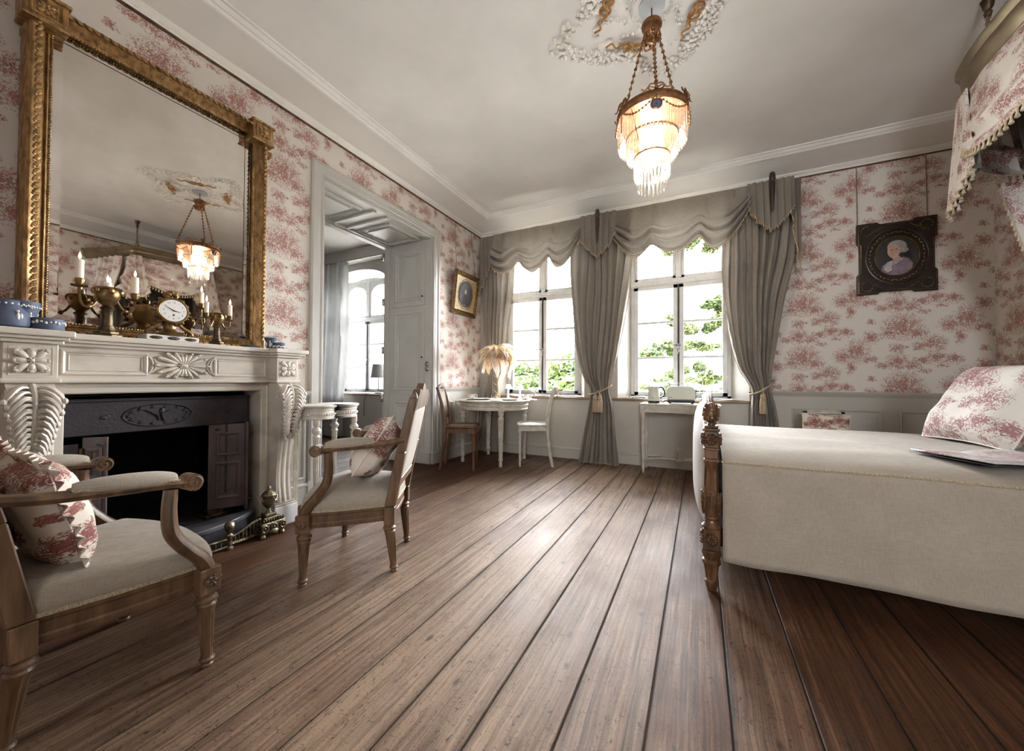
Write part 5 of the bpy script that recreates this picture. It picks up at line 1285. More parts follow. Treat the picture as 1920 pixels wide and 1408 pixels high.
x, y = tpos(987, 4.30); plate('white saucer under the teacup at the right of the round table', x, y, tz, .07, name='saucer'); cup('printed porcelain teacup at the right of the round table', x, y, tz+.007, .95, .3)
def napkin(label, x, y, a):
    m = MB(); m.M = TR(x, y, tz+.006, 0, 0, a)
    def f(u, v):
        p, q = u*2-1, v*2-1; return (p*.07*(1-.3*abs(q)), q*.07*(1-.2*abs(p)), .012*abs(nz(p*2.5, q*2.5, a*7))+.014*max(0, nz(p*1.4, q*1.4, a*3)))
    m.grid(f, 12, 12); return tag(m.build('napkin', M['white_linen'], smooth=80, solid=.002), label, 'napkin', 'napkins on the round table')
x, y = tpos(930, 3.76); napkin('crumpled white napkin at the front edge of the round table', x, y, .6)
x, y = tpos(997, 4.12); napkin('folded white napkin at the right edge of the round table', x, y, .1)
def crystal_lamp(label, px, y):
    x = at(px, 735, 1, y).x; t = thing('table_lamp', label, 'lamp', (x, y, tz), group='small crystal table lamps')
    MB().lathe([(.038,0),(.040,.006),(.030,.012),(.020,.022),(.012,.035),(.014,.045),(.009,.06),(.010,.11),(.014,.12),(.008,.125),(.006,.135)], 12, (x,y,tz)).build('stem', M['clear_glass'], t, smooth=20)
    MB().lathe([(.050,.130),(.026,.190),(.024,.190),(.048,.130)], 12, (x,y,tz)).build('shade', M['clear_glass'], t, smooth=20)
crystal_lamp('small clear crystal lamp nearer the feather lamp on the round table', 953, 4.22)
crystal_lamp('small clear crystal lamp against the window pane on the round table', 975, 4.33)
# feather lamp
lx, ly = at(930, 742, 1, 4.22).x, 4.22
fl_ = thing('feather_lamp', 'table lamp with twig stem and a drooping crown of cream ostrich feathers', 'lamp', (lx, ly, tz))
IV = pm('ivory_gilt_twig', lin(206,190,160), lin(168,146,110), 20, rough=.5)
top = Vector((lx+.035, ly, tz+.50))
st = spline([(lx-.005,ly,tz+.01),(lx+.035,ly,tz+.10),(lx+.022,ly,tz+.22),(lx+.06,ly,tz+.34),(lx+.055,ly,tz+.44),tuple(top)], 6)
MB().tube(st, [lerp(.014,.007,k/(len(st)-1)) for k in range(len(st))], 8).build('twig_stem', IV, fl_)
for (i, dx, dz) in ((9,-.06,.05),(4,-.07,.07),(14,-.05,.04)):
    p = st[i]; MB().tube([p, (p[0]+dx*.6,p[1],p[2]+dz*.5), (p[0]+dx,p[1]-.01,p[2]+dz)], [.006,.004,.002], 6).build('twig', IV, fl_)
for k in range(5):
    a = k*2*PI/5+.3; MB().tube([(lx,ly,tz+.03),(lx+.05*cos(a),ly+.05*sin(a),tz+.016),(lx+.10*cos(a),ly+.10*sin(a)*.8,tz+.004)], [.008,.006,.003], 6).build('root', IV, fl_)
def feather_mat(name, a, b):
    t_ = NT(name); c = t_.ramp(t_.noise(t_.vmath('MULTIPLY', t_.coord('Object'), (1,1,1)), 30, 3), [(.35,a),(.65,b)]); t_.set(color=c, rough=.8, sheen=.3, spec=.2)
    tr2 = t_.add('ShaderNodeBsdfTranslucent'); t_.put(tr2.inputs[0], c); mx2 = t_.add('ShaderNodeMixShader'); mx2.inputs[0].default_value = .55
    t_.l.new(t_.b.outputs[0], mx2.inputs[1]); t_.l.new(tr2.outputs[0], mx2.inputs[2]); t_.l.new(mx2.outputs[0], t_.o.inputs[0]); return t_.m
FM = [feather_mat('cream_feather', lin(246,238,222), lin(236,222,198)), feather_mat('peach_feather', lin(240,220,186), lin(228,200,158)), feather_mat('blush_feather', lin(238,228,220), lin(222,206,196))]
fm_mesh = []
for var in range(3):
    m = MB(); L = (.27,.25,.22)[var]; nB = 46
    def mid(f): return Vector((L*(f-.28*f*f), 0, .10*sin(f*PI*.55)-L*(.55+.25*var)*f*f*f))
    m.tube([mid(k/10) for k in range(11)], [.0025-.0002*k for k in range(11)], 4)
    for k in range(nB):
        f = .12+.88*k/(nB-1); c = mid(f); wd = .064*sin(PI*min(1,.15+.85*f)**.8)**.5+.008
        for s in (-1, 1):
            e = c+Vector((.018, s*wd*random.uniform(.8,1.1), -.018-.02*f+random.uniform(-.006,.004))); m2 = c+Vector((.012, s*wd*.55, .004))
            w_ = .0052
            i0 = [m.av(c+Vector((-w_,0,0))), m.av(c+Vector((w_,0,0))), m.av(m2+Vector((w_,0,0))), m.av(m2+Vector((-w_,0,0))), m.av(e)]
            m.af([i0[0],i0[1],i0[2],i0[3]]); m.af([i0[3],i0[2],i0[4]])
    fm_mesh.append(m)
src = []
for v in range(3):
    o = fm_mesh[v].build('feather', FM[v], fl_, local=True, smooth=80, fix=False); src.append(o); o.location = top-Vector((lx,ly,tz)); o.rotation_euler = (0, .1*v, v*2.1)
for k in range(57):
    v = k % 3; o = piece(src[v], fl_); lay = k/56
    o.location = top-Vector((lx,ly,tz))+Vector((0,0,.02*(1-lay))); o.rotation_euler = (random.uniform(-.2,.2), lerp(-.95,.40,lay)+random.uniform(-.12,.12), k*2.399); o.scale = [random.uniform(.95,1.22)]*3
tag(MB().tube(spline([(lx-.05,ly-.02,tz+.02),(lx-.12,ly+.1,tz+.03),(lx-.05,ly+.28,tz-.1),(lx-.08,ly+.38,tz-.45),(lx-.12,ly+.40,.02)], 8), .003, 5).build('lamp_cable', M['cord_black']), 'thin cable hanging from the feather lamp behind the round table', 'cable')
# basket and stand on the sill
bx, by = at(1002, 738, 1, 4.72).x, 4.72
bk_ = thing('porcelain_basket', 'openwork porcelain basket on the window sill behind the round table', 'bowl', (bx, by, WZ0))
MB().lathe([(.026,0),(.028,.006),(.014,.02),(.016,.04),(.022,.045)], 16, (bx,by,WZ0)).build('foot', M['porcelain_print'], bk_)
m = MB()
for k in range(16):
    for s in (-1, 1): a = 2*PI*k/16; m.tube([(bx+.022*cos(a), by+.022*sin(a), WZ0+.045),(bx+.050*cos(a+s*.25), by+.050*sin(a+s*.25), WZ0+.075),(bx+.085*cos(a+s*.5), by+.085*sin(a+s*.5), WZ0+.105)], .0035, 5)
m.tube([(bx+.086*cos(2*PI*k/30), by+.086*sin(2*PI*k/30), WZ0+.106) for k in range(30)], .005, 6, closed=True); m.build('lattice_bowl', M['porcelain'], bk_)
sx, sy = at(1046, 738, 1, 4.72).x, 4.72
cs = thing('cake_stand', 'cream footed dish on the window sill behind the white chair', 'dish', (sx, sy, WZ0))
MB().lathe([(.035,0),(.036,.006),(.014,.018),(.012,.05),(.02,.062)], 18, (sx,sy,WZ0)).build('foot', M['porcelain'], cs)
MB().lathe([(.02,.062),(.055,.072),(.085,.094),(.083,.097),(.05,.078),(.004,.072)], 24, (sx,sy,WZ0)).build('dish', pm('cream_glaze', lin(224,206,172), rough=.2), cs)
# ---- side room: lamp on its sill
lx3 = at(709, 738, 1, 4.75).x
l3 = thing('table_lamp', 'table lamp with grey fabric shade on the sill of the arched window', 'lamp', (lx3, 4.75, W3z0))
z_ = W3z0
MB().lathe([(.06,0),(.06,.02),(.01,.03),(.008,.30),(.012,.31)], 16, (lx3,4.75,z_)).build('stand', M['bronze'], l3)
MB().lathe([(.125,.27),(.095,.50),(.093,.50),(.123,.27)], 24, (lx3,4.75,z_)).build('lamp_shade', M['silk'], l3)
tag(MB().tube(spline([(lx3-.10,4.60,z_+.0),(lx3-.14,4.585,z_-.1),(lx3-.15,4.59,z_-.3),(lx3-.15,4.59,.38)], 6), .004, 6).build('lamp_cable', M['cord_black']), 'black cable with inline switch hanging under the arched window', 'cable')
# ================================================================ WINDOW CURTAINS
CUR = M['curtain']
def fringe(parent, pts, mat, step=.022, size=1.0, name='tassel_fringe'):
    """small drop tassels along a polyline: too small to tell apart, one part"""
    m = MB(); P = [Vector(p) for p in pts]; acc = 0; m.tube([tuple(p) for p in P], .0035*size, 5)
    for a, b in zip(P[:-1], P[1:]):
        L = (b-a).length; t = step-acc
        while t < L:
            c = a+(b-a)*(t/L); m.lathe([(.0015*size,0),(.004*size,-.006*size),(.0025*size,-.010*size),(.0065*size,-.024*size),(.002*size,-.027*size)], 6, c); t += step
        acc = (acc+L) % step if L < step-acc else L-(t-step)
    o = m.build(name, mat, parent); o['kind'] = 'stuff'; return o
def drape(name, label, y0, keys, nf, amp, tie, tie_out=1, seedv=0.0, mat=None, edge=True):
    """keys: [(pixel y, pixel x left, pixel x right)] from top to hem, read on the plane y=y0; folds gather at the tie"""
    rows = []
    for py, xl, xr in keys: a, b = at(xl, py, 1, y0), at(xr, py, 1, y0); rows.append(((a.z+b.z)/2, a.x, b.x))
    rows[0] = (2.93,)+rows[0][1:]
    t = thing(name, label, 'curtain', ((rows[-1][1]+rows[-1][2])/2, y0, 0), group='taupe linen curtains at the windows')
    sp = spline(rows, 10); NV = len(sp)-1; m = MB(); NU = 110
    wmax = max(r[2]-r[1] for r in rows)
    def f(u, v):
        k = v*NV; i = min(int(k), NV-1); q = k-i; z = lerp(sp[i][0], sp[i+1][0], q); xl = lerp(sp[i][1], sp[i+1][1], q); xr = lerp(sp[i][2], sp[i+1][2], q)
        wd = xr-xl; g = wd/wmax
        uu = u+.018*sin(z*3+seedv+u*9)*(.4+g); a = amp*(.45+.75*g)
        ph = nf*2*PI*uu+seedv+.5*nz(u*4, z*.8, seedv)
        y = a*(sin(ph)+.35*sin(2.3*ph+z*1.2))+.02*nz(u*6, z*2.2, seedv+5)
        return (xl+wd*u+.010*cos(ph)*(.3+g), min(y0+y, YW-.03), max(z, .008))
    ids = m.grid(f, NU, NV); m.build('panel', mat or CUR, t, smooth=80)
    if edge:
        for side in (0, NU): fringe(t, [m.v[ids[j][side]] for j in range(2, len(ids), 2)], M['tassel'], .02, .7)
        fringe(t, [m.v[i]+Vector((0,-.004,.012)) for i in ids[-1][::2]], M['tassel'], .02, .7)
    if tie:
        (ly_, lx_), (ry_, rx_) = tie; a, b = at(lx_, ly_, 1, y0), at(rx_, ry_, 1, y0)
        c = (a+b)/2; hw_ = (b.x-a.x)/2+.012
        tb_ = thing('curtain_tieback', 'twisted beige cord tieback with tassel around '+label.split(' curtain')[0]+' curtain', 'tieback', (c.x, y0-.1, c.z))
        loop = []
        for k in range(28): an = 2*PI*k/28; loop.append((c.x+hw_*cos(an), y0+.105*sin(an)-.01, lerp(a.z, b.z, .5+.5*cos(an))-.03*max(0,-sin(an))))
        MB().tube(loop, .009, 7, closed=True).build('cord', M['trim_braid'], tb_)
        for s in (-.026, .026) if tie_out else (0,):
            tx_, tz_ = c.x+s, c.z-.055; yt = y0-.125
            MB().tube([(c.x+s*.3,yt+.02,c.z-.01),(tx_,yt,tz_)], .006, 6).build('tassel_cord', M['trim_braid'], tb_)
            MB().lathe([(.006,0),(.014,-.012),(.024,-.030),(.028,-.050),(.022,-.062),(.030,-.070)], 14, (tx_,yt,tz_)).build('tassel_head', M['tassel'], tb_)
            MB().lathe([(.026,-.066),(.031,-.085),(.034,-.205),(.030,-.207)], 26, (tx_,yt,tz_), flutes=(13,.12,-.22,-.07)).build('tassel_skirt', M['tassel'], tb_)
    return t
drape('curtain', 'left hand taupe linen curtain in the corner behind the round table', 4.57, [(462,903,962),(540,906,960),(620,908,951),(665,913,944),(697,915,933),(740,908,936),(800,899,934),(852,888,932)], 6, .030, None, seedv=1.3)
drape('curtain', 'middle taupe linen curtain between the two windows', 4.48, [(440,1066,1186),(500,1069,1183),(590,1073,1171),(660,1081,1157),(705,1092,1147),(731,1106,1143),(765,1102,1149),(820,1092,1154),(872,1083,1159)], 8, .042, ((738,1106),(722,1145)), seedv=.4)
drape('curtain', 'right hand taupe linen curtain beside the papered wall', 4.48, [(370,1352,1500),(470,1354,1492),(560,1360,1472),(640,1372,1459),(690,1386,1450),(727,1408,1447),(765,1408,1456),(830,1406,1468),(905,1402,1482)], 9, .044, ((738,1406),(712,1449)), seedv=2.2, tie_out=0)
# ---- balloon valances with pick-ups
def valance(label, x0px, x1px, bottom, seedv):
    y0 = 4.385; pts = [at(px, py, 1, y0) for px, py in bottom]
    t = thing('valance', label, 'valance', ((pts[0].x+pts[-1].x)/2, y0, 3.0), group='gathered valances over the windows')
    bs = spline([(p.x, p.z) for p in pts], 8); xa, xb = bs[0][0], bs[-1][0]; m = MB(); NU, NV = len(bs)-1, 54
    def f(u, v):
        k = u*NU; i = min(int(k), NU-1); q = k-i; x = lerp(bs[i][0], bs[i+1][0], q); zb = lerp(bs[i][1], bs[i+1][1], q); zt = 2.945
        vv = v**.85; z = lerp(zt, zb, vv)
        fold = ss(.28,.55,v); ph = 2*PI*(4.2*v+.35*nz(u*7+seedv, v*2)); d = .02+.075*ss(0,.75,v)*(1-.5*ss(.85,1,v))
        d += fold*.040*(sin(ph)+.4*sin(2.1*ph+u*8)); d += (1-fold)*.010*sin(u*46+2*nz(u*9, v, seedv))*ss(0,.1,v)
        d += .012*nz(u*10, v*5, seedv)
        return (x, y0+.055-d, z+fold*.010*sin(ph+1.2))
    ids = m.grid(f, NU, NV); m.build('cloth', CUR, t, smooth=80)
    fringe(t, [m.v[i] for i in ids[-1]], M['tassel'], .022, .9)
    return t
valance('gathered taupe linen valance over the window behind the round table', 0, 0, [(922,502),(932,509),(944,514),(958,507),(974,494),(984,504),(996,511),(1012,503),(1029,484),(1038,497),(1049,503),(1066,490),(1090,452)], .7)
valance('gathered taupe linen valance over the window above the console table', 0, 0, [(1148,446),(1166,468),(1187,485),(1204,480),(1221,461),(1238,470),(1257,475),(1284,466),(1310,447),(1326,461),(1343,467),(1372,446),(1408,390)], 3.1)
def jabot(label, keys, npl, seedv, y0=4.335):
    """pleated tail: keys [(px, py of the hem)] left to right; top at the cornice"""
    P = [at(px, py, 1, y0) for px, py in keys]; t = thing('valance_tail', label, 'valance', (P[0].x, y0, 3.0), group='pleated valance tails')
    NU, NV = 72, 14; m = MB(); n = len(P)-1
    def f(u, v):
        k = u*n; i = min(int(k), n-1); q = k-i; x = lerp(P[i].x, P[i+1].x, q); zb = lerp(P[i].z, P[i+1].z, q); tri = (u*npl+seedv) % 1.0
        d = .070*(tri if tri < .82 else (1-tri)/.18*.82)*(.5+.5*v)
        return (x+.012*(tri-.5)*v, y0+.03-d+.006*nz(u*8, v*3, seedv), lerp(2.928, zb, v))
    ids = m.grid(f, NU, NV); m.build('cloth', CUR, t, smooth=50)
    fringe(t, [m.v[i]+Vector((0,-.004,.008)) for i in ids[-1]], M['tassel'], .022, 1.0); return t
jabot('narrow pleated linen tail in the corner left of the first valance', [(898,552),(906,532),(914,512),(925,490)], 3, .2, 4.40)
jabot('pleated linen tail with V hem between the two valances', [(1086,449),(1096,462),(1110,474),(1119,482),(1130,472),(1142,458),(1155,432)], 6, .1)
jabot('wide pleated linen tail with V hem at the right end of the valances', [(1402,392),(1416,410),(1432,424),(1446,432),(1462,420),(1478,402),(1490,388)], 7, .6)
jabot('long linen tail hanging at the right end of the valances', [(1482,392),(1488,425),(1494,470),(1500,500),(1503,420)], 3, .3, 4.40)
for k, (px, y_t, y_b) in enumerate(((1120,392,455),(1448,322,398))):
    a, b = at(px, y_t, 1, 4.27), at(px, y_b, 1, 4.27)
    o = thing('curtain_finial', ('dark turned wooden finial standing before the pleated tail between the valances', 'dark turned wooden finial standing before the right pleated tail')[k], 'finial', (a.x, 4.27, b.z))
    h = a.z-b.z
    MB().lathe([(.004,0),(.010,.1*h),(.016,.35*h),(.022,.55*h),(.026,.72*h),(.020,.76*h),(.026,.80*h),(.026,.90*h),(.020,.97*h),(.006,h)], 14, (a.x,4.27,b.z)).build('turned_rod', M['dark_wood'], o)
    MB().tube([(a.x,4.27,lerp(b.z,a.z,.6)),(a.x,4.40,lerp(b.z,a.z,.6))], .010, 8).build('bracket', M['dark_wood'], o)
# next room's curtain
def drape2():
    t = thing('curtain', 'long silver grey silk curtain beside the arched window of the next room', 'curtain', (-6.0, 4.45, 0)); m = MB()
    xa, xb = at(600,640,1,4.45).x, at(648,640,1,4.45).x
    def f(u, v):
        z = lerp(2.98, .02, v); x = lerp(xa-.25, xb, u)-.12*ss(.3,1,v)*u; ph = u*2*PI*7+1.2*sin(v*2)+nz(u*5, v*2)
        return (x, 4.47+.075*(sin(ph)+.3*sin(2.2*ph)), z)
    ids = m.grid(f, 90, 30); m.build('panel', M['silk'], t, smooth=80)
    r = MB().tube([(xa-.4,4.47,3.0),(-4.5,4.47,3.0)], .012, 8); r.build('curtain_rod', M['chrome'], t)
drape2()

# ================================================================ PICTURES
def oval(a, b, n=48): return [(a*cos(2*PI*k/n), b*sin(2*PI*k/n)) for k in range(n)]
pic = thing('framed_portrait', 'dark square frame with gilt oval and a powdered wig portrait on the papered wall', 'picture', (1.6, YW, 2.1))
pL, pR_, pT, pB = 1.326, 1.872, 2.455, 1.790; pcx, pcz = (pL+pR_)/2, (pT+pB)/2; hw_, hh_ = (pR_-pL)/2, (pT-pB)/2
YP = YW-.012
G = lambda a, b, d: (pcx+a, YP-d, pcz+b)
e = .018
ol = [(-hw_,-hh_),(-hw_*.45,-hh_),(-hw_*.40,-hh_+e),(hw_*.40,-hh_+e),(hw_*.45,-hh_),(hw_,-hh_),(hw_,-hh_*.45),(hw_-e,-hh_*.40),(hw_-e,hh_*.40),(hw_,hh_*.45),(hw_,hh_),(hw_*.45,hh_),(hw_*.40,hh_-e),(-hw_*.40,hh_-e),(-hw_*.45,hh_),(-hw_,hh_),(-hw_,hh_*.45),(-hw_+e,hh_*.40),(-hw_+e,-hh_*.40),(-hw_,-hh_*.45)]
DW = pm('dark_walnut_frame', lin(44,30,24), lin(30,21,18), 14, rough=.35)
MB().prism(ol, G, 0, .028).build('frame', DW, pic, smooth=0, bevel=.006, seg=2)
MB().tube([G(a*.955, b*.955, .029) for a, b in ol], .0025, 5, closed=True).build('gilt_line', M['gilt'], pic)
oa, ob_ = .150, .178
m = MB(); m.tube([G(a, b, .034) for a, b in oval(oa+.062, ob_+.070)], .009, 7, closed=True)
m.build('outer_oval', DW, pic)
m = MB()
for k in range(72): t = 2*PI*k/72; m.ell(G((oa+.070)*cos(t), (ob_+.078)*sin(t), .033), (.007,.005,.006), 6, 4)
m.build('bead_ring', M['gilt'], pic)
m = MB()
for k in range(40):
    t = 2*PI*k/40; c = G((oa+.036)*cos(t), (ob_+.040)*sin(t), .036); R = Matrix.Rotation(-(t+PI/2+(.5 if k % 2 else -.5)), 3, 'Y'); m.ell(c, (.015,.006,.006), 6, 4, R)
m.build('gilt_garland', M['gilt'], pic)
for sa in (-1, 1):
    for sb in (-1, 1):
        m = MB()
        for k in range(14): t = 2*PI*k/14; m.ell(G(sa*hw_*.74+.040*cos(t), sb*hh_*.78+.042*sin(t), .032), (.009,.005,.006), 6, 4, Matrix.Rotation(-t, 3, 'Y'))
        for k in range(5): m.ell(G(sa*(hw_*.74-.055-.012*k), sb*(hh_*.78+.008*k-.01), .031), (.009,.004,.004), 6, 4)
        m.build('corner_wreath', M['gilt'], pic)
MB().tube([G(a, b, .036) for a, b in oval(oa, ob_)], .006, 6, closed=True).build('inner_oval', M['gilt'], pic)
def flat(name, pts, d, mat): return MB().prism(pts, G, d-.0008, d).build(name, mat, pic, smooth=0)
def blob(cx, cz_, a, b, rot=0, n=24): return [(cx+a*cos(t)*cos(rot)-b*sin(t)*sin(rot), cz_+a*cos(t)*sin(rot)+b*sin(t)*cos(rot)) for t in [2*PI*k/n for k in range(n)]]
PT = lambda n, a, b=None, s=18: pm(n, a, b or a, s, rough=.5)
flat('canvas', oval(oa, ob_), .0300, PT('portrait_ground', lin(38,36,34), lin(54,50,44), 8))
flat('painted_hair_bow', blob(.078,-.005,.026,.050,.2), .0306, PT('p_bow', lin(30,26,28)))
flat('painted_coat', [(-.105,-.120),(-.095,-.080),(-.055,-.045),(-.01,-.030),(.05,-.012),(.085,-.030),(.110,-.075),(.105,-.120),(.06,-.158),(0,-.174),(-.06,-.158)], .0309, PT('p_coat', lin(140,124,134), lin(112,98,110), 20))
flat('painted_sash', [(-.085,-.085),(-.02,-.045),(.045,-.020),(.035,-.045),(-.03,-.085),(-.075,-.130)], .0312, PT('p_sash', lin(172,168,178), lin(128,124,142), 40))
flat('painted_lace', [(-.060,-.048),(-.020,-.036),(-.035,-.075),(-.030,-.125),(-.060,-.140),(-.085,-.110)], .0315, PT('p_lace', lin(196,192,190), lin(160,152,148), 45))
flat('painted_wig', blob(.005,.085,.066,.060), .0318, PT('p_wig', lin(172,168,162), lin(142,138,132), 24)); flat('painted_curls', blob(.052,.052,.030,.024), .0321, PT('p_curl', lin(166,162,156), lin(130,126,120), 40))
flat('painted_face', blob(-.018,.046,.043,.062,.05), .0324, PT('p_face', lin(196,164,146), lin(184,148,132), 10)); flat('painted_neck', [(-.03,-.005),(.025,.0),(.03,-.03),(-.02,-.040)], .0316, PT('p_neck', lin(180,148,132)))
flat('painted_eye', blob(-.034,.060,.008,.0035), .0327, PT('p_eye', lin(60,50,48))); flat('painted_eye', blob(.002,.062,.008,.0035), .0327, PT('p_eye2', lin(60,50,48)))
flat('painted_nose', [(-.024,.060),(-.034,.032),(-.018,.030)], .0327, PT('p_nose', lin(176,136,120))); flat('painted_mouth', blob(-.024,.016,.010,.003), .0327, PT('p_mouth', lin(160,96,90)))
for px in (1607, 1738):
    a = at(px, 420, 1, YW-.02); tag(MB().tube([(a.x,YW-.03,pT-.01),(a.x,YW-.012,3.03)], .0035, 6).build('picture_cord', M['rope']), ('left', 'right')[px > 1700]+' hanging cord of the dark framed portrait', 'cord', 'picture cords')
# small oval portrait in a gilt frame on the left wall, leaning forwards
tl, tr2, br2, bl2 = at(853,505,0,XL+.085), at(897,520,0,XL+.085), at(889,596,0,XL+.02), at(845,587,0,XL+.02)
O = (tl+tr2+br2+bl2)/4; wY = ((tr2-tl).length+(br2-bl2).length)/2; upv = ((tl+tr2)/2-(bl2+br2)/2); hZ = upv.length; upv.normalize(); rgt = Vector((0,1,0)); nrm = rgt.cross(upv)
if nrm.x < 0: nrm = -nrm
pic2 = thing('framed_portrait', 'small oval portrait in a gilt frame hanging on the left wall beside the corner', 'picture', tuple(O))
G2 = lambda a, b, d: tuple(O+rgt*a+upv*b+nrm*d)
w2, h2 = wY/2, hZ/2
pr = [(0,0),(.022,.004),(.030,.016),(.022,.028),(.026,.036),(.012,.055),(.004,.062),(0,.062)]
m = MB(); lp = [(-w2,-h2,1,1),(w2,-h2,-1,1),(w2,h2,-1,-1),(-w2,h2,1,-1)]
m.sweep([(a, b) for a, b in pr], [G2(a, b, 0) for a, b, _, _ in lp], lambda i: (nrm, rgt*lp[i][2]+upv*lp[i][3]), closed=True); m.build('frame', M['gilt'], pic2, smooth=30)
MB().prism([(-w2+.05,-h2+.05),(w2-.05,-h2+.05),(w2-.05,h2-.05),(-w2+.05,h2-.05)], G2, 0, .005).build('spandrel_mount', pm('cream_gilt_mount', lin(206,190,158), lin(176,156,118), 30, rough=.4, metal=.2), pic2, smooth=0)
MB().prism(oval(w2*.50, h2*.58), G2, .005, .007).build('canvas', PT('dark_canvas', lin(70,74,80), lin(92,94,98), 14), pic2, smooth=0)
m = MB().tube([G2(a, b, .008) for a, b in oval(w2*.52, h2*.60)], .006, 6, closed=True); m.tube([G2(a, b, .006) for a, b in oval(w2*.60, h2*.70)], .004, 6, closed=True); m.build('oval_moulding', M['gilt'], pic2)
MB().prism([(x+.0, y) for x, y in [(-.06,-.13),(-.05,-.03),(-.02,.0),(.02,.0),(.05,-.03),(.06,-.13)]], G2, .0072, .0078).build('painted_coat', PT('p2_coat', lin(40,42,48)), pic2, smooth=0)
MB().prism(blob(0,.035,.024,.033), G2, .0072, .008).build('painted_face', PT('p2_face', lin(190,166,150)), pic2, smooth=0)
for s in (-1, 1): tag(MB().tube([G2(s*w2*.8, h2*.9, -.01), (XL+.012, O.y+s*w2*.7, 3.03)], .003, 6).build('picture_cord', M['rope']), ('left', 'right')[s > 0]+' hanging cord of the small gilt portrait', 'cord', 'picture cords')

# ================================================================ CHANDELIER AND CEILING ROSE
hx, hy = -.248, 2.33
rs = thing('ceiling_rose', 'lobed white stucco ceiling rose with gilded ribbons around the chandelier hook', 'ceiling rose', (hx, hy, ZC))
random.seed(3)
def rr(t): return .46+.085*cos(4*t+.6)+.03*cos(8*t)
lf = MB()
for ring in range(7):
    for k in range(64):
        t = 2*PI*(k+.5*(ring % 2))/64+random.uniform(-.03,.03); r = rr(t)-.105*ring/6+random.uniform(-.008,.008)
        lf.ell((hx+r*cos(t)*1.12, hy+r*sin(t), ZC-.006), (random.uniform(.012,.022), random.uniform(.010,.018), random.uniform(.008,.014)), 6, 4, Matrix.Rotation(random.random()*6, 3, 'Z'))
o = lf.build('leaf_wreath', M['plaster'], rs); o['kind'] = 'stuff'
lf = MB()
for arm in range(8):
    a0_ = 2*PI*arm/8+.4
    for k in range(30):
        f = k/29; r = lerp(.11, .37, f); t = a0_+.5*sin(f*3.4)
        lf.ell((hx+r*cos(t)*1.1+random.uniform(-.022,.022), hy+r*sin(t)+random.uniform(-.022,.022), ZC-.003), (random.uniform(.007,.014), random.uniform(.005,.009), random.uniform(.006,.013)), 6, 4, Matrix.Rotation(random.random()*6, 3, 'Z'))
for k in range(70):
    t = 2*PI*k/70; lf.ell((hx+.115*cos(t), hy+.115*sin(t), ZC-.004), (.010,.007,.012), 6, 4, Matrix.Rotation(random.random()*6, 3, 'Z'))
o = lf.build('leaf_spray', M['plaster'], rs); o['kind'] = 'stuff'
for q in range(4):
    a0_ = q*PI/2+.55; m = MB()
    c = Vector((hx+.25*cos(a0_)*1.1, hy+.25*sin(a0_), ZC-.018)); u = Vector((cos(a0_), sin(a0_), 0)); v = Vector((-sin(a0_), cos(a0_), 0))
    P = lambda a, b, z=0: tuple(c+u*a+v*b+Vector((0,0,z)))
    for s in (-1, 1):
        m.tube([P(.030*sin(t)*(1)+.0, s*(.028-.028*cos(t))) for t in [2*PI*k/14 for k in range(14)]], .007, 6, closed=True)
        m.tube(spline([P(0, s*.01), P(-.02, s*.06), P(.02, s*.10), P(-.01, s*.14), P(.02, s*.17)], 5), .006, 6)
    m.ell(c, (.014,.014,.012)).build('gilded_ribbon', pm('ochre_gilding', lin(196,150,92), lin(168,120,66), 20, rough=.45, metal=.3), rs)
MB().lathe([(.075,0),(.075,-.010),(.05,-.014),(.012,-.016)], 28, (hx,hy,ZC)).build('hook_plate', pm('grey_hook_plate', lin(170,174,178), rough=.5), rs)
ch = thing('chandelier', 'gilt bronze chandelier with three tiers of hanging crystal drops', 'chandelier', (hx, hy, 2.09))
GB = pm('gilt_bronze', lin(168,124,84), lin(120,84,54), 26, rough=.35, rough2=.5, metal=.8)
MB().tube([(hx,hy,ZC-.014),(hx,hy,ZC-.07)], .004, 6).tube([(hx+.012*cos(t), hy, ZC-.085+.014*sin(t)) for t in [2*PI*k/12 for k in range(12)]], .003, 5, closed=True).build('hook', M['bronze'], ch)
zc = 3.075
cap = MB().lathe([(.010,.030),(.030,.026),(.052,.012),(.058,0),(.056,-.015),(.046,-.022),(.044,-.055),(.050,-.062),(.040,-.085),(.020,-.100),(.006,-.105)][::-1], 24, (hx,hy,zc)).build('cap', GB, ch)
m = MB()
for k in range(10): t = 2*PI*k/10; m.ell((hx+.040*cos(t), hy+.040*sin(t), zc-.078), (.014,.010,.020), 7, 5, Matrix.Rotation(t, 3, 'Z')); 
m.build('leaf_collar', GB, cap)
ZR, RRad = 2.520, .193
link_src = None
for k in range(3):
    a = k*2*PI/3-1.35; p0 = Vector((hx+.05*cos(a), hy+.05*sin(a), zc-.05)); p1 = Vector((hx+RRad*cos(a), hy+RRad*sin(a), ZR+.06)); n = 13
    d = (p1-p0).normalized(); q = Vector((0,0,1)).rotation_difference(-d)
    m = MB().tube([tuple(p0), tuple(p1)], .0018, 5)
    for j in range(n):
        c = p0.lerp(p1, (j+.5)/n); R = q.to_matrix()
        m.lathe([(.0015,.018),(.005,.010),(.011,-.004),(.009,-.008),(.003,-.012)], 6, c, R)
        m.ell(c+d*.018, (.004,.004,.006), 6, 4)
    m.build('leaf_chain', GB, ch)
MB().lathe([(RRad-.012,-.020),(RRad+.004,-.022),(RRad+.006,-.012),(RRad,-.006),(RRad,.012),(RRad+.006,.018),(RRad+.004,.026),(RRad-.012,.024)], 56, (hx,hy,ZR)).build('ring', GB, ch)
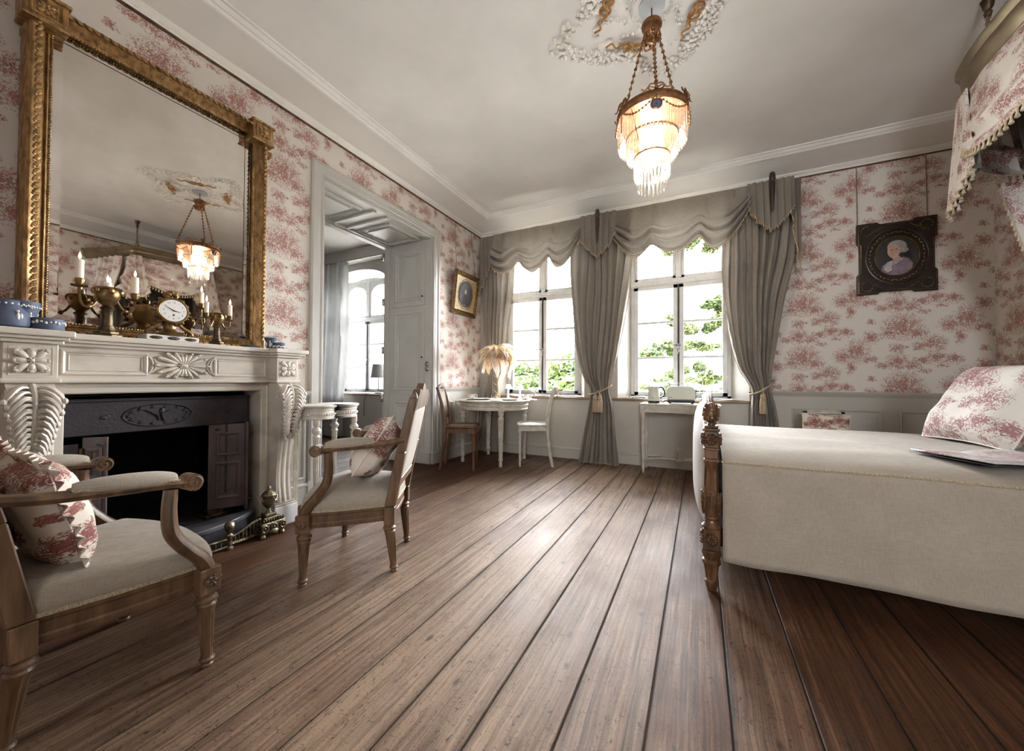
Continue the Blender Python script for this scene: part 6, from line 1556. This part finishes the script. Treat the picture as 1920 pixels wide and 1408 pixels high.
for k in range(6):
    a = k*PI/3-1.35; c = Vector((hx+(RRad+.004)*cos(a), hy+(RRad+.004)*sin(a), ZR)); u = Vector((-sin(a), cos(a), 0)); o_ = Vector((cos(a), sin(a), 0)); m = MB()
    for s in (-1, 1):
        m.tube([tuple(c+u*(s*(.020-.020*cos(t)))+Vector((0,0,.040+.018*sin(t)))) for t in [2*PI*j/12 for j in range(12)]], .004, 5, closed=True)
        m.tube(spline([tuple(c+Vector((0,0,.035))), tuple(c+u*(s*.035)+Vector((0,0,.045))), tuple(c+u*(s*.055)+Vector((0,0,.028))), tuple(c+u*(s*.075)+Vector((0,0,.036)))], 4), .004, 5)
    m.ell(c+o_*.008+Vector((0,0,.030)), (.010,.010,.010)).build('bow', GB, ch)
    if k % 2 == 0:
        R = Vector((0,0,1)).rotation_difference(o_).to_matrix(); cm = c+Vector((0,0,-.060))+o_*.006
        MB().tube([tuple(c+o_*.006+Vector((0,0,-.01))), tuple(cm+Vector((0,0,.03)))], .004, 5).lathe([(.004,-.004),(.030,-.004),(.032,.002),(.024,.006),(.023,.003),(.004,.003)], 20, cm, R).build('medallion', GB, ch)
        MB().lathe([(.001,.0035),(.022,.0035),(.020,.006),(.001,.007)], 16, cm, R).ell(cm+o_*.008, (.006,.006,.010)).build('plaque', M['wedgwood'], ch)
    sw = []
    for j in range(13): f = j/12; t = a+f*PI/3; sw.append((hx+(RRad+.010)*cos(t), hy+(RRad+.010)*sin(t), ZR-.012-.060*sin(f*PI)))
    m = MB().tube(sw, .003, 5)
    for j, p in enumerate(sw): m.ell(p, (.007,.007,.007), 6, 4)
    m.build('garland', GB, ch)
    if k % 2: MB().tube([tuple(c+o_*.004+Vector((0,0,-.01-.012*j))) for j in range(11)], [.003+.002*(j % 2) for j in range(11)], 6).build('pendant', GB, ch)
MB().lathe([(.130,-.004),(.144,-.004),(.146,.006),(.130,.006)], 40, (hx,hy,2.400)).build('middle_ring', GB, ch)
MB().lathe([(.086,-.004),(.100,-.004),(.102,.005),(.086,.005)], 32, (hx,hy,2.285)).build('lower_ring', GB, ch)
for k in range(3): a = k*2*PI/3; MB().tube([(hx+.185*cos(a),hy+.185*sin(a),2.51),(hx+.14*cos(a),hy+.14*sin(a),2.40),(hx+.095*cos(a),hy+.095*sin(a),2.285)], .003, 5).build('stay', GB, ch)
CR = M['crystal']
def drop_mesh(L, r): return MB().lathe([(.001,0),(r*.6,-.004),(r*.6,-.008),(r*.35,-.011),(r,-.020),(r,-L+.022),(r*.55,-L+.008),(.0008,-L)], 6)
dsrc = []
for (L, r, rad, z, n) in ((.150,.0062,.188,2.500,54),(.118,.0058,.140,2.398,42),(.120,.0058,.096,2.280,30),(.125,.0055,.078,2.218,20)):
    s0 = drop_mesh(L, r).build('crystal_drop', CR, ch, local=True, smooth=0)
    for k in range(n):
        o = s0 if k == 0 else piece(s0, ch); a = 2*PI*k/n; o.location = (rad*cos(a), rad*sin(a), z-2.09); o.rotation_euler = (0,0,a)
m = MB()
for (rad, z, n) in ((.188,2.505,54),(.141,2.404,44),(.096,2.289,32)):
    for k in range(n): a = 2*PI*(k+.5)/n; m.ell((hx+rad*cos(a), hy+rad*sin(a), z-.006), (.006,.006,.006), 6, 5)
o = m.build('crystal_beads', CR, ch); o['kind'] = 'stuff'
for k in range(4):
    a = k*PI/2+.4; b_ = MB().lathe([(.010,0),(.012,.02),(.018,.04),(.018,.055),(.010,.072),(.002,.076)][::1], 12, (hx+.055*cos(a), hy+.055*sin(a), 2.318)); b_.build('bulb', M['bulb'], ch)

pl_ = bpy.data.lights.new('chandelier_glow', 'POINT'); pl_.energy = 1.9; pl_.color = (1,.90,.80); pl_.shadow_soft_size = .04
for zl in (2.26, 2.36, 2.455): po = bpy.data.objects.new('chandelier_glow', pl_); col.objects.link(po); po.location = (hx, hy, zl)
# ================================================================ BED
bxf, byn, byf, xh = .048, 2.02, 3.50, 2.10
bed = thing('bed', 'carved walnut bed with linen upholstered footboard and fluted posts', 'bed', (1.1, 2.76, 0)); WN = M['walnut']
def bed_post(x, y, full=True):
    p = MB(); sq = lambda a, z0, z1: p.box(x-a, x+a, y-a, y+a, z0, z1)
    leg = MB().lathe([(.018,0),(.024,.012),(.024,.028),(.029,.034),(.029,.044),(.022,.050)]+[(lerp(.024,.033,j/4), lerp(.055,.120,j/4)) for j in range(5)]+[(.040,.126),(.040,.140),(.033,.146),(.042,.170),(.038,.190)], 24, (x,y,0), flutes=(8,.26,.055,.121)); leg.build('leg', WN, bed)
    blk = MB().box(x-.036,x+.036,y-.036,y+.036,.190,.290).build('lower_block', WN, bed, smooth=0, bevel=.004)
    m = MB()
    for (A, N) in (((1,0,0),(0,-1,0)), ((0,1,0),(-1,0,0))): rosette(m, Vector((x,y,.242))+Vector(N)*.036, A, (0,0,1), N, .026, .030, 10, .014, False)
    m.build('rosette', WN, blk)
    MB().lathe([(.040,.290),(.042,.300),(.030,.312),(.026,.325),(.034,.338),(.030,.345)], 24, (x,y,0)).build('turned_ring', WN, bed)
    MB().lathe([(.028,.345),(.034,.37),(.036,.41),(.033,.44),(.030,.455)], 20, (x,y,0)).build('leaf_vase', WN, bed)
    m = MB()
    for k in range(8):
        t = 2*PI*k/8; u = Vector((cos(t), sin(t), 0)); v = Vector((-sin(t), cos(t), 0)); c = Vector((x,y,0))
        m.tube([tuple(c+u*.034+Vector((0,0,.350))), tuple(c+u*.039+Vector((0,0,.40))), tuple(c+u*.038+Vector((0,0,.445))), tuple(c+u*.043+Vector((0,0,.460)))], [.004,.005,.005,.003], 6)
        for s in (-1, 1):
            for j in range(3): m.tube([tuple(c+u*.036+Vector((0,0,.360+.028*j))), tuple(c+u*.039+v*(s*.008)+Vector((0,0,.385+.026*j))), tuple(c+u*.040+v*(s*.013)+Vector((0,0,.392+.026*j)))], [.003,.0045,.0025], 5)
    m.build('acanthus_carving', WN, bed)
    MB().lathe([(.031,.455)]+[(lerp(.031,.027,j/5), lerp(.460,.585,j/5)) for j in range(6)]+[(.031,.592),(.034,.60)], 24, (x,y,0), flutes=(8,.28,.468,.580)).build('fluted_shaft', WN, bed)
    MB().box(x-.032,x+.032,y-.032,y+.032,.598,.612).box(x-.028,x+.028,y-.028,y+.028,.612,.655).box(x-.033,x+.033,y-.033,y+.033,.652,.664).box(x-.030,x+.030,y-.030,y+.030,.664,.742).box(x-.036,x+.036,y-.036,y+.036,.742,.756).box(x-.030,x+.030,y-.030,y+.030,.756,.768).build('upper_block', WN, bed, smooth=0, bevel=.005, seg=2)
    m = MB()
    for (A, N) in (((1,0,0),(0,-1,0)), ((0,1,0),(-1,0,0)), ((0,1,0),(1,0,0))): rosette(m, Vector((x,y,.704))+Vector(N)*.030, A, (0,0,1), N, .028, .028, 10, .016, False)
    m.build('rosette', WN, bed)
    MB().lathe([(.018,.768),(.014,.780),(.026,.792),(.034,.815),(.033,.840),(.022,.864),(.005,.876)], 20, (x,y,0)).build('finial', WN, bed)
    m = MB()
    for row in range(4):
        for k in range(9): t = 2*PI*(k+.5*(row % 2))/9; z = .802+.019*row; r = (.031,.0345,.033,.025)[row]; m.ell((x+r*cos(t), y+r*sin(t), z), (.005,.009,.013), 6, 5, Matrix.Rotation(t, 3, 'Z'))
    m.build('pinecone_scales', WN, bed)
bed_post(bxf, byn); bed_post(bxf, byf)
# arched top rail of the footboard
def arch_z(f): return .700+.180*sin(PI*f)**.75
path = [(bxf-.004, lerp(byn+.02, byf-.02, k/30), arch_z(k/30)) for k in range(31)]
MB().tube(path, .030, 10, flat=(.75,1.05)).build('arched_rail', WN, bed)
m = MB(); m.tube([(p[0]-.026,p[1],p[2]+.002) for p in path], .006, 6); 
for k in range(60): f = k/59; m.ell((bxf-.004, lerp(byn+.03,byf-.03,f), arch_z(f)+.024), (.010,.009,.006), 6, 4)
m.build('rail_carving', WN, bed)
MB().box(bxf-.026,bxf+.026,byn,byf,.195,.270).build('lower_rail', WN, bed, smooth=0, bevel=.005)
m = MB()
def padf(sg, bl):
    def f(u, v): y = lerp(byn+.038, byf-.038, u); z = lerp(.265, arch_z(u)-.012, v); d = bl*max(0,(1-(2*u-1)**6)*(1-(2*v-1)**4))**.6; return (bxf+sg*(.010+d), y, z)
    return f
m.grid(padf(-1, .075), 24, 20); m.grid(padf(1, .025), 24, 20); m.build('upholstered_panel', M['foot_linen'], bed, smooth=80)
for yy in (byn+.015, byf-.045): MB().box(bxf, xh, yy, yy+.03, .200, .290).build('side_rail', WN, bed, smooth=0, bevel=.004)
# headboard
MB().box(xh,xh+.04,byn+.02,byf-.02,.20,.86).build('headboard', M['dark_wood'], bed, smooth=0, bevel=.01, seg=2)
for y in (byn, byf): MB().lathe([(.02,0),(.03,.04),(.026,.06),(.034,.18),(.034,.80),(.038,.82),(.02,.84),(.034,.87),(.01,.92)], 16, (xh+.02,y,0)).build('head_post', WN, bed)
mt = MB().box(bxf+.05, xh-.01, byn+.05, byf-.05, .27, .575); mt.build('mattress', M['foot_linen'], bed, smooth=30, bevel=.04, seg=4)
# bedspread: domed top, piped seam, hanging skirt
bs_ = thing('bedspread', 'natural linen bedspread with corded seam hanging to near the floor', 'bedspread', (1.1, 2.76, .6))
m = MB(); x0, x1 = bxf+.045, xh-.02
yn, yf_ = byn-.012, byf+.012
def topf(u, v):
    x = lerp(x0, x1, u); y = lerp(yn, yf_, v); q = min(v, 1-v)
    z = .600+.058*(1-math.exp(-q*15))+.006*nz(x*2.2, y*2.5, 1)+.006*nz(x*1.2+y*3.5, y*5-x*2, 4)
    z -= .05*math.exp(-u*40)*0
    return (x, y, z)
ids = m.grid(topf, 60, 44); m.build('top_panel', M['bed_linen'], bs_, smooth=80)
seam_n = [m.v[i] for i in ids[0]]; seam_f = [m.v[i] for i in ids[-1]]
for sgn, seam in ((-1, seam_n), (1, seam_f)):
    sk = MB(); N_ = len(seam)-1
    def skf(u, v):
        k = u*N_; i = min(int(k), N_-1); p = seam[i].lerp(seam[i+1], k-i); hem = .158+.004*sin(u*5)+.004*sin(u*13+1)
        wv = (.004+.010*v)*sin(u*15+1.5*sin(u*6))+.004*v*sin(u*37); return (p.x, p.y+sgn*(.008+.030*v+wv*v), lerp(p.z, hem, v))
    sk.grid(skf, 90, 16); sk.build('skirt', M['bed_linen'], bs_, smooth=80, solid=.003)
    cdm = MB(); cdm.tube([(p.x, p.y+sgn*.006, p.z+.002) for p in seam], .0065, 7); 
    for k in range(0, 150): f = k/149; i = min(int(f*N_), N_-1); p = seam[i].lerp(seam[i+1], f*N_-i); cdm.ell((p.x, p.y+sgn*.008, p.z+.002), (.009,.006,.0045), 6, 4, Matrix.Rotation(.7, 3, 'Y'))
    cdm.build('piping_cord', M['trim_braid'], bs_)
# pillows, open magazine
_e = Vector((.171,-.985,0)); _u = Vector((.985*.52,.171*.52,.854)).normalized(); _n = _u.cross(_e)
_c = Vector((1.335,2.825,.862)); PILM = Matrix(((_e.x,_n.x,_u.x,_c.x),(_e.y,_n.y,_u.y,_c.y),(_e.z,_n.z,_u.z,_c.z),(0,0,0,1)))
cushion('pillow', 'large toile pillow propped up at the head of the bed', PILM, .54, .47, .20, M['toile'], False, .12, .05)
cushion('pillow', 'dark grey pillow behind the toile pillow at the head of the bed', TR(1.88, 2.62, .80, -.30, 0, 1.5), .60, .40, .16, M['grey_drape'], False)
mgz = thing('magazine', 'open glossy magazine lying on the bedspread near the pillow', 'magazine', (1.08, 2.28, .664))
m = MB(); m.M = TR(1.10, 2.27, .6565, 0, 0, .45)
m.grid(lambda u, v: ((u*2-1)*.21, (v*2-1)*.15, .004+.016*abs(sin((u-.5)*PI))**.7), 20, 4, uv=lambda u, v: (u*.4, v*.3)); GLS = toile('glossy_pages', lin(196,190,188), lin(150,120,124), lin(170,140,144), scale=1.0, rough=.12)
m.build('pages', GLS, mgz, smooth=60, solid=.006); m = MB(); m.M = TR(1.10, 2.27, .6535, 0, 0, .45); m.grid(lambda u, v: ((u*2-1)*.213, (v*2-1)*.153, .002+.010*abs(sin((u-.5)*PI))**.7), 20, 4); m.build('cover', M['iron'], mgz, smooth=60, solid=.002)

# ================================================================ BED CANOPY
cn = thing('bed_canopy', 'half tester bed canopy with antique gold cornice and tasselled toile swags', 'canopy', (XR, 2.76, 2.66)); TO = M['toile']
half = [(XR,.68),(2.05,.60),(1.85,.52),(1.66,.475),(1.52,.455),(1.455,.430),(1.435,.395)]
frontp = [(1.415,.34),(1.395,.22),(1.385,.10),(1.385,0)]
side_n = [(x, 2.76-d) for x, d in spline(half+frontp, 3)]
plan = side_n+[(x, 5.52-y) for x, y in side_n[::-1][1:]]
def plan_axes(P):
    out = []
    for i in range(len(P)):
        a, b = Vector(P[max(i-1,0)]), Vector(P[min(i+1,len(P)-1)]); d = (b-a).normalized(); out.append(Vector((-d.y, d.x, 0)) if True else None)
    return out
nv = plan_axes(plan)
ctr = Vector((1.9, 2.76)); nv = [n if (Vector((n.x,n.y)).dot(Vector(plan[i])-ctr) > 0) else -n for i, n in enumerate(nv)]
cp = [(-.03,0),(.004,0),(.012,.010),(.006,.022),(.016,.036),(.040,.060),(.046,.082),(.040,.098),(.056,.112),(.066,.128),(.060,.142),(.030,.150),(-.03,.150)]
ZK = 2.665
m = MB(); m.sweep(cp, [(x, y, ZK) for x, y in plan], lambda i: (nv[i], Vector((0,0,1)))); m.build('gold_cornice', M['crown_gold'], cn, smooth=40)
MB().prism([(x, y) for x, y in plan], lambda a, b, d: (a, b, d), ZK+.10, ZK+.115).build('canopy_top', M['dark_wood'], cn, smooth=0)
ci_n = len(half)*3-4; ci_f = len(plan)-1-ci_n
def along(i0, i1, u):
    k = i0+(i1-i0)*u; i = min(int(k), len(plan)-2); q = k-i; return lerp(plan[i][0],plan[i+1][0],q), lerp(plan[i][1],plan[i+1][1],q), nv[i]
def swag(i0, i1, drop0, drop1, seedv):
    m = MB(); NU, NV = 50, 40; acc = [0]
    for i in range(i0, i1): acc.append(acc[-1]+math.hypot(plan[i+1][0]-plan[i][0], plan[i+1][1]-plan[i][1]))
    Lt = acc[-1]
    def f(u, v):
        x, y, n = along(i0, i1, u); drop = drop0+(drop1-drop0)*sin(PI*u)**.8; z = ZK+.01-v*drop
        fold = ss(.40,.75,v); ph = 2*PI*(3.2*v)+seedv; d = .01+.05*v*sin(PI*u)+fold*.022*sin(ph)*(.4+.6*sin(PI*u))+.010*nz(u*6, v*4, seedv)
        return (x+n.x*d, y+n.y*d, z)
    ids = m.grid(f, NU, NV, uv=lambda u, v: (u*Lt*1.1+seedv*.1, (1-v)*drop1*1.25+.1*seedv)); m.build('swag', TO, cn, smooth=80)
    fringe(cn, [m.v[i] for i in ids[-1]], M['ivory_tassel'], .034, 1.7)
swag(ci_n, ci_f, .20, .46, 1.0); swag(0, ci_n, .26, .48, 2.0); swag(ci_f, len(plan)-1, .26, .48, 3.0)
def canopy_tail(c, dirv, wd, l0, l1, npl, seedv, outw):
    """pleated jabot at a corner: c xy, dirv along, outw outward"""
    D, Oo = Vector(dirv).normalized(), Vector(outw).normalized(); m = MB()
    def f(u, v):
        tri = (u*npl+seedv) % 1; d = .05*(tri if tri < .8 else (1-tri)*4)*(.4+.6*v); L = l0+(l1-l0)*abs(2*u-1) if l1 < l0 else lerp(l0, l1, u)
        sp_ = (u-.5)*wd*(.45+.75*v); return (c[0]+D.x*sp_+Oo.x*(.03+d), c[1]+D.y*sp_+Oo.y*(.03+d), ZK+.02-v*L)
    ids = m.grid(f, 60, 24, uv=lambda u, v: (u*wd*1.6+seedv, (1-v)*l0*1.2)); m.build('tail', TO, cn, smooth=50)
    fringe(cn, [m.v[i] for i in ids[-1]], M['ivory_tassel'], .034, 1.6)
    m = MB(); m.grid(lambda u, v: tuple(Vector(f(u, v))-Oo*.022), 60, 24); m.build('tail_lining', M['grey_drape'], cn, smooth=50)
pn, pf = plan[ci_n], plan[ci_f]
canopy_tail(pn, (.5,-1,0), .26, .66, .50, 5, .1, (-1,-.6,0)); canopy_tail(pf, (.15,1,0), .34, .50, .66, 5, .4, (-1,.35,0))
# drapes: grey lining against the wall, toile panels at both sides held back
def canopy_drape(x0, y0, x1, y1, mat, nf, z0, z1, name, pinch=0.0, px_=(0,0), seedv=0):
    m = MB(); D = Vector((x1-x0, y1-y0, 0)); L = D.length; D.normalize(); N = Vector((-D.y, D.x, 0))
    def f(u, v):
        z = lerp(z0, z1, v); k = 1-pinch*ss(0,.55,v); ph = u*nf*2*PI+seedv+.6*nz(u*3, v*2, seedv); a = .026*(sin(ph)+.3*sin(2.1*ph))
        s = (u-.5)*L*k; c = Vector(((x0+x1)/2+px_[0]*ss(0,.6,v), (y0+y1)/2+px_[1]*ss(0,.6,v), z)); p = c+D*s+N*a; return (min(p.x, XR-.035), p.y, p.z)
    ids = m.grid(f, 80, 30, uv=lambda u, v: (u*L*1.6, (1-v)*(z0-z1))); m.build(name, mat, cn, smooth=80); return m, ids
canopy_drape(XR-.07, 2.20, XR-.07, 3.32, M['grey_drape'], 10, ZK, .30, 'wall_drape')
m, ids = canopy_drape(1.52, 3.24, 2.12, 3.40, TO, 5, ZK, .25, 'side_drape', .62, (.22,.26), 1)
fringe(cn, [m.v[r[0]] for r in ids], M['ivory_tassel'], .034, 1.3)
m, ids = canopy_drape(1.55, 2.22, 2.12, 2.12, TO, 5, ZK, .25, 'side_drape', .68, (.26,-.22), 2)
fringe(cn, [m.v[r[0]] for r in ids], M['ivory_tassel'], .034, 1.3)
m, ids = canopy_drape(1.60, 3.16, 2.14, 3.34, M['grey_drape'], 5, ZK, .25, 'drape_lining', .68, (.22,.32), 3)
for k, (x, y) in enumerate((pn, pf)):
    xx, yy = x+.06, y+(.02 if k == 0 else -.02)
    rp = thing('canopy_rope', ('nearer', 'farther')[k]+' twisted rope carrying the bed canopy from the ceiling', 'rope', (xx, yy, ZK+.14), group='canopy ropes')
    n = 40; m = MB()
    for s in (0, PI): m.tube([(xx+.006*cos(j*.9+s), yy+.006*sin(j*.9+s), lerp(ZK+.16, ZC-.03, j/n)) for j in range(n+1)], .006, 6)
    m.build('rope', M['rope'], rp)
    MB().lathe([(.034,-.03),(.030,.0),(.026,.03),(.014,.045),(.018,.06),(.008,.075)], 14, (xx,yy,ZK+.165)).build('lower_tassel', M['rope'], rp)
    MB().lathe([(.012,-.10),(.018,-.075),(.012,-.06),(.022,-.045),(.028,-.01),(.032,0)], 14, (xx,yy,ZC)).build('ceiling_cup', M['bronze'], rp)
# cable running along the base of the door casing, socket in the corner
tag(MB().tube(spline([(XL-.06,DO1-.05,.135),(XL+.05,DO1-.02,.14),(XL+.06,DO1+.10,.17),(XL+.05,DO1+.22,.20),(XL+.04,DO1+.30,.12)], 6), .005, 6).build('extension_cable', M['cable']), 'white extension cable around the plinth of the doorway', 'cable')
